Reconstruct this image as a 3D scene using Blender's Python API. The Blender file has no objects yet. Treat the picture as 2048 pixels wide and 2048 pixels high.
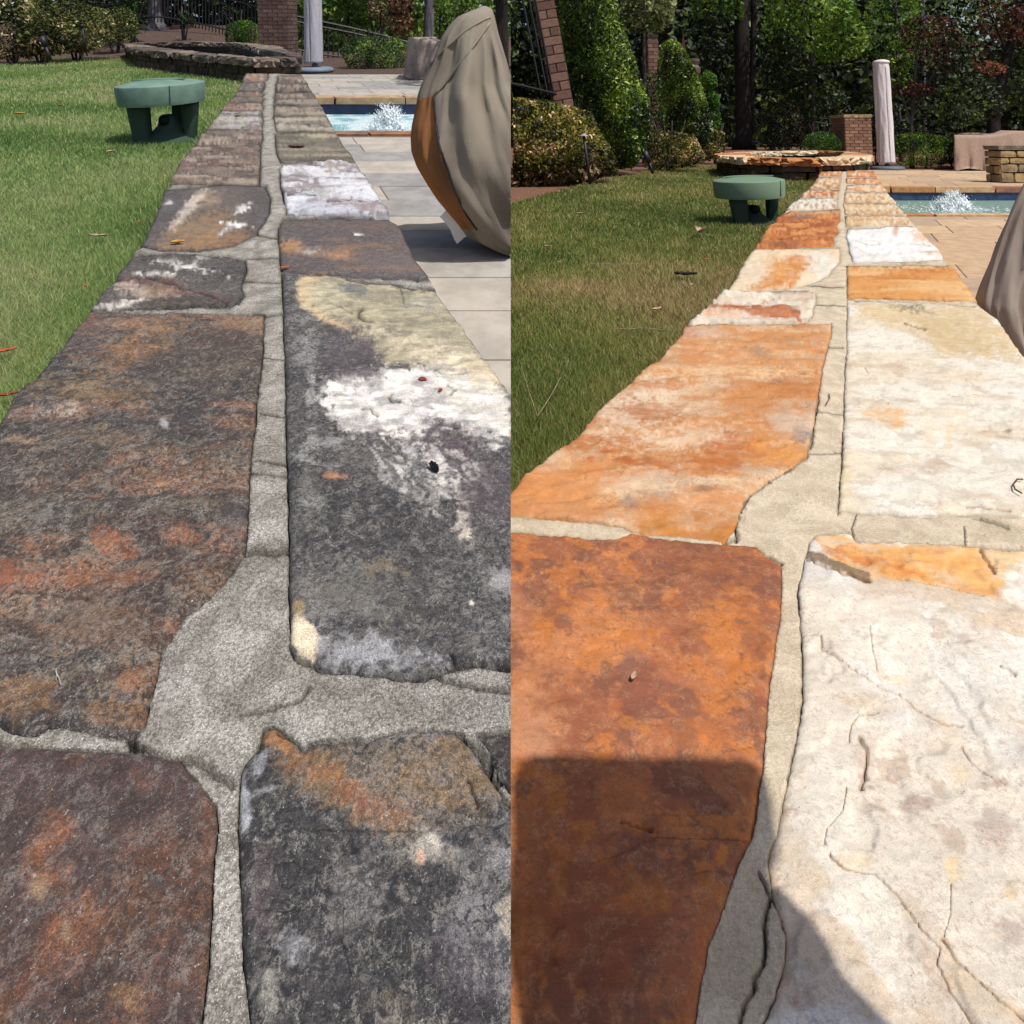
import bpy, math, random
import numpy as np
from mathutils import Vector, Matrix
from mathutils.geometry import delaunay_2d_cdt
PI = math.pi
rng = np.random.default_rng(7)
random.seed(7)
sc = bpy.context.scene
col = sc.collection
# ---------------------------------------------------------------- camera, sky, sun, exposure
# the photograph shows one garden wall twice (stained / cleaned); the two gardens stand side by side,
# meeting at the plane x = 0, and one level camera (shift lens) stands on that plane
F, CX, HOR, RES = 1300.0, 1021.5, 165.0, 2048.0
cam_d = bpy.data.cameras.new('camera'); cam = bpy.data.objects.new('camera', cam_d); col.objects.link(cam)
cam.location = (0, 0, 0); cam.rotation_euler = (PI/2, 0, 0)
cam_d.sensor_width = 36; cam_d.lens = 36*F/RES
cam_d.shift_x = (RES/2-CX)/RES; cam_d.shift_y = -(RES/2-HOR)/RES
cam_d.clip_start = 0.02; cam_d.clip_end = 2000
sc.camera = cam
SUN = Vector((0.34, -0.30, 0.90)).normalized()          # towards the sun
world = bpy.data.worlds.new('World'); sc.world = world; world.use_nodes = True
wn = world.node_tree; wn.nodes.clear()
sky = wn.nodes.new('ShaderNodeTexSky'); sky.sky_type = 'NISHITA'; sky.sun_disc = False
sky.sun_elevation = math.asin(SUN.z); sky.sun_rotation = math.atan2(SUN.x, SUN.y)
sky.air_density = 0.8; sky.dust_density = 2.2; sky.ozone_density = 0.6
bg = wn.nodes.new('ShaderNodeBackground'); bg.inputs[1].default_value = 0.13
wo = wn.nodes.new('ShaderNodeOutputWorld')
wn.links.new(sky.outputs[0], bg.inputs[0]); wn.links.new(bg.outputs[0], wo.inputs[0])
sun_d = bpy.data.lights.new('sun', 'SUN'); sun_d.energy = 3.9; sun_d.angle = math.radians(0.55); sun_d.color = (1, 0.965, 0.91)
sun = bpy.data.objects.new('sun', sun_d); col.objects.link(sun)
sun.rotation_euler = (-SUN).to_track_quat('-Z', 'Y').to_euler(); sun.location = (0, 0, 30)
sc.view_settings.view_transform = 'Standard'; sc.view_settings.look = 'None'
sc.view_settings.gamma = 1; sc.view_settings.use_curve_mapping = False
sc.view_settings.exposure = 0.0
sc.cycles.max_bounces = 6; sc.cycles.diffuse_bounces = 3; sc.cycles.glossy_bounces = 2
sc.cycles.transmission_bounces = 3; sc.cycles.transparent_max_bounces = 4

class Side:
    def __init__(s, sgn, h, vy, k):
        s.sgn, s.h, s.k = sgn, h, k
        a = math.atan((HOR-vy)/F); s.a = a
        s.R = Matrix.Rotation(a, 4, 'X')
        s.M = s.R @ Matrix.Translation((0, 0, -h))
        s.Ri = np.array(s.R.to_3x3().transposed())
L = Side(-1, 0.40, 48.0, (546-CX)/F)      # left garden: stained stone
R = Side(1, 0.40, 281.0, (1693-CX)/F)    # right garden: cleaned stone

L.u, R.u = 0.40/0.48, 0.40/0.338         # metres per authored unit in each garden
def ray(S, px, py):
    px = np.asarray(px, float); py = np.asarray(py, float)
    d = np.stack([(px-CX)/F, np.ones_like(px), -(py-HOR)/F], -1)
    return d @ S.Ri.T
def P(S, px, py, z=0.0):                  # pixel -> ground point on the level z
    d = ray(S, px, py); t = (z-S.h)/d[..., 2]
    return np.stack([d[..., 0]*t, d[..., 1]*t, np.zeros_like(t)+z], -1)
def Pd(S, px, py, D):                     # pixel -> point at the distance D
    d = ray(S, px, py); t = D/d[..., 1]
    return np.stack([d[..., 0]*t, d[..., 1]*t, d[..., 2]*t+S.h], -1)
def PX(S, V):                             # point -> pixel
    w = (np.asarray(V)-np.array([0, 0, S.h])) @ S.Ri
    return np.stack([CX+F*w[..., 0]/w[..., 1], HOR-F*w[..., 2]/w[..., 1]], -1)
def lin(r, g=None, b=None):
    if g is None: r, g, b = r
    return tuple(((c/255+0.055)/1.055)**2.4 if c > 10 else c/255/12.92 for c in (r, g, b))
KL = 1.12
def alb(r, g=None, b=None, k=None):       # base colour of a sunlit surface seen as that sRGB value
    return tuple(min(0.9, c/(k or KL)) for c in lin(r, g, b))

# ---------------------------------------------------------------- noise
def _h(ix, iy, seed):
    n = (ix.astype(np.int64)*374761393 + iy.astype(np.int64)*668265263 + seed*974634777) & 0x7fffffff
    n = ((n ^ (n >> 13))*1274126177) & 0x7fffffff
    n = (n ^ (n >> 16)) & 0xffff
    return n/65535.0
def vn(x, y, seed=0):
    ix = np.floor(x); iy = np.floor(y); fx = x-ix; fy = y-iy
    fx = fx*fx*(3-2*fx); fy = fy*fy*(3-2*fy)
    a = _h(ix, iy, seed); b = _h(ix+1, iy, seed); c = _h(ix, iy+1, seed); d = _h(ix+1, iy+1, seed)
    return (a*(1-fx)+b*fx)*(1-fy)+(c*(1-fx)+d*fx)*fy
def fbm(x, y, o=4, seed=0, g=0.5):
    s = 0; a = 1; t = 0
    for i in range(o):
        s = s+a*vn(x*2**i+17.3*i, y*2**i-9.1*i, seed+i); t += a; a *= g
    return s/t
def ss(a, b, x):
    t = np.clip((x-a)/(b-a), 0, 1); return t*t*(3-2*t)

# ---------------------------------------------------------------- meshes
def mesh_np(name, V, Fs):
    V = np.asarray(V, np.float32).reshape(-1, 3)
    me = bpy.data.meshes.new(name)
    if isinstance(Fs, np.ndarray):
        n, k = Fs.shape
        me.vertices.add(len(V)); me.vertices.foreach_set('co', V.ravel())
        me.loops.add(n*k); me.loops.foreach_set('vertex_index', Fs.astype(np.int32).ravel())
        me.polygons.add(n); me.polygons.foreach_set('loop_start', np.arange(0, n*k, k, dtype=np.int32))
        me.update(calc_edges=True)
    else:
        me.from_pydata([tuple(map(float, v)) for v in V], [], [tuple(map(int, f)) for f in Fs]); me.update()
    return me
import bmesh
def clip_bm(me, x0, sgn, fill=True):
    co = np.empty(len(me.vertices)*3, np.float32); me.vertices.foreach_get('co', co); x = (co[0::3]+x0)*sgn
    if len(x) == 0 or x.min() >= 0: return
    bm = bmesh.new(); bm.from_mesh(me)
    r = bmesh.ops.bisect_plane(bm, geom=bm.verts[:]+bm.edges[:]+bm.faces[:], plane_co=(-x0, 0, 0), plane_no=(-sgn, 0, 0), clear_outer=True)
    if fill:
        try: bmesh.ops.holes_fill(bm, edges=[e for e in r['geom_cut'] if isinstance(e, bmesh.types.BMEdge)], sides=0)
        except Exception: pass
    bm.to_mesh(me); bm.free()
def shade(me, on=True):
    me.polygons.foreach_set('use_smooth', [on]*len(me.polygons))
def meta(o, label=None, cat=None, group=None, kind=None):
    if label: o['label'] = label
    if cat: o['category'] = cat
    if group: o['group'] = group
    if kind: o['kind'] = kind
    return o
class Geo:
    """collects faces in side-local coordinates"""
    def __init__(s): s.V = []; s.F = []; s.n = 0
    def add(s, V, Fs):
        V = np.asarray(V, float).reshape(-1, 3); s.V.append(V)
        s.F += [tuple(i+s.n for i in f) for f in Fs]; s.n += len(V); return s
    def box(s, c, size, rz=0, jit=0):
        x, y, z = [q/2 for q in size]
        V = np.array([[a*x, b*y, d*z] for a in (-1, 1) for b in (-1, 1) for d in (-1, 1)])
        if jit: V = V+rng.uniform(-jit, jit, V.shape)
        ca, sa = math.cos(rz), math.sin(rz)
        V = np.stack([V[:, 0]*ca-V[:, 1]*sa, V[:, 0]*sa+V[:, 1]*ca, V[:, 2]], -1)+np.array(c)
        return s.add(V, [(0, 1, 3, 2), (4, 6, 7, 5), (0, 4, 5, 1), (2, 3, 7, 6), (0, 2, 6, 4), (1, 5, 7, 3)])
    def tube(s, pts, rad, n=8, cap=True):
        pts = np.asarray(pts, float); m = len(pts)
        if np.isscalar(rad): rad = [rad]*m
        V = []
        for i in range(m):
            t = pts[min(i+1, m-1)]-pts[max(i-1, 0)]; t = t/(np.linalg.norm(t)+1e-9)
            u = np.cross(t, (0, 0, 1) if abs(t[2]) < .9 else (0, 1, 0)); u /= np.linalg.norm(u); w = np.cross(t, u)
            for j in range(n):
                a = 2*PI*j/n; V.append(pts[i]+rad[i]*(math.cos(a)*u+math.sin(a)*w))
        Fs = [(i*n+j, i*n+(j+1) % n, (i+1)*n+(j+1) % n, (i+1)*n+j) for i in range(m-1) for j in range(n)]
        if cap: Fs += [tuple(range(n))[::-1], tuple((m-1)*n+j for j in range(n))]
        return s.add(V, Fs)
    def lathe(s, prof, c, n=32, sx=1, sy=1):
        V = []
        for r, z in prof:
            for j in range(n):
                a = 2*PI*j/n; V.append((c[0]+r*sx*math.cos(a), c[1]+r*sy*math.sin(a), c[2]+z))
        m = len(prof)
        Fs = [(i*n+j, i*n+(j+1) % n, (i+1)*n+(j+1) % n, (i+1)*n+j) for i in range(m-1) for j in range(n)]
        Fs += [tuple(range(n))[::-1], tuple((m-1)*n+j for j in range(n))]
        return s.add(V, Fs)
    def rough(s, c, size, rz=0, j=0.06, nx=3, ny=2, nz=2, rnd=0.12):
        """a hewn block: a subdivided box with rounded corners and uneven faces"""
        idx = {}; V = []; Fs = []
        def v(i, k, l):
            if (i, k, l) not in idx:
                p = np.array([i/nx*2-1, k/ny*2-1, l/nz*2-1])
                q = p.copy(); e = (np.abs(p) > .99).sum()
                if e >= 2: q = q*(1-rnd*(e-1)*.5)
                q = q+rng.uniform(-j, j, 3)
                idx[i, k, l] = len(V); V.append(q*np.array(size)/2)
            return idx[i, k, l]
        for i in range(nx):
            for k in range(ny):
                Fs += [(v(i, k, nz), v(i+1, k, nz), v(i+1, k+1, nz), v(i, k+1, nz)), (v(i, k, 0), v(i, k+1, 0), v(i+1, k+1, 0), v(i+1, k, 0))]
        for i in range(nx):
            for l in range(nz):
                Fs += [(v(i, 0, l), v(i+1, 0, l), v(i+1, 0, l+1), v(i, 0, l+1)), (v(i, ny, l), v(i, ny, l+1), v(i+1, ny, l+1), v(i+1, ny, l))]
        for k in range(ny):
            for l in range(nz):
                Fs += [(v(0, k, l), v(0, k, l+1), v(0, k+1, l+1), v(0, k+1, l)), (v(nx, k, l), v(nx, k+1, l), v(nx, k+1, l+1), v(nx, k, l+1))]
        V = np.array(V); ca, sa = math.cos(rz), math.sin(rz)
        V = np.stack([V[:, 0]*ca-V[:, 1]*sa, V[:, 0]*sa+V[:, 1]*ca, V[:, 2]], -1)+np.array(c)
        return s.add(V, Fs)
def obj(name, S, V, Fs, mat, parent=None, loc=None, smooth=False, clip=True, fill=True, **tags):
    """one mesh object from side-local geometry; a child when parent is given"""
    V = np.asarray(V, float).reshape(-1, 3)
    if parent is not None: loc = parent['_loc'] if '_loc' in parent else (0, 0, 0)
    if loc is None: loc = (float(V[:, 0].mean()), float(V[:, 1].mean()), float(V[:, 2].min()))
    loc = tuple(float(q) for q in loc)
    me = mesh_np(name, V-np.array(loc), Fs)
    if clip and S: clip_bm(me, loc[0], S.sgn, fill)
    if smooth: shade(me)
    if mat: me.materials.append(mat)
    o = bpy.data.objects.new(name, me); col.objects.link(o)
    if parent is not None: o.parent = parent; o['_loc'] = loc
    else:
        o.matrix_world = (S.M if S else Matrix()) @ Matrix.Translation(loc); o['_loc'] = loc
    return meta(o, **tags)
def gobj(name, S, g, mat, parent=None, **kw):
    return obj(name, S, np.concatenate(g.V), g.F, mat, parent, **kw)
def thing(name, S, loc, **tags):
    o = bpy.data.objects.new(name, None); col.objects.link(o); o.empty_display_size = .1
    o.matrix_world = S.M @ Matrix.Translation(tuple(map(float, loc))); o['_loc'] = tuple(map(float, loc))
    return meta(o, **tags)
def inst(src, S, parent, pos, rz=0, name=None, rot=None, scale=None):
    """another piece sharing src's mesh, placed in side-local coordinates under parent"""
    o = src.copy(); col.objects.link(o); o.parent = parent
    pl = parent['_loc']; o.location = [pos[i]-pl[i] for i in range(3)]
    o.rotation_euler = rot or (0, 0, rz)
    if scale: o.scale = scale
    return o

# ---------------------------------------------------------------- materials
class NT:
    def __init__(s, name):
        s.m = bpy.data.materials.new(name); s.m.use_nodes = True; s.t = s.m.node_tree; s.t.nodes.clear()
        s.out = s.n('ShaderNodeOutputMaterial'); s.b = s.n('ShaderNodeBsdfPrincipled')
        s.l(s.b.outputs[0], s.out.inputs[0]); s.tc = s.n('ShaderNodeTexCoord')
    def n(s, t, **k):
        x = s.t.nodes.new(t)
        for a, b in k.items(): setattr(x, a, b)
        return x
    def l(s, a, b): s.t.links.new(a, b)
    def noise(s, scale, detail=4, rough=.6, vec=None, dist=0, st=None):
        x = s.n('ShaderNodeTexNoise'); x.inputs['Scale'].default_value = scale; x.inputs['Detail'].default_value = detail
        x.inputs['Roughness'].default_value = rough; x.inputs['Distortion'].default_value = dist
        v = vec or s.tc.outputs['Object']
        if st:
            mp = s.n('ShaderNodeMapping'); mp.inputs['Scale'].default_value = st; s.l(v, mp.inputs[0]); v = mp.outputs[0]
        s.l(v, x.inputs['Vector']); return x.outputs['Fac']
    def ramp(s, src, a, b, lo=0., hi=1.):
        x = s.n('ShaderNodeMapRange', interpolation_type='SMOOTHSTEP'); x.inputs[1].default_value = a; x.inputs[2].default_value = b
        x.inputs[3].default_value = lo; x.inputs[4].default_value = hi; s.l(src, x.inputs[0]); return x.outputs[0]
    def mix(s, fac, a, b, mode='MIX'):
        x = s.n('ShaderNodeMix', data_type='RGBA', blend_type=mode)
        for sock, v in ((x.inputs[0], fac), (x.inputs[6], a), (x.inputs[7], b)):
            if isinstance(v, (int, float)): sock.default_value = v
            elif isinstance(v, tuple): sock.default_value = (*v, 1) if len(v) == 3 else v
            else: s.l(v, sock)
        return x.outputs[2]
    def math(s, op, a, b=0.):
        x = s.n('ShaderNodeMath', operation=op)
        for i, v in enumerate((a, b)):
            if isinstance(v, (int, float)): x.inputs[i].default_value = v
            else: s.l(v, x.inputs[i])
        return x.outputs[0]
    def bump(s, h, strength=.4, dist=.002, prev=None):
        x = s.n('ShaderNodeBump'); x.inputs['Strength'].default_value = strength; x.inputs['Distance'].default_value = dist
        s.l(h, x.inputs['Height'])
        if prev: s.l(prev, x.inputs['Normal'])
        return x.outputs[0]
    def attr(s, name):
        x = s.n('ShaderNodeAttribute'); x.attribute_name = name; return x
    def fin(s, c=None, rough=.8, nrm=None, spec=.3, **k):
        if c is not None:
            if isinstance(c, tuple): s.b.inputs['Base Color'].default_value = (*c, 1)
            else: s.l(c, s.b.inputs['Base Color'])
        if isinstance(rough, (int, float)): s.b.inputs['Roughness'].default_value = rough
        else: s.l(rough, s.b.inputs['Roughness'])
        s.b.inputs['Specular IOR Level'].default_value = spec
        if nrm: s.l(nrm, s.b.inputs['Normal'])
        for a, b in k.items(): s.b.inputs[a.replace('_', ' ')].default_value = b
        return s.m
def simple(name, c, c2=None, scale=20, rough=.7, bump=.2, dist=.002, spec=.3, st=None, detail=5, lo=.35, hi=.65, **k):
    t = NT(name); n = t.noise(scale, detail, .65, st=st)
    cc = t.mix(t.ramp(n, lo, hi), c, c2 or tuple(q*.7 for q in c))
    return t.fin(cc, rough, t.bump(n, bump, dist), spec, **k)
def leaf_mat(name, cs, trans=.25, rough=.55, spec=.35):
    """leaf colour picked per leaf from cs by the attribute 'v'; a little light passes through"""
    t = NT(name); a = t.attr('v').outputs['Fac']
    r = t.n('ShaderNodeValToRGB'); e = r.color_ramp.elements
    while len(e) < len(cs): e.new(.5)
    for i, (pos, c) in enumerate(cs): e[i].position = pos; e[i].color = (*c, 1)
    t.l(a, r.inputs[0]); t.fin(r.outputs[0], rough, None, spec)
    tr = t.n('ShaderNodeBsdfTranslucent'); t.l(r.outputs[0], tr.inputs[0])
    mx = t.n('ShaderNodeMixShader'); mx.inputs[0].default_value = trans
    t.l(t.b.outputs[0], mx.inputs[1]); t.l(tr.outputs[0], mx.inputs[2]); t.l(mx.outputs[0], t.out.inputs[0])
    return t.m
def stone_mat(name, dark, pale, mott_scale=230, mott_lo=.47, mott_hi=.60, pale_lo=.66, pale_hi=.74, pale_amt=.5, bump=.55, vary=.35, rough=.85, grain=(.72, 1.25), crust=(.4, .4, .4), crust_amt=.4, pit_amt=.6):
    """flagstone: base colour and lichen amount come from the attribute 'paint'; grain, mottling, crust, flecks and pits are noise"""
    t = NT(name); a = t.attr('paint'); c = a.outputs['Color']; al = a.outputs['Alpha']
    n1 = t.noise(mott_scale, 8, .74, dist=.5); n2 = t.noise(mott_scale*.20, 6, .65, st=(.6, 1.5, 1)); n3 = t.noise(mott_scale*4.5, 3, .65); n4 = t.noise(mott_scale*2.1, 5, .7, dist=1.)
    br = t.mix(1., c, t.mix(t.ramp(n2, .3, .72), (1-vary, 1-vary, 1-vary), (1+vary, 1+vary*.95, 1+vary*.9)), 'MULTIPLY')
    gr = t.mix(1., br, t.mix(t.ramp(n3, .3, .7), (grain[0],)*3, (grain[1],)*3), 'MULTIPLY')
    nn = t.math('ADD', t.math('MULTIPLY', n1, .74), t.math('MULTIPLY', n2, .26))
    c2 = t.mix(t.math('MULTIPLY', t.ramp(nn, mott_lo, mott_hi), al), gr, dark)
    cr = t.math('MULTIPLY', t.math('MULTIPLY', t.ramp(t.noise(mott_scale*.35, 7, .7, dist=.8), .47, .60), t.ramp(n4, .44, .56)), t.math('MULTIPLY', al, crust_amt))
    c2 = t.mix(cr, c2, crust)
    sp = t.math('MULTIPLY', t.ramp(t.noise(mott_scale*1.6, 6, .78, dist=.6), pale_lo, pale_hi), pale_amt)
    c3 = t.mix(sp, c2, pale)
    pit = t.math('MULTIPLY', t.ramp(t.noise(mott_scale*1.1, 4, .7), .70, .74), pit_amt)
    c3 = t.mix(pit, c3, tuple(q*.6 for q in dark))
    nb = t.bump(n1, bump, .0014); nb = t.bump(n3, bump*.7, .0005, nb); nb = t.bump(n2, bump, .003, nb); nb = t.bump(t.math('SUBTRACT', 0., pit), bump, .001, nb)
    return t.fin(c3, rough, nb, .25)
def mortar_mat(name, c, c2, c3, sc=1., dirt=(.62, .60, .57), k=1.):
    t = NT(name); n1 = t.noise(480*sc, 4, .7); n2 = t.noise(26, 6, .7, dist=.6); n3 = t.noise(1100*sc, 2, .55); n4 = t.noise(760*sc, 3, .7); a = t.attr('paint')
    cc = t.mix(t.ramp(n1, .40, .60), c, c2); cc = t.mix(t.ramp(n3, .58, .66), cc, c3); cc = t.mix(t.math('MULTIPLY', t.ramp(n4, .60, .66), .75*k), cc, tuple(q*.35 for q in c2))
    cc = t.mix(1., cc, t.mix(t.ramp(n2, .36, .66), dirt, (1.12, 1.12, 1.12)), 'MULTIPLY')
    cc = t.mix(1., cc, a.outputs['Color'], 'MULTIPLY')
    nb = t.bump(n1, .8*k, .0018); nb = t.bump(n3, .6*k, .0009, nb); nb = t.bump(n2, .6, .005, nb)
    return t.fin(cc, .95, nb, .15)
# ---------------------------------------------------------------- the capped stone walls
def segx(p, a, b):
    ab = b-a; t = np.clip(((p-a)*ab).sum(-1)/((ab*ab).sum(-1)+1e-9), 0, 1)
    q = p-(a+t[..., None]*ab); return np.sqrt((q*q).sum(-1))
def pdist(p, line, closed=False):
    p = np.asarray(p, float); line = np.asarray(line, float); a = line; b = np.roll(line, -1, 0)
    if not closed: a, b = line[:-1], line[1:]
    m = len(a); out = np.empty(len(p))
    if m < 48:
        for i in range(0, len(p), 2000): out[i:i+2000] = segx(p[i:i+2000, None], a, b).min(1)
        return out
    k = 6; c = line[::k]
    for i in range(0, len(p), 1000):
        q = p[i:i+1000]; dx = q[:, 0:1]-c[:, 0]; dy = q[:, 1:2]-c[:, 1]; d2 = dx*dx+dy*dy
        j = d2.argmin(1); d = np.sqrt(d2[np.arange(len(q)), j]); near = d < 60; o = d
        if near.any():
            w = j[near][:, None]*k+np.arange(-8, 8)
            w = w % m if closed else np.clip(w, 0, m-1)
            o = d.copy(); o[near] = segx(q[near][:, None], a[w], b[w]).min(1)
        out[i:i+1000] = o
    return out
def inside(p, poly):
    poly = np.asarray(poly, float); a = poly; b = np.roll(poly, -1, 0); p = np.asarray(p, float)
    sl = (b[:, 0]-a[:, 0])/((b[:, 1]-a[:, 1])+1e-12); out = np.zeros(len(p), bool)
    lo, hi = poly.min(0), poly.max(0); od = np.argsort(p[:, 1]); c = 400
    for i in range(0, len(p), c):                        # points in bands of y: only the edges of that band count
        k = od[i:i+c]; x, y = p[k, 0:1], p[k, 1:2]; y0, y1 = y.min(), y.max()
        e = (np.minimum(a[:, 1], b[:, 1]) <= y1) & (np.maximum(a[:, 1], b[:, 1]) >= y0)
        if not e.any(): continue
        ae, be, se = a[e], b[e], sl[e]
        out[k] = ((((ae[:, 1] > y) != (be[:, 1] > y)) & (x < se*(y-ae[:, 1])+ae[:, 0])).sum(1) % 2) == 1
    return out
def sdf(p, poly):
    d = pdist(p, poly, True); return np.where(inside(p, poly), -d, d)
def densify(poly, step, amp, seed=0, closed=True):
    poly = np.asarray(poly, float); out = []
    n = len(poly)
    for i in range(n if closed else n-1):
        a = poly[i]; b = poly[(i+1) % n]; d = np.linalg.norm(b-a)
        st = step*(1 if (0 < a[0] < 2048 and a[1] < 2050) else 4); k = max(1, int(d/st))
        t = np.arange(k)/k; q = a+(b-a)*t[:, None]; nr = np.array([-(b-a)[1], (b-a)[0]])/(d+1e-9)
        o = ((fbm(q[:, 0]/16+seed*7.7, q[:, 1]/16, 3, seed)-.5)*2+(vn(q[:, 0]/4.5+seed, q[:, 1]/4.5, seed)-.5)*1.1)*amp*min(1, max(.35, a[1]/700))
        out.append(q+nr*o[:, None])
    if not closed: out.append(poly[-1:])
    return np.concatenate(out)
def cdt(pts, loops):
    pts = [Vector((float(a), float(b))) for a, b in pts]; base = len(pts); edges = []
    for lp in loops:
        n0 = len(pts); pts += [Vector((float(a), float(b))) for a, b in lp]
        edges += [(n0+i, n0+(i+1) % len(lp)) for i in range(len(lp))]
    r = delaunay_2d_cdt(pts, edges, [], 0, 1e-4)
    V = np.array([(v.x, v.y) for v in r[0]]); T = np.array([f for f in r[2]], int)
    return V, T
def fill_pts(poly, step, S, seed=1):
    poly = np.asarray(poly); lo = poly.min(0); hi = poly.max(0)
    x0 = max(lo[0], -30 if S is L else CX-12); x1 = min(hi[0], CX+12 if S is L else 2078); y1 = min(hi[1], 2090)
    gx, gy = np.meshgrid(np.arange(x0, x1, step), np.arange(lo[1], y1, step*.87))
    gx = gx+(np.arange(gx.shape[0]) % 2)[:, None]*step/2
    p = np.stack([gx.ravel(), gy.ravel()], -1); r = np.random.default_rng(seed); p = p+r.uniform(-.18, .18, p.shape)*step
    return p[sdf(p, poly) < -step*.45]
def paint_eval(px, xy, base, pal, blobs, mott, seed=0):
    u, v = xy[:, 0], xy[:, 1]; n = len(px)
    if seed < 50: lift = lambda c: np.array(alb(tuple(q for q in (20+.95*c[0], 17+.94*c[1], 13+.93*c[2]))))*.88+.12*np.mean(alb(tuple(16+.94*q for q in c)))
    else: lift = lambda c: np.array(alb(c))
    C = np.tile(lift(base), (n, 1)); A = np.full(n, float(mott))
    for i, (c, fx, fy, lo, hi, amt) in enumerate(pal):
        t = ss(lo, hi, fbm(u*fx+3.1*i, v*fy, 5, seed+11*i, .55))*amt
        C = C*(1-t[:, None])+lift(c)*t[:, None]
    for i, b in enumerate(blobs):
        shp, c, st, soft, warp, mt = b[0], b[1], b[2], b[3], b[4], b[5]
        if seed < 30 and c is not None and c[0]-c[2] > 55: c = (c[0]*.98, c[1]*1.0, c[2]*.92); st = st*.78; mt = min(.8, (mt or 0)+.3)
        q = px.copy()
        wx = (fbm(u*26, v*26, 5, seed+40+i, .6)-.5)*2*warp; wy = (fbm(u*26+9, v*26, 5, seed+60+i, .6)-.5)*2*warp*.6
        q[:, 0] += wx+(fbm(u*85, v*85, 3, seed+44+i)-.5)*warp*.9; q[:, 1] += wy+(fbm(u*85+4, v*85, 3, seed+48+i)-.5)*warp*.5
        if isinstance(shp, tuple):
            cx, cy, rx, ry, ro = shp; ca, sa = math.cos(math.radians(ro)), math.sin(math.radians(ro))
            dx, dy = q[:, 0]-cx, q[:, 1]-cy
            rr = np.sqrt(((dx*ca+dy*sa)/rx)**2+((-dx*sa+dy*ca)/ry)**2); d = (rr-1)*min(rx, ry)
        else: d = sdf(q, shp)
        hf = fbm(u*130+5*i, v*150, 5, seed+80+i, .72)
        t = ss(soft*.8, -soft*.8, d+(hf-.5)*(soft*3.0+warp*1.3))*st*(.62+.38*ss(.35, .6, fbm(u*60, v*90, 3, seed+90+i)))**(1 if warp > 6 else .2)
        if c is not None: C = C*(1-t[:, None])+lift(c)*t[:, None]
        if mt is not None: A = A*(1-t)+mt*t
    return C, A
def set_paint(me, C, A):
    a = me.attributes.new('paint', 'FLOAT_COLOR', 'POINT')
    a.data.foreach_set('color', np.concatenate([C, A[:, None]], 1).astype(np.float32).ravel())
def add_side_paint(C, A, k): return np.concatenate([C, C[k]*.8]), np.concatenate([A, A[k]])

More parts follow.
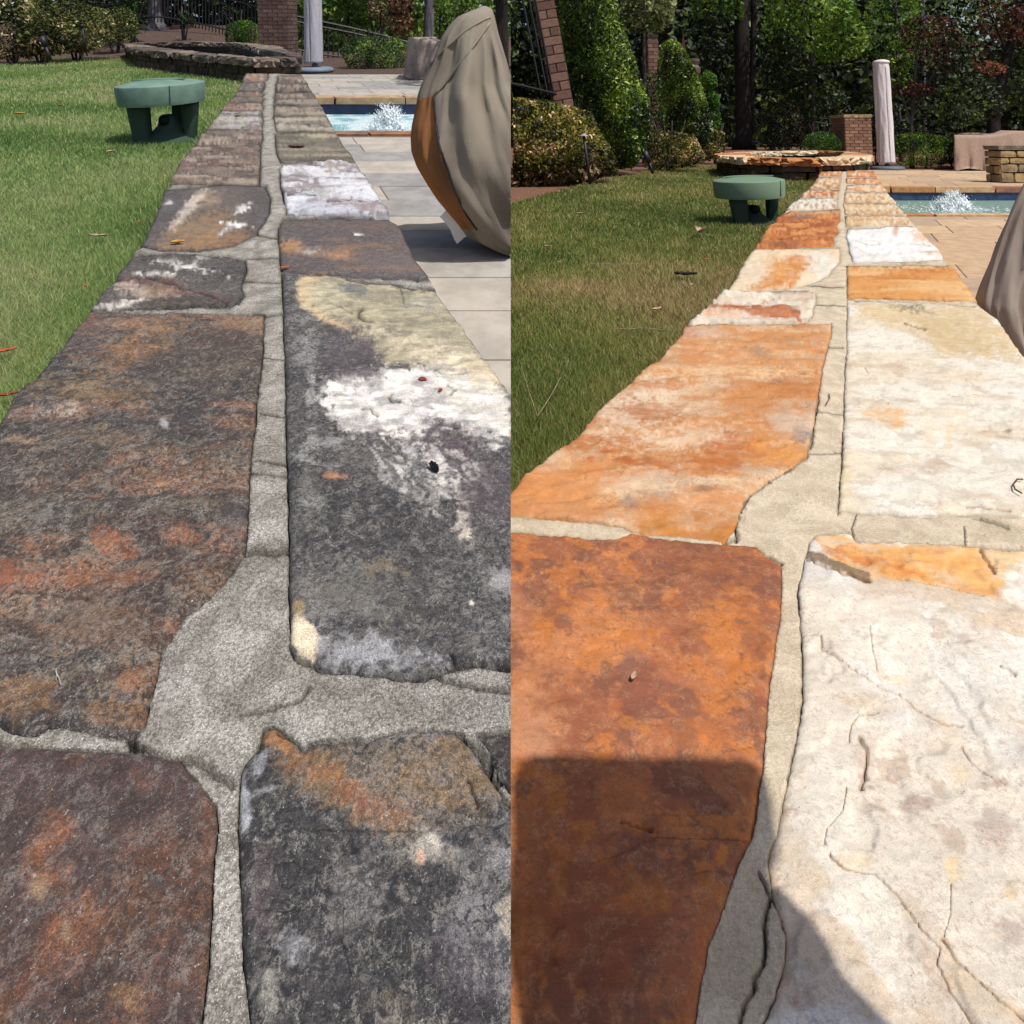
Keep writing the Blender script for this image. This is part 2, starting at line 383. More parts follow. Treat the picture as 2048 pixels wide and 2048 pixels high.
ALLST = {-1: [], 1: []}
def capstone(S, wall, mat, poly, base, pal=(), blobs=(), mott=.5, cracks=(), seed=1, step=5., top=0., relief=.0045, rough_edge=2.2, label=None, aniso=(9, 17), chips=None):
    edge = densify(poly, 5., rough_edge, seed)
    if np.mean([q[1] for q in poly]) > 700: step = 3.7
    pts = [fill_pts(edge, step, S, seed)]
    crs = []
    for cp, w, dep in cracks:
        if S is R: w, dep = w*.72, dep*.7
        c = densify(cp, 5, w*1.2, seed+3, closed=False); tg = np.gradient(c, axis=0); tg /= np.linalg.norm(tg, axis=1)[:, None]+1e-9
        nr = np.stack([-tg[:, 1], tg[:, 0]], -1); tp = np.sin(np.linspace(.15, PI-.15, len(c)))**.5
        ww = (w*(.55+.9*fbm(c[:, 0]/22, c[:, 1]/22, 3, seed+5))*tp)[:, None]
        crs.append((c, w, dep)); P0 = pts[0]; pts[0] = P0[pdist(P0, c) > w*1.6]
        for q in (c, c+nr*ww, c-nr*ww):
            pts.append(q[sdf(q, edge) < -1.2])
    V, T = cdt(np.concatenate(pts), [edge])
    T = T[inside(V[T].mean(1), edge)]
    a, b, c = V[T[:, 0]], V[T[:, 1]], V[T[:, 2]]
    sg = (b-a)[:, 0]*(c-a)[:, 1]-(b-a)[:, 1]*(c-a)[:, 0]; T = T[np.abs(sg) > 1e-3]; sg = sg[np.abs(sg) > 1e-3]
    T[sg > 0] = T[sg > 0][:, ::-1]                      # image y points down: make faces look up
    d = -sdf(V, edge); xy = P(S, V[:, 0], V[:, 1])[:, :2]
    dm = d*np.maximum(xy[:, 1], .2)/F
    n = fbm(xy[:, 0]*aniso[0], xy[:, 1]*aniso[1], 5, seed+100, .55)*7; fl = np.floor(n); led = fl+ss(.0, .22, n-fl)
    z = top+relief*(led*.42-1.4)+relief*.8*(fbm(xy[:, 0]*45, xy[:, 1]*60, 4, seed+7)-.5)
    z = z-(.0036 if S is L else .0022)*np.exp(-dm/.0020)-(.0012*fbm(xy[:, 0]*130, xy[:, 1]*130, 3, seed+3))*np.exp(-dm/.008)
    for cpt, w, dep in crs:
        cd = pdist(V, cpt); z = z-dep*np.exp(-(cd/(w*.42))**2)
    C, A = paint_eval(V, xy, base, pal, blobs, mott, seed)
    for cpt, w, dep in crs:
        cd = pdist(V, cpt); k = np.exp(-(cd/(w*.75))**2)[:, None]*min(1, dep/.0035)*.9; C = C*(1-k)+C*np.array((.12, .11, .10) if S is L else (.40, .28, .20))*k  # crack shade and dirt painted dark into the colour, over the cut groove
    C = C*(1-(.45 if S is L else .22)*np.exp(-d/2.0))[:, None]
    V3 = np.stack([xy[:, 0], xy[:, 1], z], -1)
    be = {}
    for f in T:
        for i in range(3):
            e = (f[i], f[(i+1) % 3]); k = (min(e), max(e)); be[k] = None if k in be else e
    be = [e for e in be.values() if e is not None]
    ids = sorted({i for e in be for i in e}); mp = {i: len(V3)+k for k, i in enumerate(ids)}
    low = V3[ids].copy(); low[:, 2] = top-.05
    tris = np.concatenate([T, np.array([(e[1], e[0], mp[e[0]]) for e in be]), np.array([(e[1], mp[e[0]], mp[e[1]]) for e in be])])
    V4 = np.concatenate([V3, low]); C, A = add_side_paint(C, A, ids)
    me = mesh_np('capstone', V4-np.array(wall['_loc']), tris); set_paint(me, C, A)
    clip_bm(me, wall['_loc'][0], S.sgn); shade(me); me.materials.append(mat)
    o = bpy.data.objects.new('capstone', me); col.objects.link(o); o.parent = wall
    if label: o['label'] = label
    ALLST[S.sgn].append(edge)
    return o
def mortar(S, wall, mat, outline, tint, cracks=(), seed=5, gapw=(1.2, 4.5), blobs=(), gaps=True):
    outline = densify(outline, 8, 2, seed); st = ALLST[S.sgn]
    p = fill_pts(outline, 5.5, S, seed); keep = np.ones(len(p), bool); loops = [outline]
    for e in st: keep &= sdf(p, e) > 3.0
    p = p[keep]; extra = []
    for e in st:
        tg = np.roll(e, -1, 0)-np.roll(e, 1, 0); tg /= np.linalg.norm(tg, axis=1)[:, None]+1e-9; nr = np.stack([tg[:, 1], -tg[:, 0]], -1)
        w = (gapw[0]+(gapw[1]-gapw[0])*ss(.35, .75, fbm(e[:, 0]/60, e[:, 1]/60, 3, 31)))*np.clip(e[:, 1]/900, .25, 1)
        q = e+nr*w[:, None]*(1 if inside(e[:1]+nr[:1]*.3, e)[0] == 0 else -1)
        extra.append(q)
    for e in st: loops.append(e[(e[:, 0] > -400)])
    q = np.concatenate(extra); ok = sdf(q, outline) < -1
    for e in st: ok &= sdf(q, e) > .8
    crs = []
    for cp, w, dep in cracks:
        w = w*(1.5 if S is L else 1.15)
        c = densify(cp, 5, w*.9, seed+3, closed=False); tg = np.gradient(c, axis=0); tg /= np.linalg.norm(tg, axis=1)[:, None]+1e-9
        nr = np.stack([-tg[:, 1], tg[:, 0]], -1); crs.append((c, w, dep)); p = p[pdist(p, c) > w*1.5]
        for qq in (c, c+nr*w, c-nr*w):
            g = np.ones(len(qq), bool)
            for e in st: g &= sdf(qq, e) > .8
            extra.append(qq[g]); q = np.concatenate([q, qq[g]]); ok = np.concatenate([ok, np.ones(g.sum(), bool)])
    V, T = cdt(np.concatenate([p, q[ok]]), loops)
    c = V[T].mean(1); k = inside(c, outline)
    for e in st: k &= ~inside(c, e)
    T = T[k]
    a, b, c = V[T[:, 0]], V[T[:, 1]], V[T[:, 2]]; sg = (b-a)[:, 0]*(c-a)[:, 1]-(b-a)[:, 1]*(c-a)[:, 0]; T[sg > 0] = T[sg > 0][:, ::-1]
    used = np.unique(T); mp = np.zeros(len(V), int); mp[used] = np.arange(len(used)); V = V[used]; T = mp[T]
    ds = np.full(len(V), 99.)
    for e in st: ds = np.minimum(ds, pdist(V, e, True))
    xy = P(S, V[:, 0], V[:, 1])[:, :2]
    z = -.0012+.005*(fbm(xy[:, 0]*22, xy[:, 1]*22, 4, seed)-.5)
    z = np.where(ds < .8, -.012, z) if gaps else np.where(ds < .8, -.004, z)
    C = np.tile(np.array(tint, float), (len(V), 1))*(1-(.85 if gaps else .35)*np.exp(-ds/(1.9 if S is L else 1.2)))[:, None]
    for cpt, w, dep in crs:
        cd = pdist(V, cpt); z = z-dep*np.exp(-(cd/(w*.45))**2); C = C*(1-.88*np.exp(-(cd/(w*.9))**2))[:, None]  # mortar cracks: groove cut in, its shade and dirt painted darker too
    for shp, cc, s_, so in blobs:
        cx, cy, rx, ry = shp; rr = np.sqrt(((V[:, 0]-cx)/rx)**2+((V[:, 1]-cy)/ry)**2)+(fbm(V[:, 0]/30, V[:, 1]/30, 4, 77)-.5)*.8
        t = (ss(1+so, 1-so, rr)*s_)[:, None]; C = C*(1-t)+C*np.array(cc)*t
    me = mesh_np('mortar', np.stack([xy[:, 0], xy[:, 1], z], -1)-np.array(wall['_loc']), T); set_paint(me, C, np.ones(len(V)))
    clip_bm(me, wall['_loc'][0], S.sgn, False); shade(me); me.materials.append(mat)
    o = bpy.data.objects.new('mortar', me); col.objects.link(o); o.parent = wall
def z1(*a): return [(x/1.887, 400+y/1.887) for x, y in a]
def z2(*a): return [(x/1.887, 1024+y/1.887) for x, y in a]
def z3(*a): return [(1024+x/1.887, 400+y/1.887) for x, y in a]
def z4(*a): return [(1024+x/1.887, 1024+y/1.887) for x, y in a]
def e1(x, y, rx, ry, r=0): return (x/1.887, 400+y/1.887, rx/1.887, ry/1.887, r)
def e2(x, y, rx, ry, r=0): return (x/1.887, 1024+y/1.887, rx/1.887, ry/1.887, r)
def e3(x, y, rx, ry, r=0): return (1024+x/1.887, 400+y/1.887, rx/1.887, ry/1.887, r)
def e4(x, y, rx, ry, r=0): return (1024+x/1.887, 1024+y/1.887, rx/1.887, ry/1.887, r)
def interp(tab, y): return float(np.interp(y, [t[1] for t in tab], [t[0] for t in tab]))

# ---- left wall: stained stone
M_SL = stone_mat('stained_stone', (.024, .025, .028), (.66, .66, .64), 330, .46, .545, .60, .67, .6, bump=.75, vary=.28, grain=(.55, 1.5), crust=alb(178, 172, 162), crust_amt=.6)
M_ML = mortar_mat('grey_mortar', alb(188, 183, 172), alb(134, 129, 121), alb(228, 224, 216))
wallL = thing('stone_wall', L, (float(P(L, 480, 900)[0]), 1.2, 0), label='long low wall capped with dark stained flagstones, before cleaning', cat='wall', group='stone walls capped with flagstones')
LE = [(490, 144), (485, 159), (474, 183), (451, 207), (437, 228), (413, 257), (398, 276), (384, 292), (363, 318), (342, 358), (329, 387), (313, 429), (278, 490), (265, 509), (233, 548), (183, 612), (178, 623), (140, 676), (101, 718), (74, 755), (29, 797), (0, 848), (-165, 1100), (-404, 1440)]
LR = [(602, 148), (618, 172), (637, 201), (655, 233), (671, 262), (687, 289), (711, 322), (729, 350), (748, 376), (766, 406), (778, 424), (777, 437), (798, 448), (827, 512), (856, 548), (869, 570), (896, 612), (943, 681), (970, 718), (1007, 766), (1030, 800), (1100, 900), (1200, 1100)]
GR, BR, OR, TN, PU = (74, 72, 74), (98, 74, 62), (172, 110, 68), (165, 145, 118), (92, 78, 82)
capstone(L, wallL, M_SL, [(0, 1482), (106, 1493), (212, 1501), (297, 1504), (360, 1514), (387, 1549), (413, 1580), (432, 1602), (434, 1650), (427, 1713), (424, 1800), (419, 1925), (405, 2048), (400, 2110), (-120, 2110), (-120, 1470)],
    (106, 70, 56), [((80, 66, 66), 9, 9, .42, .58, .8), ((158, 98, 60), 14, 14, .55, .66, .75), ((62, 50, 48), 30, 30, .52, .64, .6)],
    [(e2(300, 1000, 330, 70, 5), (86, 68, 72), .7, 30, 20, .5), (e2(540, 1020, 60, 30, 0), (150, 92, 60), .5, 12, 14, .2), (e2(560, 1450, 170, 180, 20), (140, 84, 56), .5, 50, 40, .35),
     (e2(150, 1420, 22, 45, 0), (150, 130, 100), .7, 9, 8, .1), (e2(255, 1590, 14, 26, 0), (165, 140, 110), .7, 6, 4, .1), (e2(470, 1830, 60, 40, 30), (165, 120, 80), .6, 14, 12, .1),
     (e2(600, 1400, 45, 25, 40), (70, 70, 80), .7, 10, 10, .4), (e2(100, 1700, 200, 160, 0), (82, 50, 44), .5, 40, 30, .4), (e2(770, 1400, 18, 300, 0), (150, 108, 90), .45, 9, 9, .1)], mott=.55, seed=11, relief=.0025, label='purple brown flagstone with rust coloured freckles, nearest at lower left of wall')
capstone(L, wallL, M_SL, [(178, 624), (183, 622), (318, 625), (450, 628), (530, 630), (527, 665), (522, 729), (514, 803), (506, 877), (501, 930), (498, 983), (495, 1056), (488, 1103), (466, 1146), (413, 1199), (371, 1231), (344, 1273), (323, 1305), (313, 1353), (297, 1406), (289, 1448), (265, 1474), (223, 1477), (191, 1469), (127, 1451), (95, 1451), (69, 1466), (48, 1469), (16, 1459), (0, 1448), (-200, 1440), (-390, 1430), (-165, 1100), (0, 848), (29, 797), (74, 755), (101, 718), (140, 676)],
    (88, 72, 64), [((60, 58, 60), 7, 12, .45, .6, .85), ((160, 112, 82), 12, 30, .56, .68, .7), ((140, 128, 110), 26, 60, .56, .68, .5)],
    [(e1(600, 470, 110, 28, 0), (178, 126, 88), .8, 14, 22, .05), (e1(530, 570, 130, 40, -25), (165, 116, 70), .85, 18, 24, .1), (e1(340, 735, 200, 42, 5), (162, 126, 86), .85, 20, 24, .15), (e1(960, 470, 130, 26, 0), (150, 130, 98), .6, 14, 16, .2),
     (e1(760, 600, 220, 90, 0), (72, 62, 58), .8, 30, 30, .5), (e1(300, 500, 100, 60, 0), (92, 76, 76), .7, 20, 20, .4), (e1(180, 800, 90, 16, 0), (210, 200, 188), .7, 8, 16, .1),
     (e1(480, 900, 520, 90, 3), (60, 60, 62), .75, 30, 40, .75), (e1(450, 920, 150, 30, 10), (152, 122, 96), .6, 10, 22, .3), (e1(80, 930, 80, 18, 5), (196, 160, 132), .75, 8, 14, .1), (e1(600, 1085, 30, 10, 0), (200, 150, 100), .8, 4, 6, 0),
     (e1(620, 860, 25, 14, 30), (190, 195, 198), .7, 4, 10, 0), (e1(820, 1050, 120, 100, 0), (104, 88, 74), .6, 26, 30, .8), (e1(180, 1090, 200, 60, 0), (70, 68, 66), .7, 20, 30, .8),
     (e2(420, 118, 78, 48, 10), (178, 104, 68), .85, 8, 16, .08), (e2(690, 95, 80, 28, 5), (172, 104, 70), .8, 8, 14, .1), (e2(120, 235, 75, 46, 0), (160, 96, 72), .85, 8, 16, .1), (e2(15, 235, 40, 40, 0), (170, 92, 62), .85, 7, 10, .05),
     (e2(400, 248, 165, 42, -3), (160, 96, 66), .85, 10, 18, .1), (e2(110, 150, 30, 20, 0), (170, 100, 62), .8, 5, 9, .1), (e2(330, 400, 180, 90, 10), (132, 108, 92), .75, 22, 26, .45), (e2(560, 570, 80, 120, 20), (146, 96, 68), .6, 24, 26, .5),
     (e2(100, 690, 130, 95, 0), (150, 106, 72), .85, 16, 22, .2), (e2(500, 630, 75, 34, -25), (166, 108, 76), .85, 8, 12, .1), (e2(420, 745, 120, 55, 10), (168, 112, 62), .8, 10, 18, .25), (e2(250, 560, 260, 30, -5), (62, 62, 66), .75, 14, 22, .9),
     (e2(150, 40, 80, 30, 20), (150, 148, 142), .5, 10, 26, .6), (e2(760, 250, 120, 60, -30), (158, 112, 76), .5, 14, 30, .7), (e2(880, 40, 60, 50, 0), (72, 74, 84), .7, 14, 14, .4)],
    mott=.8, seed=12, relief=.006, aniso=(7, 22), cracks=[(z2((60, 300), (200, 310), (330, 320)), 2.5, .003), (z1((700, 905), (860, 915), (950, 900)), 2.2, .002)], label='large dark flagstone with rusty and orange patches, longest on the lawn side')
capstone(L, wallL, M_SL, [(276, 506), (371, 509), (440, 511), (490, 519), (493, 543), (482, 570), (488, 591), (478, 603), (456, 612), (371, 615), (265, 616), (191, 618), (180, 612), (233, 548), (265, 514)],
    (84, 82, 82), [((60, 60, 62), 14, 24, .45, .6, .7)],
    [(z1((430, 285), (640, 300), (690, 330), (820, 360), (880, 395), (860, 402), (680, 360), (560, 320), (440, 305)), (112, 82, 82), .9, 5, 8, .2), (e1(540, 335, 120, 22, 8), (196, 178, 160), .85, 6, 12, .1), (e1(450, 385, 90, 8, -10), (230, 228, 222), .9, 3, 5, 0), (e1(620, 345, 70, 26, 10), (120, 84, 62), .8, 6, 10, .3),
     (e1(690, 260, 90, 12, 12), (222, 222, 220), .8, 4, 14, 0), (e1(600, 290, 60, 5, 5), (225, 225, 220), .8, 2, 6, 0), (e1(760, 225, 50, 8, -40), (205, 205, 205), .7, 3, 8, 0), (e1(640, 390, 180, 8, 2), (74, 64, 54), .8, 4, 5, .3)],
    mott=.6, seed=13, relief=.009, cracks=[(z1((430, 290), (560, 300), (660, 325), (800, 375), (870, 400)), 2.5, .005)])
capstone(L, wallL, M_SL, [(329, 379), (384, 374), (437, 368), (512, 371), (530, 371), (541, 397), (538, 424), (528, 445), (515, 461), (514, 469), (466, 490), (397, 501), (318, 500), (281, 490), (313, 429)],
    (84, 80, 84), [((66, 64, 66), 14, 20, .45, .6, .6)],
    [(e1(740, 120, 150, 55, -22), (172, 132, 92), .85, 12, 12, .08), (e1(820, 155, 130, 24, -8), (184, 128, 78), .85, 10, 8, .05), ((418, 398, 26, 14, -20), (176, 152, 126), .7, 8, 8, .1), ((385, 410, 36, 11, -50), (214, 204, 188), .85, 5, 7, 0), ((352, 445, 20, 8, -55), (196, 184, 168), .7, 4, 6, 0),
     ((484, 418, 18, 7, -25), (232, 234, 236), .9, 3, 4, 0), ((472, 450, 24, 4, 5), (238, 240, 240), .95, 2, 5, 0), ((452, 462, 16, 3, -30), (225, 225, 225), .8, 2, 4, 0), ((338, 404, 10, 2.5, 0), (220, 222, 226), .8, 2, 4, 0), ((440, 405, 60, 30, 0), (124, 106, 88), .35, 14, 12, .2)],
    mott=.45, seed=14, relief=.003, label='dark flagstone with a pale tan centre and white streaks')
rowsL = [(368, 290, (126, 98, 84), (92, 70, 66)), (289, 258, (140, 118, 104), (98, 84, 80)), (257, 222, (196, 200, 206), (112, 104, 104)), (221, 205, (118, 104, 100), (160, 120, 98)), (204, 192, (104, 92, 90), (150, 136, 124)), (191, 183, (158, 126, 108), (110, 92, 84)), (182, 163, (94, 90, 98), (122, 104, 98)), (162, 146, (166, 126, 100), (150, 118, 98))]
LJ = [(549, 148), (541, 165), (536, 190), (537, 222), (537, 255), (536, 290), (530, 330), (532, 366)]
for i, (yb, yt, c1, c2) in enumerate(rowsL):
    ym = (yb+yt)/2
    jt = rng.uniform(-1.6, 1.6, 4)
    poly = [(interp(LE, yt)+2, yt+1+jt[0]*.5), ((interp(LE, yt)+interp(LJ, yt))/2, yt+jt[1]*.7), (interp(LJ, yt)-14, yt+1+jt[2]), (interp(LJ, ym)-11, ym), (interp(LJ, yb)-14, yb-.2), ((interp(LE, yb)+interp(LJ, yb))/2, yb-.3+(i % 2)), (interp(LE, yb)+1, yb-.2), (interp(LE, ym), ym)]
    capstone(L, wallL, M_SL, poly, c1, [(c2, 9, 26, .42, .56, .85), ((206, 190, 170), 10, 60, .54, .60, .6), ((52, 49, 50), 8, 34, .52, .60, .75), ((148, 132, 116), 20, 80, .52, .58, .5)], mott=.6, seed=20+i, relief=.008, step=4.2, rough_edge=1.4, aniso=(5, 30))
STREAK = []                              # pale scratches fanning down from the white patch
_r = np.random.default_rng(12)
for k in range(30):
    x = _r.uniform(1450, 1840); y = 870+(x-1300)*.16+_r.uniform(0, 190)
    STREAK.append((e1(x, y, _r.uniform(25, 70), _r.uniform(2.5, 6), _r.uniform(40, 66)), (214, 212, 210) if k % 3 else (150, 148, 150), _r.uniform(.5, .85), 3, 14, .2))
STREAK += [(e1(1640, 985, 30, 80, -28), (232, 228, 224), .85, 8, 34, .05), (e1(1700, 1080, 20, 50, -40), (220, 214, 206), .75, 7, 26, .1), (e2(1740, 60, 24, 60, -20), (228, 218, 204), .85, 8, 24, .05), (e1(1160, 930, 18, 60, 20), (186, 188, 188), .6, 5, 22, .4), (e1(1190, 1010, 50, 10, 20), (176, 180, 180), .6, 4, 20, .5)]
# right hand column, from the front
capstone(L, wallL, M_SL, [(530, 1448), (546, 1445), (565, 1456), (583, 1469), (609, 1493), (618, 1482), (636, 1477), (689, 1477), (742, 1472), (795, 1461), (859, 1453), (890, 1455), (927, 1464), (949, 1496), (980, 1543), (991, 1565), (1024, 1607), (1100, 1680), (1100, 2110), (505, 2110), (503, 2048), (488, 1925), (482, 1766), (480, 1700), (477, 1649), (480, 1559), (488, 1517), (514, 1490)],
    (84, 84, 88), [((56, 56, 60), 10, 10, .42, .58, .8), ((150, 150, 156), 16, 16, .56, .68, .65), ((150, 142, 122), 24, 24, .6, .7, .4)],
    [(z2((990, 830), (1040, 800), (1150, 885), (1400, 850), (1740, 830), (1840, 960), (1870, 1060), (1800, 1120), (1640, 1140), (1540, 1200), (1380, 1170), (1180, 1080), (1060, 1010), (1020, 940)), (142, 114, 78), .85, 22, 26, .55),
     (e2(1060, 860, 80, 26, 40), (178, 114, 62), .9, 8, 10, .1), (e2(1280, 1010, 200, 40, 25), (168, 108, 62), .75, 18, 22, .4), (e2(1440, 1130, 150, 50, 20), (160, 98, 62), .75, 16, 20, .35), (e2(1500, 900, 160, 40, 0), (96, 88, 74), .6, 16, 22, .9),
     (e2(970, 930, 40, 45, 20), (160, 166, 176), .75, 8, 14, .4), (e2(925, 1080, 20, 90, 0), (196, 204, 214), .85, 6, 7, .1), (e2(1000, 1050, 50, 14, -20), (190, 198, 204), .6, 5, 12, .2), (e2(1750, 1150, 200, 50, 10), (92, 80, 66), .7, 18, 20, .7),
     (e2(1610, 1270, 60, 70, 30), (212, 204, 192), .85, 16, 12, .05), (e2(1585, 1305, 20, 26, 0), (222, 176, 148), .8, 7, 4, 0), (e2(1690, 1310, 70, 40, 40), (176, 168, 158), .5, 14, 20, .2), (e2(1930, 1330, 70, 60, 0), (190, 190, 190), .6, 20, 22, .2), (e2(1925, 1560, 50, 90, 0), (200, 188, 170), .7, 20, 20, .1),
     (e2(1120, 1680, 50, 60, 0), (188, 190, 198), .6, 14, 24, .2), (e2(1330, 1450, 80, 220, 15), (150, 148, 150), .45, 30, 40, .5), (e2(1760, 1750, 160, 180, 0), (66, 60, 74), .6, 40, 40, .5), (e2(1000, 1850, 40, 110, 0), (176, 176, 166), .7, 14, 16, .2), (e2(980, 1480, 60, 150, 0), (120, 104, 112), .5, 20, 22, .4),
     (e2(1260, 1800, 120, 120, 0), (72, 72, 78), .5, 30, 30, .7)],
    mott=.85, seed=31, relief=.004, cracks=[(z2((1745, 820), (1790, 880), (1840, 960), (1880, 1010), (1925, 1060)), 7, .016), (z2((1770, 1020), (1790, 1060), (1800, 1110)), 3.5, .005), (z2((1140, 1190), (1260, 1195), (1380, 1195), (1480, 1200), (1545, 1195)), 2, .002), (z2((1300, 1500), (1290, 1640), (1330, 1800)), 2.0, .0015), (z2((1050, 830), (1110, 850), (1150, 885)), 3, .004)], label='charcoal flagstone with a rusty brown far corner, nearest at lower right of wall')
capstone(L, wallL, M_SL, z2((1800, 822), (1932, 815), (2050, 810), (2050, 1080), (1932, 1050), (1890, 985), (1850, 900)), (84, 80, 74), [((58, 56, 54), 20, 20, .45, .6, .8)], mott=.7, seed=32, top=-.002)
capstone(L, wallL, M_SL, [(564, 546), (593, 548), (657, 551), (731, 564), (800, 571), (869, 577), (896, 612), (943, 681), (970, 718), (1007, 766), (1030, 800), (1100, 900), (1100, 1350), (1024, 1339), (954, 1331), (905, 1336), (869, 1345), (848, 1358), (795, 1357), (742, 1353), (646, 1342), (625, 1331), (588, 1315), (580, 1294), (582, 1260), (579, 1200), (579, 1060), (577, 983), (574, 900), (572, 824), (570, 718), (567, 630)],
    (88, 88, 90), [((62, 62, 66), 8, 14, .42, .58, .85), ((146, 148, 150), 14, 20, .56, .68, .5)],
    [(z1((1120, 300), (1160, 285), (1260, 285), (1640, 340), (1780, 520), (1900, 690), (1932, 760), (1932, 900), (1700, 800), (1640, 650), (1440, 620), (1390, 560), (1300, 490), (1180, 440), (1130, 370)), (176, 168, 138), .97, 8, 12, .05),
     (z1((1120, 320), (1165, 290), (1230, 300), (1170, 340), (1175, 400), (1260, 450), (1370, 520), (1420, 560), (1330, 505), (1190, 450), (1130, 390)), (206, 178, 134), .9, 6, 7, 0), (e1(1330, 340, 56, 22, 12), (104, 112, 114), .95, 4, 5, .2), (e1(1560, 420, 120, 40, 15), (156, 154, 130), .7, 18, 20, .1), (e1(1680, 520, 90, 50, 20), (160, 156, 134), .6, 18, 20, .1), (e1(1600, 380, 70, 26, 0), (176, 180, 166), .6, 10, 14, .05), (e1(1230, 380, 80, 50, 0), (186, 182, 152), .7, 14, 10, .05),
     (z1((1430, 650), (1650, 640), (1800, 640), (1932, 750), (1932, 870), (1880, 930), (1740, 880), (1650, 830), (1600, 880), (1480, 900), (1330, 890), (1260, 830), (1220, 750), (1220, 690), (1280, 680)), (232, 230, 226), .97, 12, 18, .0), (e1(1700, 610, 200, 40, 20), (226, 214, 184), .8, 20, 18, .05), (e1(1850, 640, 70, 60, 40), (214, 196, 158), .7, 16, 14, .05),
     (e1(1640, 650, 60, 20, -10), (150, 150, 150), .5, 8, 12, .2), (e1(1330, 600, 110, 100, 0), (82, 76, 86), .9, 16, 18, .45), (e1(1150, 600, 30, 80, 0), (170, 172, 174), .55, 8, 18, .5), (e1(1175, 740, 20, 70, 0), (196, 198, 196), .55, 8, 14, .4), (e1(1720, 960, 130, 70, 25), (86, 70, 82), .85, 24, 24, .4),
     (e1(1400, 970, 120, 70, 40), (110, 106, 108), .6, 22, 28, .7), *STREAK, (e1(1850, 1130, 110, 80, 0), (80, 70, 82), .8, 24, 20, .4), (e1(1640, 1120, 40, 50, 60), (200, 198, 196), .55, 10, 24, .3),
     (e1(1260, 920, 60, 20, 0), (180, 184, 184), .6, 6, 18, .4), (e1(1250, 1060, 30, 8, 0), (190, 130, 90), .8, 4, 6, 0), (e1(1160, 1120, 60, 60, 0), (160, 164, 160), .5, 16, 26, .6),
     (e2(1450, 220, 80, 34, 10), (150, 134, 104), .6, 14, 20, .3), (e2(1340, 320, 180, 90, 0), (126, 126, 118), .6, 30, 24, .35), (e2(1400, 540, 260, 60, 5), (186, 190, 200), .75, 16, 26, .35), (e2(1690, 470, 220, 90, 0), (92, 92, 94), .6, 26, 26, .7), (e2(1900, 270, 60, 50, 0), (176, 178, 180), .7, 14, 12, .1),
     (e2(1145, 490, 48, 90, -18), (236, 218, 186), .97, 7, 5, 0), (e2(1130, 380, 26, 32, 0), (166, 140, 96), .8, 7, 8, .2), (e2(1780, 350, 9, 9, 0), (232, 226, 214), .95, 2, 0, 0)],
    mott=.8, seed=33, relief=.0045, cracks=[(z2((1700, 545), (1720, 575), (1760, 590), (1850, 580), (1932, 595), (2000, 600)), 4, .006), (z1((1360, 415), (1358, 440), (1375, 458), (1400, 462)), 4.5, .006), (z1((1480, 735), (1465, 750), (1480, 770), (1510, 770)), 3, .004), (z1((1370, 795), (1400, 800), (1425, 820)), 3, .004), (z1((1490, 770), (1560, 780), (1630, 790)), 2, .0025), (z1((1690, 700), (1720, 720), (1700, 740)), 2, .003), (z1((1180, 400), (1250, 395), (1330, 430)), 1.6, .002), (z1((1510, 330), (1525, 390), (1600, 400)), 1.6, .002), (z1((1640, 650), (1700, 665), (1760, 655)), 1.6, .002)],
    label='longest flagstone, charcoal with a bright white and tan patch across it')
capstone(L, wallL, M_SL, [(556, 455), (566, 437), (640, 436), (720, 435), (777, 438), (798, 449), (827, 512), (856, 548), (855, 558), (790, 556), (720, 553), (650, 548), (600, 545), (562, 541), (556, 479)],
    (98, 86, 84), [((82, 78, 84), 5, 18, .42, .58, .8), ((150, 112, 84), 7, 30, .56, .66, .6)],
    [(e1(1100, 175, 40, 26, 0), (186, 134, 84), .85, 8, 10, 0), (e1(1280, 205, 35, 14, 0), (176, 128, 92), .7, 6, 8, 0), (e1(1400, 100, 150, 20, 4), (112, 88, 80), .6, 10, 14, .2), (e1(1170, 195, 40, 8, 0), (190, 190, 186), .6, 4, 8, 0), (e1(1350, 128, 16, 5, 0), (235, 238, 238), 1, 1.5, 0, 0), (e1(1480, 240, 120, 34, 0), (104, 98, 100), .5, 12, 12, .2)], mott=.5, seed=34, relief=.0022)
capstone(L, wallL, M_SL, [(560, 339), (570, 328), (640, 322), (711, 322), (729, 350), (748, 376), (766, 406), (778, 424), (777, 431), (720, 431), (640, 428), (573, 428), (573, 413), (562, 371)],
    (190, 196, 210), [((132, 116, 118), 7, 22, .47, .54, .85), ((222, 228, 238), 8, 20, .50, .58, .8), ((100, 94, 98), 14, 50, .57, .63, .75)],
    [((660, 334, 6, 14, 0), (150, 130, 116), .7, 3, 5, .1), ((640, 380, 34, 8, 0), (150, 146, 142), .7, 5, 8, .2), ((690, 404, 50, 10, 8), (156, 136, 140), .6, 5, 10, .1), ((600, 350, 12, 8, 0), (120, 116, 116), .6, 4, 5, .4)], mott=.22, seed=35, relief=.010, aniso=(6, 26), cracks=[([(655, 402), (700, 400), (740, 404), (765, 400)], 1.8, .005), ([(575, 395), (610, 392), (640, 396)], 1.4, .004)], label='whitened flagstone on the pool side, pale lilac and white')
capstone(L, wallL, M_SL, [(550, 268), (600, 265), (671, 264), (687, 289), (711, 320), (640, 319), (562, 325), (553, 305)], (112, 108, 94), [((160, 152, 126), 5, 26, .5, .6, .85), ((70, 68, 66), 10, 40, .54, .64, .7)], [((635, 272, 26, 5, 0), (176, 170, 142), .7, 3, 4, 0)], mott=.4, seed=36, relief=.006, aniso=(4, 24), step=4.2)
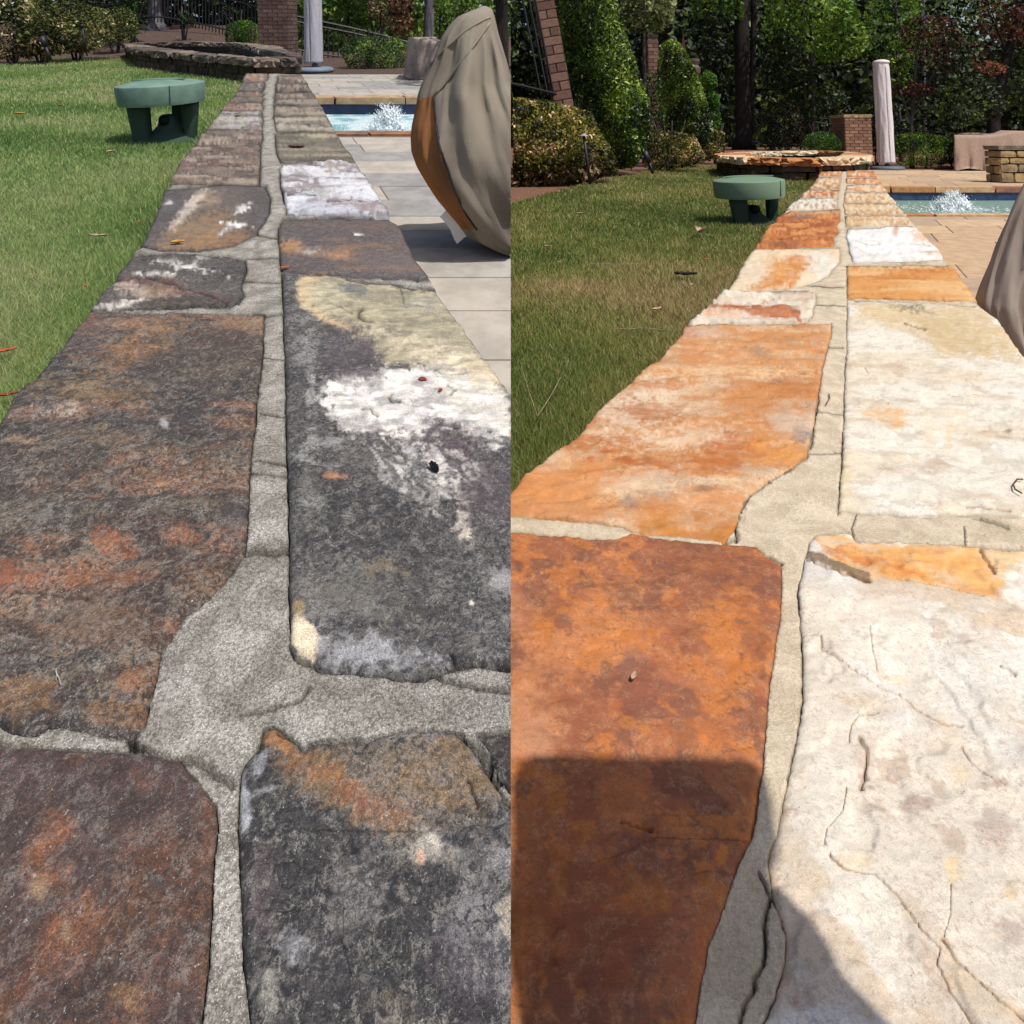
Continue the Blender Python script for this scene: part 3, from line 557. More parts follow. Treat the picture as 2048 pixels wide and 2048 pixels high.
rowsR = [(263, 247, (150, 142, 128), (200, 192, 176)), (246, 232, (150, 140, 122), (196, 186, 166)), (231, 212, (140, 128, 112), (170, 152, 128)), (211, 198, (110, 102, 96), (160, 146, 130)), (197, 184, (112, 96, 90), (150, 116, 96)), (183, 168, (134, 112, 98), (104, 92, 88)), (167, 150, (112, 98, 92), (152, 124, 104))]
LK = [(552, 150), (549, 159), (546, 186), (541, 225), (549, 265)]
for i, (yb, yt, c1, c2) in enumerate(rowsR):
    ym = (yb+yt)/2
    jt = rng.uniform(-1.6, 1.6, 4)
    poly = [(interp(LK, yt)+5+jt[3], yt+.5+jt[0]), ((interp(LK, yt)+interp(LR, yt))/2, yt+.3), (interp(LR, yt)-1+jt[1], yt+.5), (interp(LR, yb)+jt[2], yb-.5), ((interp(LK, yb)+interp(LR, yb))/2, yb-.5), (interp(LK, yb)+5, yb-1)]
    capstone(L, wallL, M_SL, poly, c1, [(c2, 7, 30, .42, .54, .85), ((56, 53, 53), 7, 40, .52, .60, .75), ((190, 180, 160), 10, 60, .56, .61, .6)], mott=.6, seed=40+i, relief=.008, step=4.2, rough_edge=1.2, aniso=(5, 30))
mortar(L, wallL, M_ML, [(489, 145), (604, 149)]+[(x-3, y) for x, y in LR[1:]]+[(1100, 1200), (1100, 2100), (-100, 2100), (-380, 1440)]+[(x+4, y) for x, y in LE[::-1][2:]], (1, 1, 1),
    cracks=[(z2((905, 750), (1000, 735), (1060, 715), (1130, 700), (1165, 650)), 2.6, .004), (z2((920, 160), (960, 140), (1030, 150), (1090, 152)), 4, .008), (z2((705, 905), (775, 955), (872, 1012)), 6, .014), (z2((505, 870), (560, 890), (690, 925)), 4.5, .008), (z2((1640, 610), (1720, 640), (1800, 650), (1932, 668)), 3.5, .006),
            (z1((985, 810), (1075, 815)), 1.5, .003), (z1((960, 975), (1010, 985), (1080, 1000)), 1.8, .004), (z1((950, 1030), (1085, 1040)), 1.8, .004), (z1((985, 590), (1070, 600)), 1.3, .002), (z1((970, 130), (1045, 145)), 1.5, .004), (z1((935, 220), (1050, 215)), 1.3, .003), (z1((925, 305), (1055, 310)), 1.3, .003), (z1((1000, 440), (1065, 430)), 1.4, .004), (z2((505, 865), (525, 880)), 9, .02), (z2((1790, 870), (1850, 950), (1885, 1005)), 8, .02)],
    blobs=[((900, 1400, 200, 60), (.8, .8, .8), .7, .5), ((300, 1360, 60, 90), (.86, .86, .88), .6, .5)])
# ---- right wall: the same wall after cleaning
M_SR = stone_mat('cleaned_stone', alb(128, 92, 68), (.78, .72, .62), 300, .50, .60, .66, .74, .35, bump=.38, vary=.12, grain=(.86, 1.12), crust=alb(214, 170, 128), crust_amt=.5, pit_amt=.5)
M_MR = mortar_mat('beige_mortar', alb(216, 200, 174), alb(198, 182, 156), alb(228, 216, 196), .8, (.86, .83, .79), .45)
wallR = thing('stone_wall', R, (float(P(R, 1650, 900)[0]), 1.0, 0), label='long low wall capped with clean orange and cream flagstones, after cleaning', cat='wall', group='stone walls capped with flagstones')
RE = [(1639, 345), (1626, 371), (1600, 392), (1584, 408), (1562, 429), (1536, 453), (1509, 498), (1490, 522), (1469, 559), (1453, 585), (1427, 601), (1384, 648), (1363, 665), (1321, 713), (1262, 760), (1209, 803), (1162, 866), (1093, 919), (1045, 956), (1024, 983), (950, 1045)]
RR = [(1743, 338), (1756, 358), (1774, 382), (1790, 403), (1812, 429), (1830, 453), (1849, 472), (1878, 498), (1888, 519), (1906, 530), (1951, 601), (1994, 638), (2020, 676), (2047, 713), (2100, 780), (2200, 900)]
CR, WH, OG, RU = (226, 216, 196), (238, 234, 224), (206, 138, 72), (170, 88, 44)
capstone(R, wallR, M_SR, [(940, 1048), (1024, 1058), (1130, 1069), (1204, 1077), (1236, 1076), (1262, 1066), (1342, 1077), (1448, 1085), (1512, 1090), (1538, 1114), (1562, 1125), (1563, 1180), (1559, 1236), (1549, 1300), (1538, 1368), (1530, 1474), (1522, 1554), (1504, 1676), (1474, 1734), (1448, 1808), (1416, 1882), (1390, 2031), (1384, 2048), (1376, 2110), (940, 2110)],
    (182, 113, 76), [((148, 88, 62), 9, 9, .42, .60, .62), ((208, 132, 78), 9, 9, .52, .66, .75), ((128, 84, 68), 40, 40, .52, .60, .7), ((216, 150, 112), 5, 5, .56, .66, .6), ((210, 128, 62), 60, 60, .55, .62, .6)],
    [(e4(750, 180, 200, 110, 20), (138, 84, 62), .7, 30, 30, .4), (e4(860, 480, 120, 150, 0), (206, 124, 58), .6, 24, 34, .3), (e4(160, 560, 200, 60, -45), (210, 146, 106), .55, 40, 24, .05), (e4(60, 820, 100, 120, -30), (214, 158, 122), .6, 40, 26, .05), (e4(380, 720, 170, 50, -40), (150, 86, 66), .55, 24, 26, .4), (e4(440, 560, 60, 50, 0), (150, 106, 96), .5, 12, 18, .3),
     (e4(860, 420, 22, 10, 0), (84, 78, 84), .8, 4, 7, .2), (e4(858, 540, 14, 8, 30), (84, 78, 84), .8, 3, 5, .2), (e4(940, 670, 26, 60, 0), (150, 84, 60), .7, 5, 7, .3), (e4(930, 480, 60, 70, 0), (148, 92, 64), .5, 14, 18, .4), (e4(560, 600, 90, 140, 30), (160, 92, 70), .5, 30, 26, .3), (e4(700, 840, 120, 90, 0), (208, 122, 62), .5, 24, 30, .2),
     (e4(790, 1300, 22, 42, 20), (212, 130, 62), .85, 4, 6, .1), (e4(430, 1080, 110, 90, 60), (204, 122, 66), .6, 24, 26, .2), (e4(300, 1500, 300, 300, 0), (150, 86, 58), .55, 60, 40, .4), (e4(905, 1200, 12, 180, 5), (210, 130, 72), .7, 5, 5, 0), (e4(700, 1750, 26, 180, 10), (196, 112, 60), .6, 8, 14, .1)],
    mott=.7, seed=51, relief=.0025, cracks=[(z4((415, 1165), (470, 1185), (525, 1200)), 4, .006), (z4((530, 1225), (660, 1240), (780, 1238), (890, 1240)), 1.5, .002), (z4((975, 640), (965, 760), (950, 900), (935, 1040), (905, 1220)), 2.0, .003)], label='rust orange flagstone, nearest on the lawn side, partly in shadow')
capstone(R, wallR, M_SR, [(1368, 649), (1501, 646), (1600, 647), (1663, 646), (1661, 670), (1655, 697), (1644, 739), (1633, 813), (1627, 850), (1620, 877), (1612, 909), (1586, 930), (1543, 956), (1501, 983), (1488, 1000), (1480, 1020), (1469, 1056), (1448, 1080), (1395, 1074), (1342, 1069), (1284, 1064), (1247, 1050), (1183, 1040), (1103, 1035), (1024, 1029), (940, 1020), (930, 1060), (945, 1050), (1024, 983), (1045, 956), (1093, 919), (1162, 866), (1209, 803), (1262, 760), (1321, 713), (1363, 665)],
    (204, 146, 94), [((224, 196, 160), 7, 14, .48, .60, .8), ((188, 116, 62), 6, 14, .52, .64, .7), ((196, 176, 154), 20, 30, .58, .70, .5)],
    [(e3(900, 560, 280, 80, -8), (206, 140, 84), .85, 30, 24, .1), (e3(720, 500, 90, 18, 0), (204, 176, 160), .7, 10, 14, .1), (e3(860, 655, 320, 12, 0), (230, 190, 142), .75, 8, 10, 0), (e3(925, 575, 40, 14, 20), (130, 116, 96), .6, 6, 14, .5), (e3(1060, 545, 60, 18, 0), (150, 130, 104), .4, 8, 14, .4),
     (e3(480, 770, 160, 90, -20), (226, 204, 176), .8, 24, 26, .1), (e3(520, 800, 130, 45, 8), (176, 106, 60), .8, 10, 22, .1), (e3(530, 700, 90, 16, 0), (190, 122, 74), .7, 6, 14, .1), (e3(860, 780, 180, 80, -10), (198, 130, 76), .6, 26, 30, .2), (e3(620, 900, 210, 40, 0), (228, 206, 178), .75, 16, 26, .1), (e3(760, 870, 120, 30, 0), (212, 178, 144), .7, 12, 22, .2),
     (e3(425, 985, 46, 22, 5), (176, 98, 50), .95, 3, 8, 0), (e3(355, 950, 26, 12, 0), (186, 108, 58), .9, 3, 7, 0), (e3(300, 982, 24, 12, 0), (180, 104, 58), .9, 3, 7, 0), (e3(520, 1000, 60, 26, 0), (180, 106, 58), .85, 5, 12, 0), (e3(800, 960, 170, 70, -20), (184, 106, 52), .85, 16, 18, .1), (e3(1010, 920, 100, 60, 0), (216, 146, 76), .8, 16, 14, .05),
     (e3(1095, 885, 38, 26, -20), (112, 108, 108), .85, 6, 10, .3), (e3(1060, 830, 90, 60, 0), (196, 170, 150), .65, 16, 22, .2), (e3(740, 1085, 40, 12, 0), (120, 100, 86), .6, 5, 12, .5), (e3(500, 1130, 80, 18, -10), (140, 128, 120), .6, 6, 18, .4), (e3(180, 1080, 200, 80, -10), (214, 142, 84), .8, 22, 16, .05), (e3(480, 1060, 120, 40, 0), (222, 186, 156), .6, 14, 20, .1),
     (e3(760, 1140, 220, 60, -8), (206, 132, 72), .75, 18, 22, .1), (z4((450, 0), (860, 0), (810, 110), (480, 78)), (190, 122, 52), .85, 8, 8, .1), (e4(250, 0, 220, 22, 5), (208, 140, 96), .6, 10, 12, .05), (e3(1000, 690, 30, 12, -30), (120, 100, 84), .6, 4, 10, .4)],
    mott=.55, seed=52, relief=.005, aniso=(6, 16), cracks=[(z3((470, 680), (620, 672), (800, 665), (900, 655), (1100, 655)), 1.6, .002), (z3((790, 855), (805, 862)), 2.2, .003)], label='long orange flagstone with cream and rust patches on the lawn side')
capstone(R, wallR, M_SR, [(1448, 585), (1501, 582), (1554, 583), (1631, 585), (1633, 601), (1627, 618), (1625, 632), (1618, 634), (1612, 646), (1602, 644), (1501, 645), (1384, 648), (1376, 646), (1427, 601)],
    (224, 212, 192), [((196, 168, 140), 8, 24, .5, .62, .5)],
    [(z3((740, 405), (800, 392), (1000, 405), (1080, 425), (1090, 450), (960, 445), (870, 420), (760, 410)), (178, 96, 48), .92, 4, 6, 0), (e3(780, 430, 90, 12, 5), (220, 160, 110), .7, 5, 7, 0), (e3(970, 378, 30, 5, -20), (176, 116, 90), .8, 2, 5, 0), (e3(1110, 400, 12, 34, -10), (206, 176, 140), .6, 4, 6, 0)],
    mott=.15, seed=53, relief=.009, cracks=[(z3((745, 395), (900, 398), (1010, 405), (1085, 430)), 2, .005)])
capstone(R, wallR, M_SR, [(1509, 498), (1607, 495), (1679, 495), (1680, 508), (1679, 522), (1662, 540), (1658, 549), (1639, 559), (1607, 570), (1554, 578), (1501, 583), (1453, 585), (1469, 559), (1490, 522)],
    (224, 202, 168), [((232, 218, 196), 6, 10, .5, .6, .6)],
    [(z3((1060, 205), (1130, 212), (1150, 240), (1095, 265), (1090, 300), (1060, 330), (900, 342), (960, 290), (1000, 230)), (204, 130, 58), .93, 4, 9, .05), (e3(990, 260, 40, 50, 40), (214, 160, 96), .7, 14, 10, 0), (e3(1170, 240, 60, 45, 20), (226, 222, 208), .8, 8, 8, 0), (e3(900, 260, 60, 60, 30), (226, 208, 184), .6, 14, 8, 0)], mott=.08, seed=54, relief=.005, label='cream flagstone with an orange centre')
capstone(R, wallR, M_SR, [(1575, 424), (1679, 419), (1680, 440), (1672, 452), (1678, 462), (1666, 477), (1669, 486), (1665, 493), (1607, 494), (1555, 499), (1510, 498), (1533, 458), (1554, 437)],
    (192, 118, 64), [((152, 82, 48), 7, 26, .48, .60, .8), ((222, 158, 96), 8, 30, .54, .64, .7)], [((1605, 434, 20, 4, -3), (120, 106, 98), .9, 3, 4, .1), ((1620, 422, 60, 6, 0), (222, 186, 140), .7, 4, 4, 0), ((1570, 490, 34, 6, 0), (120, 76, 60), .6, 4, 6, .3)], mott=.3, seed=55, relief=.010, aniso=(6, 28), step=4.4, cracks=[([(1560, 480), (1600, 470), (1640, 476)], 1.4, .004), ([(1575, 462), (1630, 455)], 1.3, .004)], label='brown orange flagstone with rippled surface')
rowsX = [(420, 396, (226, 222, 210), (204, 196, 180)), (395, 378, (188, 114, 66), (216, 164, 116)), (377, 353, (222, 188, 144), (186, 116, 70)), (352, 342, (206, 130, 66), (220, 156, 96))]
RJ = [(1690, 340), (1684, 376), (1680, 398), (1679, 424)]
for i, (yb, yt, c1, c2) in enumerate(rowsX):
    ym = (yb+yt)/2
    poly = [(interp(RE, yt)+1, yt+1), ((interp(RE, yt)+interp(RJ, yt))/2, yt+.5), (interp(RJ, yt)-5, yt+1), (interp(RJ, ym)-6, ym), (interp(RJ, yb)-6, yb-1), ((interp(RE, yb)+interp(RJ, yb))/2, yb-.5), (interp(RE, yb)+1, yb-1), (interp(RE, ym), ym)]
    capstone(R, wallR, M_SR, poly, c1, [(c2, 7, 30, .44, .54, .85), ((236, 220, 194), 7, 90, .52, .57, .7), ((150, 92, 58), 8, 120, .56, .61, .6)], mott=.3, seed=60+i, relief=.009, step=4.2, rough_edge=1.3, aniso=(5, 30))
capstone(R, wallR, M_SR, [(1618, 1082), (1633, 1066), (1660, 1062), (1690, 1062), (1702, 1066), (1712, 1078), (1729, 1082), (1819, 1082), (1880, 1087), (1946, 1090), (2048, 1096), (2150, 1100), (2150, 2110), (1510, 2110), (1517, 2048), (1543, 1994), (1570, 1914), (1570, 1851), (1543, 1777), (1535, 1713), (1545, 1680), (1554, 1660), (1565, 1600), (1575, 1554), (1596, 1464), (1607, 1395), (1604, 1289), (1596, 1183), (1610, 1125)],
    (240, 231, 214), [((222, 208, 186), 9, 9, .48, .60, .55), ((230, 224, 214), 14, 14, .5, .60, .6), ((204, 172, 134), 14, 14, .58, .66, .55), ((176, 148, 124), 34, 34, .63, .69, .5), ((220, 208, 190), 60, 60, .54, .62, .5)],
    [(z4((1145, 85), (1200, 72), (1290, 85), (1330, 115), (1740, 128), (1932, 138), (1932, 160), (1870, 200), (1850, 300), (1780, 315), (1640, 285), (1480, 270), (1300, 250), (1210, 190), (1160, 130)), (232, 176, 106), .95, 5, 10, .0),
     (e4(1350, 180, 150, 26, 12), (206, 122, 56), .7, 8, 14, .05), (e4(1460, 235, 110, 18, 10), (208, 120, 54), .7, 7, 12, .05), (e4(1600, 190, 130, 40, 5), (226, 156, 84), .6, 14, 14, 0), (e4(1870, 185, 60, 50, 0), (234, 204, 152), .6, 12, 10, 0), (e4(1740, 300, 90, 14, 5), (224, 160, 96), .7, 7, 8, 0),
     (z4((1110, 150), (1150, 155), (1240, 195), (1350, 240), (1358, 272), (1330, 275), (1230, 232), (1112, 185)), (132, 112, 88), .95, 2.5, 3, .6), (e4(1530, 1090, 80, 30, 10), (184, 160, 146), .75, 7, 18, .4), (e4(1830, 1200, 70, 70, 20), (186, 170, 158), .75, 14, 18, .5), (e4(1900, 1560, 70, 44, 10), (188, 168, 154), .7, 10, 18, .5), (e4(1830, 1030, 50, 20, 0), (150, 128, 112), .5, 6, 16, .5),
     (e4(1665, 1350, 26, 60, 5), (234, 204, 150), .85, 8, 8, 0), (e4(1290, 1320, 60, 40, 0), (232, 208, 168), .6, 12, 14, 0), (e4(1440, 620, 50, 18, 20), (234, 210, 174), .8, 6, 8, 0), (e4(1690, 980, 50, 50, 0), (228, 206, 172), .6, 12, 14, 0), (e4(1880, 1430, 26, 30, 0), (230, 200, 152), .6, 6, 7, 0), (z4((1600, 1600), (1650, 1590), (1700, 1700), (1932, 1880), (1932, 1932), (1740, 1932), (1640, 1760)), (216, 190, 158), .8, 8, 12, .1),
     (e4(1410, 1700, 40, 20, 0), (206, 186, 170), .5, 5, 12, .3), (e4(1640, 880, 120, 30, 20), (218, 196, 170), .4, 12, 16, .1), (e4(1330, 900, 40, 60, 0), (214, 190, 164), .6, 10, 12, .1), (e4(1400, 380, 120, 60, 0), (226, 208, 184), .5, 20, 18, .05)],
    mott=.32, seed=71, relief=.004, aniso=(8, 8), cracks=[(z4((1165, 470), (1170, 510), (1230, 550), (1300, 610), (1390, 655), (1450, 680), (1500, 720), (1560, 765), (1620, 798), (1700, 800)), 2.6, .003), (z4((1270, 860), (1280, 800), (1330, 765), (1380, 755)), 2.2, .0025), (z4((1305, 850), (1335, 890), (1335, 960), (1318, 1030)), 6, .008),
        (z4((1260, 1030), (1250, 1120), (1185, 1190), (1180, 1250)), 2.2, .0025), (z4((1200, 1290), (1250, 1345), (1370, 1365), (1450, 1440), (1500, 1510), (1550, 1580), (1615, 1640), (1605, 1700), (1650, 1800), (1740, 1925)), 3.0, .004), (z4((1620, 1610), (1670, 1680), (1740, 1750), (1830, 1850), (1932, 1915)), 3.6, .005), (z4((1655, 1400), (1655, 1500), (1630, 1600)), 1.8, .002),
        (z4((1350, 440), (1360, 530), (1380, 600)), 1.6, .0015), (z4((1695, 880), (1730, 940), (1800, 1000), (1860, 1025)), 2.2, .0025), (z4((1845, 605), (1900, 635)), 3, .004), (z4((1110, 185), (1230, 232), (1330, 272), (1350, 270)), 4, .008), (z4((1765, 140), (1790, 180), (1820, 230)), 5, .007), (z4((1100, 462), (1165, 468)), 1.6, .002), (z4((1480, 265), (1640, 285), (1780, 318)), 1.8, .002)],
    label='white flagstone with hairline cracks and an orange far corner, nearest on the pool side')
capstone(R, wallR, M_SR, [(1694, 599), (1740, 600), (1792, 603), (1860, 607), (1925, 610), (1957, 612), (1994, 638), (2020, 676), (2047, 713), (2150, 830), (2150, 1040), (2048, 1030), (1946, 1027), (1861, 1029), (1800, 1027), (1739, 1024), (1676, 1015), (1680, 960), (1686, 903), (1688, 840), (1689, 771), (1692, 710), (1694, 654)],
    (234, 226, 208), [((224, 204, 172), 8, 14, .48, .60, .5), ((234, 230, 218), 9, 12, .52, .60, .6), ((200, 186, 164), 50, 70, .54, .62, .5), ((198, 170, 140), 16, 26, .66, .76, .6)],
    [(z3((1290, 385), (1760, 400), (1900, 540), (1925, 600), (1800, 605), (1640, 590), (1530, 510), (1400, 470), (1310, 430)), (212, 186, 142), .93, 10, 14, .05), (e3(1650, 510, 150, 50, 20), (196, 172, 128), .6, 22, 16, .05), (e3(1500, 411, 56, 15, 5), (118, 116, 106), .9, 5, 8, .4), (e3(1510, 475, 40, 10, 20), (226, 214, 190), .8, 4, 8, 0), (e3(1420, 430, 90, 22, 0), (222, 194, 146), .6, 10, 12, 0),
     (e3(1420, 815, 75, 22, 8), (226, 178, 118), .85, 6, 14, .05), (e3(1450, 850, 26, 14, 0), (222, 166, 100), .7, 5, 6, 0), (e3(1650, 900, 14, 50, 0), (230, 204, 160), .7, 5, 6, 0), (e3(1570, 870, 30, 50, 0), (232, 212, 178), .6, 8, 10, 0), (e3(1590, 1000, 50, 30, 0), (196, 172, 146), .6, 7, 16, .4), (e3(1260, 1060, 24, 90, 0), (232, 210, 162), .7, 8, 10, 0), (e3(1415, 1025, 26, 10, 0), (176, 150, 126), .6, 4, 8, .3),
     (e3(1875, 875, 12, 8, 0), (140, 108, 88), .8, 2.5, 3, 0), (e3(1690, 660, 60, 12, 0), (230, 206, 176), .7, 6, 12, 0), (e3(1330, 830, 30, 6, 0), (200, 172, 140), .6, 3, 8, 0), (e3(1900, 1130, 60, 26, 0), (222, 206, 180), .6, 8, 12, 0)],
    mott=.26, seed=72, relief=.003, aniso=(7, 9), cracks=[(z3((1715, 1155), (1740, 1162), (1800, 1166), (1880, 1172)), 3, .004), (z3((1480, 470), (1510, 480), (1560, 492)), 2.5, .005), (z3((1850, 485), (1890, 520), (1932, 560)), 2, .004), (z3((1360, 740), (1400, 760), (1420, 775)), 1.6, .002), (z3((1710, 685), (1740, 700)), 1.6, .002), (z3((1330, 640), (1345, 660)), 1.5, .002), (z3((1640, 740), (1720, 745)), 1.3, .0015)],
    label='largest cream flagstone on the pool side, tan at its far end')
capstone(R, wallR, M_SR, [(1692, 530), (1760, 530), (1830, 529), (1904, 530), (1930, 566), (1954, 601), (1900, 600), (1800, 597), (1694, 595)],
    (214, 152, 88), [((226, 184, 128), 4, 16, .46, .58, .8), ((190, 116, 56), 6, 26, .54, .64, .7)], [((1800, 535, 90, 6, 0), (228, 196, 148), .6, 5, 6, 0), ((1850, 541, 60, 5, 0), (186, 106, 52), .7, 4, 7, 0)], mott=.12, seed=73, relief=.003, aniso=(4, 18))
capstone(R, wallR, M_SR, [(1694, 458), (1740, 456), (1782, 453), (1830, 453), (1849, 472), (1878, 498), (1886, 517), (1830, 521), (1760, 522), (1706, 522), (1700, 505), (1698, 490), (1692, 475)],
    (236, 234, 228), [((224, 216, 206), 8, 24, .5, .62, .6)], [((1845, 474, 22, 9, 20), (222, 166, 118), .75, 5, 9, 0), ((1792, 461, 6, 8, 0), (200, 140, 100), .7, 3, 4, 0), ((1868, 505, 22, 4, 0), (216, 160, 116), .7, 3, 6, 0), ((1720, 500, 14, 3, 20), (196, 160, 140), .6, 2, 4, 0)], mott=.06, seed=74, relief=.007, aniso=(6, 24), cracks=[([(1712, 484), (1735, 490), (1760, 488)], 1.3, .003), ([(1820, 487), (1860, 490)], 1.2, .003)], label='brightest white flagstone with a few orange streaks')
rowsY = [(452, 431, (214, 180, 132), (222, 196, 156)), (430, 406, (216, 190, 150), (204, 172, 128)), (405, 384, (218, 186, 140), (228, 204, 166)), (383, 368, (222, 172, 120), (230, 200, 160)), (367, 355, (206, 132, 80), (226, 180, 132)), (354, 341, (222, 160, 110), (204, 124, 76))]
RK = [(1695, 340), (1692, 371), (1688, 405), (1692, 450)]
for i, (yb, yt, c1, c2) in enumerate(rowsY):
    jt = rng.uniform(-2, 2, 4)
    poly = [(interp(RK, yt)+jt[3], yt+.5+jt[0]*.6), ((interp(RK, yt)+interp(RR, yt))/2, yt+.3), (interp(RR, yt)-1+jt[1], yt+.5), (interp(RR, yb), yb-1), ((interp(RK, yb)+interp(RR, yb))/2, yb-.5), (interp(RK, yb), yb-1)]
    capstone(R, wallR, M_SR, poly, c1, [(c2, 5, 30, .44, .54, .85), ((236, 222, 198), 6, 100, .52, .57, .7), ((172, 112, 70), 6, 120, .56, .61, .6)], mott=.25, seed=80+i, relief=.007, step=4.2, rough_edge=1.2, aniso=(4, 30))
mortar(R, wallR, M_MR, [(1640, 341), (1742, 340)]+[(x-3, y) for x, y in RR[1:]]+[(2180, 1100), (2180, 2100), (960, 2100), (950, 1050)]+[(x+4, y) for x, y in RE[::-1][1:]], (1, 1, 1), gaps=False,
    cracks=[(z4((980, 1430), (960, 1500), (955, 1620), (940, 1700), (900, 1800), (860, 1880), (855, 1932)), 4.5, .008), (z4((930, 1360), (960, 1420), (1000, 1480), (1030, 1570)), 3, .005), (z4((1090, 300), (1095, 480), (1100, 690)), 3, .006), (z4((1100, 690), (1075, 850), (1040, 1000)), 2.4, .004), (z4((970, 165), (1000, 185), (1015, 190)), 3, .004), (z3((1250, 900), (1240, 1060), (1232, 1170)), 2.4, .006), (z3((1165, 640), (1150, 780), (1125, 930)), 2.2, .005),
            (z3((1110, 960), (1060, 1005), (980, 1050), (905, 1100), (862, 1170)), 3, .007), (z3((1145, 800), (1250, 805)), 1.3, .002), (z3((1120, 955), (1240, 950)), 1.3, .002), (z3((1180, 550), (1250, 555)), 1.2, .002), (z3((1150, 395), (1260, 398)), 1.2, .002), (z3((1100, 320), (1250, 330)), 1.2, .002), (z4((840, 30), (845, 90), (800, 108)), 3.5, .008), (z4((1300, 0), (1280, 50), (1290, 90)), 1.5, .002), (z4((1705, 50), (1710, 120)), 1.5, .002), (z4((1740, 8), (1870, 55)), 3, .006), (z4((980, 1830), (960, 1880), (975, 1932)), 3.2, .004)])
# wall bodies under the cap
M_BODY = simple('wall_rubble', alb(150, 136, 116), alb(96, 84, 74), 14, .9, .8, .01)
def wall_body(S, wall, a, b):
    g = Geo()
    pa = P(S, *np.array(a).T)[:, :2]; pb = P(S, *np.array(b).T)[:, :2]
    n = len(pa); V = np.concatenate([np.c_[pa, np.full(n, -.052)], np.c_[pb, np.full(n, -.052)], np.c_[pa, np.full(n, -.40)], np.c_[pb, np.full(n, -.40)]])
    Fs = []
    for i in range(n-1): Fs += [(i, i+1, n+i+1, n+i), (2*n+i, 2*n+i+1, i+1, i), (n+i, n+i+1, 3*n+i+1, 3*n+i)]
    Fs += [(0, n, 3*n, 2*n), (n-1, 3*n-1, 4*n-1, 2*n-1)]
    g.add(V, Fs); gobj('wall_body', S, g, M_BODY, wall, fill=False)
ysL = [150, 200, 300, 450, 700, 1200, 2090]; kL = [(60/102)*.5]
wall_body(L, wallL, [(546-.55*(y-48)+2+ (0), y) for y in ysL], [(546+.52*(y-48)-2, y) for y in ysL])
ysR = [345, 400, 500, 700, 1000, 1500, 2090]
wall_body(R, wallR, [(1693-.86*(y-281)+2, y) for y in ysR], [(1693+.80*(y-281)-2, y) for y in ysR])
# ---------------------------------------------------------------- ground, lawn, patio, pool
def PP(S, px, py, z=0.): return P(S, px, py, z*S.u)
def PD(S, px, py, D): return Pd(S, px, py, D*S.u)
ZLAWN, ZPAT = -.10, -.35
NM = {-1: ('left', 'before cleaning'), 1: ('right', 'after cleaning')}
def wall_x(S, y, side):                   # plan x of the wall's edge at distance y (side -1 lawn, +1 patio)
    tab = {(-1, -1): LE, (-1, 1): LR, (1, -1): RE, (1, 1): RR}[(S.sgn, side)]
    pts = P(S, *np.array(tab, float).T)[:, :2]; o = np.argsort(pts[:, 1]); return np.interp(y, pts[o, 1], pts[o, 0])
M_SOIL = simple('woodland_floor', alb(112, 84, 64), alb(64, 48, 38), 6, .95, .8, .02)
M_STRAWL = simple('brown_mulch', alb(104, 84, 74), alb(66, 52, 46), 40, .95, .9, .01, st=(1, .35, 1)); M_STRAW = simple('pine_straw_mulch', alb(150, 108, 84), alb(92, 64, 52), 60, .95, .9, .01, st=(1, .35, 1))
def back_y(S): return (10.7 if S is L else 15.4)*S.u
def ground_z(S, x, y):
    u = S.u; lx = wall_x(S, np.clip(y, .3, 6.*u), -1)+S.k*np.maximum(y-6.*u, 0)
    t = ss(-.05, .35, (x-lx)/u)
    zl = ZLAWN*u-.012+u*((.55 if S is L else .18)*ss(10, 20, y/u)); zp = np.where(y < back_y(S), -1.6*u, (ZPAT-.015)*u+u*.25*ss(back_y(S)/u+.3, 26, y/u))
    n = (fbm(x*.9, y*.9, 4, 5)-.5)*.10*u*ss(9, 14, y/u)
    return zl*(1-t)+zp*t+n+.6*u*ss(26, 60, y/u)
def grid_obj(name, S, xs, ys, zf, mat, **tags):
    X, Y = np.meshgrid(xs, ys); Z = zf(X, Y); V = np.stack([X, Y, Z], -1).reshape(-1, 3); nx = len(xs)
    i = np.arange((len(ys)-1)*(nx-1)); r, c = i//(nx-1), i % (nx-1); a = r*nx+c
    return obj(name, S, V, np.stack([a, a+1, a+nx+1, a+nx], -1), mat, loc=(0, 0, 0), smooth=True, clip=False, **tags)
for S in (L, R):
    u = S.u
    ys = np.concatenate([np.linspace(-3, .3, 4), np.arange(.6, 16, .25), np.linspace(16.5, 45, 40), [60, 90, 150, 300]])*u
    xs = (np.concatenate([[-200, -90, -50, -30], np.arange(-24, -.2, .3), [0]]) if S is L else np.concatenate([[0], np.arange(.3, 26, .3), [35, 60, 100, 200]]))*u
    xs = np.unique(np.append(xs, 0.))
    if S is L: ys = np.unique(np.append(ys, back_y(L)-.01*u)); ys = np.unique(np.append(ys, back_y(L)))
    else: ys = np.unique(np.append(ys, [back_y(R)-.01*u, back_y(R)]))
    grid_obj('ground', S, xs, ys, lambda X, Y: ground_z(S, X, Y), M_STRAWL if S is L else M_STRAW, kind='structure', label='pine straw and soil behind the %s garden' % NM[S.sgn][0])
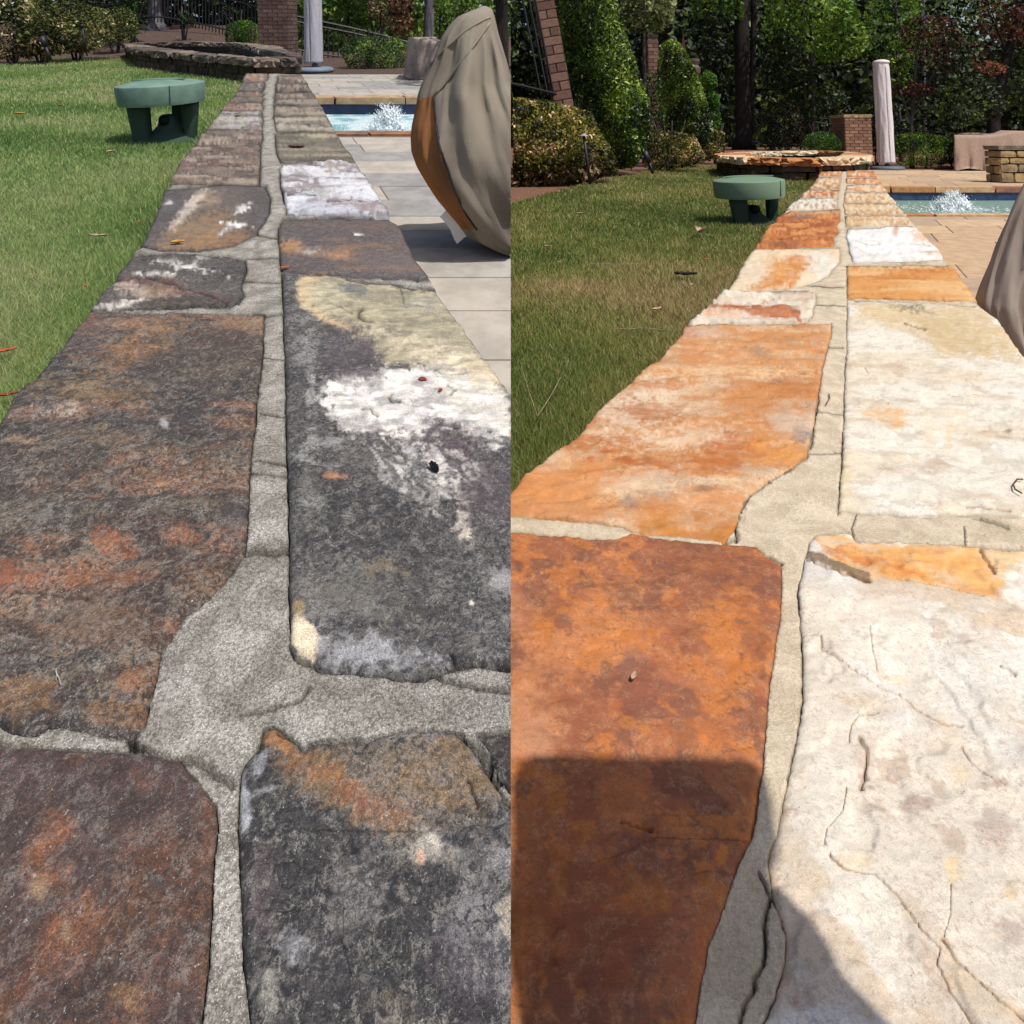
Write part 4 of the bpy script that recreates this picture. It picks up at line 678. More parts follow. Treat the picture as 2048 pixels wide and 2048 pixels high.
# lawns
def lawn_mat(name, a, b, c):
    t = NT(name); n1 = t.noise(3, 5, .6); n2 = t.noise(60, 5, .7)
    cc = t.mix(t.ramp(n1, .4, .62), a, b); cc = t.mix(t.ramp(n2, .5, .75), cc, c)
    return t.fin(cc, .95, t.bump(n2, .8, .01), .1)
lawn_poly = {}
MULCH = {-1: [(-700, 175), (-300, 150), (0, 130), (60, 122), (100, 117), (160, 110), (200, 107), (250, 105.5), (400, 103)],
         1: [(700, 500), (900, 440), (1024, 408), (1130, 379), (1236, 352), (1302, 342), (1369, 331), (1422, 326), (1540, 322)]}
for S, ca, cb, cc in ((L, (82, 100, 50), (100, 112, 60), (130, 122, 84)), (R, (86, 86, 48), (110, 100, 62), (140, 120, 84))):
    m = PP(S, *np.array(MULCH[S.sgn], float).T, ZLAWN)[:, :2]
    ye = np.linspace(6.6*S.u if S is L else 8.0*S.u, .25, 40); e = np.stack([wall_x(S, ye, -1)+.03*S.u, ye], -1)
    edge = np.concatenate([m, [[e[0, 0]-.15*S.u+S.k*(m[-1, 1]-e[0, 1]), m[-1, 1]]], e, [[m[0, 0], .25]]]); lawn_poly[S.sgn] = edge
    V, T = cdt([], [edge]); T = T[inside(V[T].mean(1), edge)]
    a, b, c = V[T[:, 0]], V[T[:, 1]], V[T[:, 2]]; sg = (b-a)[:, 0]*(c-a)[:, 1]-(b-a)[:, 1]*(c-a)[:, 0]; T[sg < 0] = T[sg < 0][:, ::-1]
    obj('lawn', S, np.c_[V, np.full(len(V), ZLAWN*S.u)], T, lawn_mat('lawn_soil', alb(ca), alb(cb), alb(cc)), loc=(0, 0, 0), fill=False, kind='structure', label='mown lawn beside the wall in the %s garden' % NM[S.sgn][0])
# grass blades, each lawn one mass
def blades(S, n, mats, hmin, hmax, wid, label):
    edge = lawn_poly[S.sgn]; out = []
    while sum(map(len, out)) < n:
        px = rng.uniform(-60 if S is L else 1000, 520 if S is L else 1690, n); py = rng.uniform(104 if S is L else 322, 900 if S is L else 1040, n)
        p = PP(S, px, py, ZLAWN); k = inside(p[:, :2], edge); out.append(p[k])
    p = np.concatenate(out)[:n]
    m = int(n*.07); ye = .55*S.u+rng.random(m)**1.6*4.8*S.u; p[:m, 1] = ye; p[:m, 0] = wall_x(S, ye, -1)+.012*S.u-rng.random(m)**1.5*.07*S.u
    D = p[:, 1]/S.u
    patch = fbm(p[:, 0]/S.u*2.0, p[:, 1]/S.u*1.6, 4, 3)
    h = rng.uniform(hmin, hmax, n)*(.75+.5*patch)*S.u*np.clip(.9+D*.02, 1, 1.2); w = wid*S.u*np.clip(D*.75, .8, 5)*rng.uniform(.6, 1.3, n)
    h[:m] *= 2.0*rng.uniform(.5, 1.15, m); a = rng.uniform(0, 2*PI, n); le = rng.uniform(.1, .75, n)*h; ld = rng.uniform(0, 2*PI, n)
    sx, sy = np.cos(a)*w/2, np.sin(a)*w/2; lx, ly = np.cos(ld)*le, np.sin(ld)*le
    q = lambda x, y, z: np.stack([p[:, 0]+x, p[:, 1]+y, p[:, 2]+z], -1)
    V = np.stack([q(-sx, -sy, -.005), q(sx, sy, -.005), q(sx*.7+lx*.35, sy*.7+ly*.35, h*.6), q(-sx*.7+lx*.35, -sy*.7+ly*.35, h*.6), q(lx, ly, h)], 1)
    i = np.arange(n)*5; T = np.concatenate([np.stack([i, i+1, i+2], -1), np.stack([i, i+2, i+3], -1), np.stack([i+3, i+2, i+4], -1)])
    v = np.clip(.10+.95*(patch-.3)/.4*.62+rng.normal(0, .17, n)+.15*(S is R)*ss(3.5, 1.5, D), 0, 1)
    v = np.where(rng.random(n) < .07, 1., v)
    keep = np.abs(V[:, :, 0]).min(1) > .003
    me = mesh_np('grass', V.reshape(-1, 3), T); at = me.attributes.new('v', 'FLOAT', 'POINT'); at.data.foreach_set('value', np.repeat(v, 5).astype(np.float32))
    me.materials.append(mats); o = bpy.data.objects.new('grass', me); col.objects.link(o); o.matrix_world = S.M
    meta(o, label, 'grass', None, 'stuff'); clip_bm(me, 0, S.sgn, False) if (V[:, :, 0]*S.sgn).min() < 0 else None
    return o
M_GL = leaf_mat('grass_blade_bright', [(0, alb(120, 152, 82)), (.35, alb(156, 186, 108)), (.7, alb(188, 200, 136)), (1, alb(216, 206, 160))], .45, .6)
M_GR = leaf_mat('grass_blade_dull', [(0, alb(104, 124, 58)), (.35, alb(138, 152, 76)), (.7, alb(170, 166, 98)), (1, alb(206, 180, 134))], .4, .6)
blades(L, 170000, M_GL, .012, .030, .0022, 'short bright green grass growing on the left lawn')
blades(R, 190000, M_GR, .012, .029, .0022, 'short olive grass with dry blades on the right lawn')

# patios and pools
def frame_u(S, x, y): return x-S.k*y
M_PV = {-1: [simple('paver_a', alb(184, 178, 168), alb(160, 154, 146), 9, .9, .4, .003), simple('paver_b', alb(164, 162, 158), alb(144, 140, 136), 9, .9, .4, .003), simple('paver_c', alb(192, 182, 168), alb(170, 162, 150), 9, .9, .4, .003)],
        1: [simple('paver_d', alb(204, 174, 140), alb(184, 152, 120), 9, .9, .4, .003), simple('paver_e', alb(190, 164, 138), alb(168, 144, 120), 9, .9, .4, .003), simple('paver_f', alb(212, 184, 146), alb(190, 160, 126), 9, .9, .4, .003)]}
M_JOINT = simple('joint_sand', alb(136, 124, 112), alb(112, 100, 90), 200, .95, .5, .002)
M_CP = {-1: [simple('coping_a', alb(176, 124, 84), alb(136, 98, 74), 8, .85, .4, .004), simple('coping_b', alb(158, 122, 98), alb(120, 92, 80), 8, .85, .4, .004), simple('coping_c', alb(196, 168, 130), alb(160, 130, 100), 8, .85, .4, .004)],
        1: [simple('coping_d', alb(200, 150, 96), alb(170, 112, 74), 8, .85, .4, .004), simple('coping_e', alb(168, 118, 88), alb(140, 96, 78), 8, .85, .4, .004), simple('coping_f', alb(214, 178, 130), alb(184, 140, 100), 8, .85, .4, .004)]}
def slab(g, S, ua, ub, ya, yb, z, th, jit=.0, bev=.006):
    """a paver: a parallelogram with softened top edges"""
    b = bev*S.u; c = [(ua, ya), (ub, ya), (ub, yb), (ua, yb)]; c2 = [(ua+b, ya+b), (ub-b, ya+b), (ub-b, yb-b), (ua+b, yb-b)]
    r = rng.uniform(-jit, jit, (4, 2)) if jit else np.zeros((4, 2)); c = np.array(c)+r; c2 = np.array(c2)+r
    f = lambda q, zz: [(a+S.k*y, y, zz) for a, y in q]
    V = f(c, z-th)+f(c, z-b*.7)+f(c2, z); Fs = [(8, 9, 10, 11)]+[(4*l+i, 4*l+(i+1) % 4, 4*l+4+(i+1) % 4, 4*l+4+i) for l in (0, 1) for i in range(4)]+[(3, 2, 1, 0)]
    g.add(V, Fs)
def make_patio(S, rows_near, pool, rows_far, xmax_u, label):
    u = S.u; z = ZPAT*u; root = thing('patio', S, P(S, 1021.5+S.sgn*-200 if S is L else 1900, 500, z), kind='structure', label=label)
    D = lambda py: (S.h-z)*F/(py-(48 if S is L else 281))/math.cos(0)
    pn, pf, pl, wz = pool                 # near edge y, far edge y, left edge u, water level
    for ri, (ya, yb) in enumerate(rows_near+rows_far):
        far = (ya, yb) in rows_far
        yc = float(np.clip(yb, .5, 5.9*u)); uc = float(wall_x(S, yc, 1))-S.k*yc-.25*u; uc -= rng.uniform(0, .5)*u
        umax = (0-S.k*ya)+.2 if S is L else xmax_u*yb
        while uc < umax:
            w = rng.choice([.42, .6, .6, .8])*u; g = Geo(); gap = .0035*u
            slab(g, S, uc+gap, uc+w-gap, ya+gap, yb-gap, z+rng.uniform(-.0015, .001), .05*u, bev=.003)
            xm = uc+w/2+S.k*ya
            if (S is L and uc+S.k*yb < 0 or S is R and xm > -.5) and uc+w+S.k*yb > wall_x(S, min(yb, 5.9*u), 1)-.06 or far:
                if not (S is L and uc+S.k*ya > -.01) and not (S is R and uc+w+S.k*yb < .01): gobj('paver', S, g, M_PV[S.sgn][rng.integers(3)], root)
            uc += w
    # bed under the pavers with the pool left open
    g = Geo(); zb = z-.0045*u; yl = back_y(S); far_u = -S.k*0+.3 if S is L else 14*u
    def pq(ua, ub, ya, yb, zz): g.add([(ua+S.k*ya, ya, zz), (ub+S.k*ya, ya, zz), (ub+S.k*yb, yb, zz), (ua+S.k*yb, yb, zz)], [(0, 1, 2, 3)])
    ul = float(wall_x(S, 1., 1)-S.k*1.)-.75*u; pq(ul, 30, .2, pn, zb); pq(ul, 30, pf, yl, zb); pq(ul, pl, pn, pf, zb)
    gobj('joint_sand', S, g, M_JOINT, root, fill=False)
    return root
def rows_px(S, ys, vy): return [float((S.h-ZPAT*S.u)*F/(y-vy)) for y in ys]
def yrow(S, py): return float(P(S, 1021.5, py, ZPAT*S.u)[1])
yn = [yrow(L, y) for y in (1100, 830, 718, 620, 554, 495, 460, 432, 400, 372, 346, 322, 303, 288, 274)]; rn = list(zip(yn[:-1], yn[1:]))
yf = [yrow(L, 193)+.0+i*(back_y(L)-yrow(L, 193))/8 for i in range(9)]; rf = list(zip(yf[:-1], yf[1:]))
plL = frame_u(L, *P(L, 560, 240, ZPAT*L.u)[:2]); poolL = (yrow(L, 265), yrow(L, 197), plL, -.18)
patioL = make_patio(L, rn, poolL, rf, 0, 'pale grey and beige paved patio of the left garden')
yn = [yrow(R, y) for y in (1500, 1100, 930, 820, 735, 670, 620, 585, 555, 528, 503, 483, 466, 451, 439, 433)]; rn = list(zip(yn[:-1], yn[1:]))
yf = [yrow(R, 372)+i*(back_y(R)-yrow(R, 372))/9 for i in range(10)]; rf = list(zip(yf[:-1], yf[1:]))
plR = frame_u(R, *P(R, 1700, 415, ZPAT*R.u)[:2]); poolR = (yrow(R, 429), yrow(R, 376), plR, -.18)
patioR = make_patio(R, rn, poolR, rf, .62, 'sunny tan paved patio of the right garden')
def water_mat(name, a, b, foam, fl, rough):
    t = NT(name); n = t.noise(16, 5, .6, st=(1, 1, 1)); n2 = t.noise(5, 4, .6); n3 = t.noise(55, 5, .7, dist=1.2)
    c = t.mix(t.ramp(n, .4, .62), a, b); c = t.mix(t.math('MULTIPLY', t.ramp(n3, fl, fl+.12), t.ramp(n2, .35, .6)), c, foam)
    nb = t.bump(n, .5, .03); nb = t.bump(n3, .4, .012, nb); return t.fin(c, rough, nb, .5)
M_WT = {-1: water_mat('churned_pool_water', alb(140, 196, 204), alb(120, 176, 188), alb(232, 246, 248), .38, .35), 1: water_mat('green_pool_water', alb(140, 168, 152), alb(122, 152, 142), alb(200, 216, 206), .62, .3)}
def tile_mat(name, a, b):
    t = NT(name); br = t.n('ShaderNodeTexBrick'); t.l(t.tc.outputs['Object'], br.inputs['Vector'])
    n = t.noise(9, 3, .5); c = t.mix(t.ramp(n, .35, .65), a, b); return t.fin(c, .25, t.bump(t.noise(40, 2, .5), .1, .002), .5)
M_TILE = {-1: tile_mat('blue_glass_tile', alb(38, 54, 92), alb(26, 38, 70)), 1: tile_mat('navy_glass_tile', alb(58, 76, 110), alb(36, 50, 84))}
M_PLAST = simple('pool_plaster', alb(190, 210, 205), None, 5)
def make_pool(S, pool, label, ncop, label2):
    pn, pf, pl, wz = pool; u = S.u; z = ZPAT*u; zw = z+wz*u; ur = 20*u if S is R else -S.k*pn+.6
    root = thing('swimming_pool', S, (pl+S.k*pn+.5, pn, z), label=label, cat='pool', group='swimming pools')
    q = lambda a, y, zz: (a+S.k*y, y, zz)
    g = Geo(); g.add([q(pl, pn, zw), q(ur, pn, zw), q(ur, pf, zw), q(pl, pf, zw)], [(0, 1, 2, 3)])
    gobj('water', S, g, M_WT[S.sgn], root, fill=False)
    cw = .27*u; ov = .02*u
    g = Geo()                                              # tiled band: low boxes standing in the water along the edges
    zb = z-.065*u
    for (a, b, c, d) in ((pl, ur, pf+.004, pf+.05*u), (pl, ur, pn-.05*u, pn-.004), (pl-.05*u, pl, pn, pf)):
        g.add([q(a, c, zw-.3*u), q(b, c, zw-.3*u), q(b, d, zw-.3*u), q(a, d, zw-.3*u), q(a, c, zb), q(b, c, zb), q(b, d, zb), q(a, d, zb)], [(0, 1, 5, 4), (1, 2, 6, 5), (2, 3, 7, 6), (3, 0, 4, 7), (4, 5, 6, 7)])
    gobj('tile_band', S, g, M_TILE[S.sgn], root)
    for (y0, y1) in ((pn-cw*.55, pn+ov), (pf-ov, pf+cw)):
        a = pl-.1*u
        while a < ur:
            w = rng.uniform(.5, .95)*u; g = Geo(); g.rough((0, 0, 0), (w-.004*u, y1-y0, .075*u), 0, .03, 6, 2, 1, .02)
            V = g.V[0]; V = V+np.array([a+w/2, (y0+y1)/2, z-.0375*u+.012*u]); V[:, 0] += S.k*V[:, 1]; g.V = [V]
            if (V[:, 0]*S.sgn).max() > .02: gobj('coping_stone', S, g, M_CP[S.sgn][rng.integers(3)], root)
            a += w
    return root
make_pool(L, poolL, 'bright turquoise pool churned by a fountain beside the patio, left garden', 8, '')
make_pool(R, poolR, 'pale green pool with a navy tile line beside the patio, right garden', 10, '')
# fountain jets: strands and drops of thrown water
M_SPLASH = NT('thrown_water').fin((.90, .93, .94), .6, None, .2)
def fountain(S, pxc, pyb, wpx, hpx, label, seed):
    r = np.random.default_rng(seed); u = S.u; c = P(S, pxc, pyb, (ZPAT-.18)*u); D = c[1]; m = D/F
    g = Geo(); W = wpx*m; H = hpx*m
    def blob(p, s, st=1.):
        a = r.uniform(.75, 1.3, 6)*s
        V = np.array([[a[0], 0, 0], [-a[1], 0, 0], [0, a[2], 0], [0, -a[3], 0], [0, 0, a[4]*st], [0, 0, -a[5]*st]])@np.array(Matrix.Rotation(r.uniform(0, .5), 3, 'Y'))+p
        g.add(V, [(0, 2, 4), (2, 1, 4), (1, 3, 4), (3, 0, 4), (2, 0, 5), (1, 2, 5), (3, 1, 5), (0, 3, 5)])
    for k in range(170):
        x0 = r.normal(0, .20)*W; hh = H*(1-abs(x0)/W*1.3)*r.uniform(.4, 1.0); ln = r.normal(0, .16)*W
        for j in range(16):
            t = j/15; p = c+np.array([x0+ln*t*t, r.normal(0, .04)*W+ln*.3*t, hh*(1-(1-t)**1.8)]); blob(p+r.normal(0, .010, 3)*W, W*.026*(1.15-t)*r.uniform(.5, 1.4), 2.2)
    for k in range(1100):
        a = r.normal(0, .30)*W; p = c+np.array([a, r.normal(0, .10)*W, abs(r.normal(0, .38))*H*max(.15, 1-abs(a)/W*1.2)]); blob(p, W*r.uniform(.003, .012), 1.3)
    for k in range(5):                                     # the white core of each spout
        x0 = r.normal(0, .14)*W; hh = H*r.uniform(.55, .85)*(1-abs(x0)/W); pts = [c+np.array([x0+r.normal(0, .012)*W, 0, hh*t]) for t in np.linspace(0, 1, 9)]; g.tube(pts, [W*q*r.uniform(.8, 1.2) for q in (.11, .095, .085, .07, .06, .05, .035, .02, .004)], 9)
    for k in range(420):
        p = c+np.array([r.normal(0, .9)*W, r.normal(0, .6)*W, r.uniform(0, .02)*u]); blob(p, W*r.uniform(.01, .03), .5)
    gobj('fountain', S, g, M_SPLASH, None, loc=c, smooth=True, label=label, cat='fountain', group='fountains in the pools')
fountain(L, 779, 261, 76, 62, 'white foaming water jet rising from the turquoise pool', 1)
fountain(R, 1908, 420, 78, 42, 'smaller white water jet rising from the pale green pool', 2)

# ---------------------------------------------------------------- raised spas
M_SPC = {-1: [simple('spa_cap_a', alb(134, 122, 112), alb(78, 68, 62), 12, .9, .7, .01), simple('spa_cap_b', alb(108, 94, 86), alb(66, 58, 54), 12, .9, .7, .01), simple('spa_cap_c', alb(150, 136, 120), alb(96, 82, 72), 12, .9, .7, .01)],
         1: [simple('spa_cap_d', alb(222, 190, 148), alb(186, 140, 98), 7, .9, .7, .01), simple('spa_cap_e', alb(206, 140, 84), alb(160, 100, 64), 7, .9, .7, .01), simple('spa_cap_f', alb(228, 208, 176), alb(196, 164, 124), 7, .9, .7, .01)]}
M_SPW = {-1: [simple('spa_wall_a', alb(84, 70, 58), alb(50, 42, 36), 9, .95, .8, .01), simple('spa_wall_b', alb(104, 86, 68), alb(62, 50, 42), 9, .95, .8, .01)],
         1: [simple('spa_wall_c', alb(104, 82, 62), alb(68, 52, 40), 9, .95, .8, .01), simple('spa_wall_d', alb(86, 66, 50), alb(56, 44, 34), 9, .95, .8, .01)]}
M_SPAWATER = NT('spa_water').fin((.10, .16, .15), .12, None, .5)
M_SPALINER = simple('spa_wall_mortar', alb(60, 50, 42), None, 20)
def make_spa(S, outer_px, label):
    u = S.u; zt = .15*u; zb = (ZLAWN-.02)*u; P0 = PP(S, *np.array(outer_px, float).T, .15)[:, :2]; c = P0.mean(0)
    root = thing('raised_spa', S, (c[0], c[1], zb), label=label, cat='spa', group='raised stone spas')
    n = len(P0); th = .085*u; wd = .42*u
    inn = []
    for i in range(n):
        d = P0[i]-c; l = np.linalg.norm(d); inn.append(P0[i]-d/l*min(wd*1.15, l*.45))
    inn = np.array(inn)
    for i in range(n):
        a, b = P0[i], P0[(i+1) % n]; ai, bi = inn[i], inn[(i+1) % n]; l = np.linalg.norm(b-a); k = max(1, int(round(l/(.75*u))))
        for j in range(k):
            t0, t1 = (j+.01)/k, (j+.99)/k; A, B = a+(b-a)*t0, a+(b-a)*t1; Ai, Bi = ai+(bi-ai)*t0, ai+(bi-ai)*t1
            # cap stone: warp a hewn block onto the quad
            g = Geo(); g.rough((0, 0, 0), (2, 2, 2), 0, .13, 9, 3, 3, .06); V = g.V[0]; s, t = (V[:, 0]+1)/2, (V[:, 1]+1)/2
            xy = (A[None]*(1-s)[:, None]+B[None]*s[:, None])*(1-t)[:, None]+(Ai[None]*(1-s)[:, None]+Bi[None]*s[:, None])*t[:, None]
            V2 = np.c_[xy, zt-th/2+np.minimum(V[:, 2], .985)*th/2+rng.uniform(-.004, .004)*u]
            if (V2[:, 0]*S.sgn).min() < 0.02: continue
            fl = [f[::-1] for f in g.F] if np.cross(B-A, Ai-A) < 0 else g.F
            obj('cap_stone', S, V2, fl, M_SPC[S.sgn][rng.integers(3)], root)
        nn = np.array([-(b-a)[1], (b-a)[0]])/l
        if np.dot(nn, c-(a+b)/2) < 0: nn = -nn
        ang = math.atan2((b-a)[1], (b-a)[0])
        z = zb; ci = 0
        while z < zt-th-.01*u:
            hh = min(rng.uniform(.07, .15)*u, zt-th-z); x = 0
            while x < l:
                w = min(rng.uniform(.16, .42)*u, l-x+.03*u); p = a+(b-a)/l*(x+w/2)+nn*(.12*u+rng.uniform(-.012, .012)*u)
                g = Geo(); g.rough((p[0], p[1], z+hh/2), (w-.012*u, .14*u, hh-.008*u), ang, .07, 3, 1, 2, .1)
                gobj('wall_stone', S, g, M_SPW[S.sgn][rng.integers(2)], root); x += w
            z += hh
    g = Geo(); n2 = len(inn); ii = c+(inn-c)*1.02; oo = c+(P0-c)*.93
    V = np.concatenate([np.c_[oo, np.full(n, zb)], np.c_[oo, np.full(n, zt-th)], np.c_[ii, np.full(n, zt-th)], np.c_[ii, np.full(n, zb-.05)]])
    g.add(V, [(k*n+i, k*n+(i+1) % n, (k+1)*n+(i+1) % n, (k+1)*n+i) for k in range(3) for i in range(n)]); gobj('core', S, g, M_SPALINER, root)
    g = Geo(); g.add(np.c_[c+(inn-c)*.99, np.full(n, zt-.20*u)], [tuple(range(n))]); gobj('water', S, g, M_SPAWATER, root)
    return root
make_spa(L, [(243, 86), (262, 97), (340, 104), (430, 111), (505, 116.5), (560, 116.5), (604, 115), (603, 108), (575, 100), (560, 92), (520, 88), (470, 84), (380, 82.5), (300, 83)], 'raised stone spa with dark weathered cap, behind the green speaker on the left')
make_spa(R, [(1427, 307), (1440, 312), (1490, 315), (1560, 316), (1640, 316.5), (1700, 315.5), (1746, 312), (1738, 307), (1705, 303), (1640, 301), (1560, 301.5), (1480, 303.5)], 'raised stone spa with clean cream and orange cap, right garden')

# ---------------------------------------------------------------- garden speakers
M_SPK = simple('green_plastic', alb(124, 152, 138), alb(106, 134, 120), 14, .6, .15, .0006, .3); M_IRON0 = simple('black_plastic', (.012, .014, .014)); M_SPKD = simple('dark_green_plastic', alb(58, 78, 66), alb(50, 70, 58), 200, .6, .15, .0006, .3)
M_SPK2 = simple('green_plastic_sunlit', alb(122, 146, 120), alb(114, 140, 114), 300, .55, .15, .0006, .35)
def speaker(S, px, pxw, py_top, rim_px, py_base, label):
    u = S.u; b = PP(S, px, py_base, ZLAWN); D = b[1]; m = D/F; r = pxw*m/2; zb = b[2]; zt = S.h+(-(py_top-(48 if S is L else 281)))*m; rim = rim_px*m
    root = thing('garden_speaker', S, b, label=label, cat='speaker', group='mushroom garden speakers on the lawn')
    g = Geo(); g.lathe([(r*.3, -rim*.99), (r*.90, -rim*1.0), (r*.955, -rim*.98), (r*.965, -rim*.90), (r*.972, -rim*.86), (r*1.0, -rim*.10), (r*.995, -rim*.035), (r*.975, 0), (r*.7, rim*.12), (r*.35, rim*.19), (r*.02, rim*.21)], (0, 0, 0), 64)
    V = g.V[0]; V = V@np.array(Matrix.Rotation(math.radians(-2.2), 3, 'Y').transposed())+np.array([b[0], b[1], zt-rim*.22])
    o = obj('cap', S, V, g.F, M_SPK if S is L else M_SPK2, root, smooth=False)
    me = o.data; sm = [abs(p.normal.z) < .97 or True for p in me.polygons]; shade(me); 
    md = o.modifiers.new('es', 'EDGE_SPLIT'); md.split_angle = math.radians(28)
    g = Geo(); g.box((b[0]+r*.62, b[1]-r*.78, zt-rim*.62), (.004*u, .004*u, rim*.85)); gobj('seam', S, g, M_SPKD, root)
    zc = zt-rim*1.2
    for (dx, dy, w0, w1, dd) in ((-.42, -.30, .25, .19, .34), (.70, .05, .17, .12, .30), (.02, .78, .16, .14, .2)):
        g = Geo(); V = []
        for k in range(9):
            t = k/8; w = (w1+(w0-w1)*t)*r; d = dd*r*(.7+.3*t); z = zb-.02*u+(zc-zb+.02*u)*t; cx = b[0]+dx*r+(.10*r*(1-t) if dx < 0 else -.05*r*(1-t)); cy = b[1]+dy*r
            for j in range(20):
                a = 2*PI*j/20; V.append((cx+w*math.copysign(abs(math.cos(a))**.6, math.cos(a)), cy+d*.6*math.copysign(abs(math.sin(a))**.6, math.sin(a)), z))
        Fs = [(i*20+j, i*20+(j+1) % 20, (i+1)*20+(j+1) % 20, (i+1)*20+j) for i in range(8) for j in range(20)]+[tuple(range(20))[::-1], tuple(160+j for j in range(20))]
        gobj('leg', S, g.add(V, Fs), M_SPKD, root, smooth=True)
    hh = (zc-zb)
    g = Geo(); pr = [(.86, -.02), (.74, .05), (.52, .15), (.36, .27), (.255, .40), (.215, .50), (.215, .58), (.20, .64), (.14, .69), (.02, .71)]
    g.lathe([(q*r, z*hh) for q, z in pr], (b[0]+r*.12, b[1]+r*.05, zb), 40, 1.05, .9)
    gobj('sound_cone', S, g, M_SPKD, root, smooth=True)
    g = Geo(); g.tube([(b[0]+r*.12, b[1]-r*.12, zb+hh*.56), (b[0]+r*.12, b[1]-r*.20, zb+hh*.56)], r*.12, 16); gobj('nozzle', S, g, M_IRON0, root, smooth=True)
    g = Geo(); g.lathe([(r*.98, -.02*u), (r*.98, .006*u), (r*.9, .012*u), (r*.2, .014*u)], (b[0]+.05*r, b[1]+r*.1, zb), 40, 1, .8); gobj('base_plate', S, g, M_SPKD, root, smooth=True)
    # raised lens-shaped pad on top of the cap
    g = Geo(); Vt = []; 
    for k in range(21):
        x = -.78+1.5*k/20; Vt.append((x, -.20-.10*x)); 
    prof = [(x, y+.5*math.sin(PI*(x+.78)/1.5)) for x, y in Vt][::-1][1:-1]; poly = Vt+prof; n = len(poly)
    V = [(b[0]+x*r*.95, b[1]+y*r*.9+.1*r, zt-rim*.05-x*r*-.035) for x, y in poly]; V2 = [(x, y, z+rim*.06) for x, y, z in V]
    g.add(V+V2, [tuple(range(n, 2*n))]+[(i, (i+1) % n, n+(i+1) % n, n+i) for i in range(n)]); gobj('top_pad', S, g, M_SPK if S is L else M_SPK2, root)
speaker(L, 327, 162, 158, 40, 283, 'green mushroom shaped garden speaker on bright grass in front of dark spa')
speaker(R, 1499, 136, 351, 34, 449, 'green mushroom shaped garden speaker on olive grass beside cleaned wall')

# ---------------------------------------------------------------- closed umbrellas
M_COVER = simple('umbrella_cover_fabric', alb(240, 232, 230), alb(224, 214, 212), 40, .85, .2, .003); M_COVERL = simple('umbrella_cover_fabric_pale', alb(192, 190, 198), alb(178, 176, 184), 40, .85, .2, .003)
M_BASE = simple('grey_base', alb(104, 116, 124), alb(94, 106, 114), 20, .6, .2, .003); M_BASEL = simple('blue_grey_base', alb(124, 140, 152), alb(110, 126, 138), 20, .6, .2, .003)
M_POLE = simple('dark_metal', (.03, .03, .032), (.022, .022, .024), 30, .5, .05, .001, .4); M_SEAM = simple('cover_seam', alb(120, 112, 112), None, 20)
def umbrella(S, pxb, pyb, wb, wt, htop, label, mc, mb, basew):
    u = S.u; b = PP(S, pxb, pyb, ZPAT); m = b[1]/F; H = htop*m
    root = thing('patio_umbrella', S, b, label=label, cat='umbrella', group='closed patio umbrellas in fabric covers')
    g = Geo(); rb = basew*m/2; g.lathe([(rb*.96, 0), (rb, .012*u), (rb*.98, .05*u), (rb*.86, .075*u), (rb*.3, .085*u), (.05*u, .09*u), (.05*u, .14*u), (.01*u, .14*u)], b, 48); gobj('base', S, g, mb, root, smooth=True)
    g = Geo(); g.tube([b+np.array([.0, 0, .1*u]), b+np.array([0, 0, H*.9])], .024*u, 16); gobj('pole', S, g, M_POLE, root, smooth=True)
    n = 72; m2 = 60; V = []; off = -2.*m
    for i in range(m2+1):
        t = i/m2; z = .155*u+(H-.155*u)*t; r = (wb*(1-t)+wt*t)*m/2*(1 if t < .96 else 1-.08*(t-.96)/.04)
        for j in range(n):
            a = 2*PI*j/n; f = 1+.035*math.sin(a*5+.5*math.sin(3*t))*(1-t*.5)+.03*math.sin(a*9+1.2*math.sin(4*t+1))*ss(0, .3, t)*ss(1, .75, t)+.05*(float(vn(np.array(a*4.), np.array(t*5.), 3))-.5)*2+.03*(float(vn(np.array(a*9.+t*6), np.array(t*14.), 5))-.5)*2
            V.append((b[0]+off+r*f*math.cos(a)+(.006*u*math.sin(5*t)), b[1]+r*f*math.sin(a), b[2]+z+(.012*u*math.sin(a*3) if i == 0 else 0)))
    Fs = [(i*n+j, i*n+(j+1) % n, (i+1)*n+(j+1) % n, (i+1)*n+j) for i in range(m2) for j in range(n)]+[tuple(range(n))[::-1], tuple(m2*n+j for j in range(n))]
    gobj('cover', S, Geo().add(V, Fs), mc, root, smooth=True)
    g = Geo(); rt = wt*m/2*1.04; g.lathe([(rt, -.03*u), (rt*1.03, 0), (rt*.9, .035*u), (rt*.5, .06*u), (rt*.05, .07*u)], (b[0]+off, b[1], b[2]+H), 40); gobj('cap', S, g, mc, root, smooth=True)
    g = Geo(); g.tube([(b[0]+off+.004*u*math.sin(9*t), b[1]-(wb*(1-t)+wt*t)*m/2*1.02, b[2]+.17*u+(H-.3*u)*t) for t in np.linspace(0, 1, 14)], .0045*u, 6); gobj('zip_seam', S, g, M_SEAM, root)
umbrella(L, 630, 143, 36, 30, 250, 'closed umbrella under a pale lilac grey cover, cropped at the top edge', M_COVERL, M_BASEL, 74)
umbrella(R, 1775, 339, 31, 29, 214, 'closed umbrella under a dusty pink cover with its whole height in view', M_COVER, M_BASE, 62)

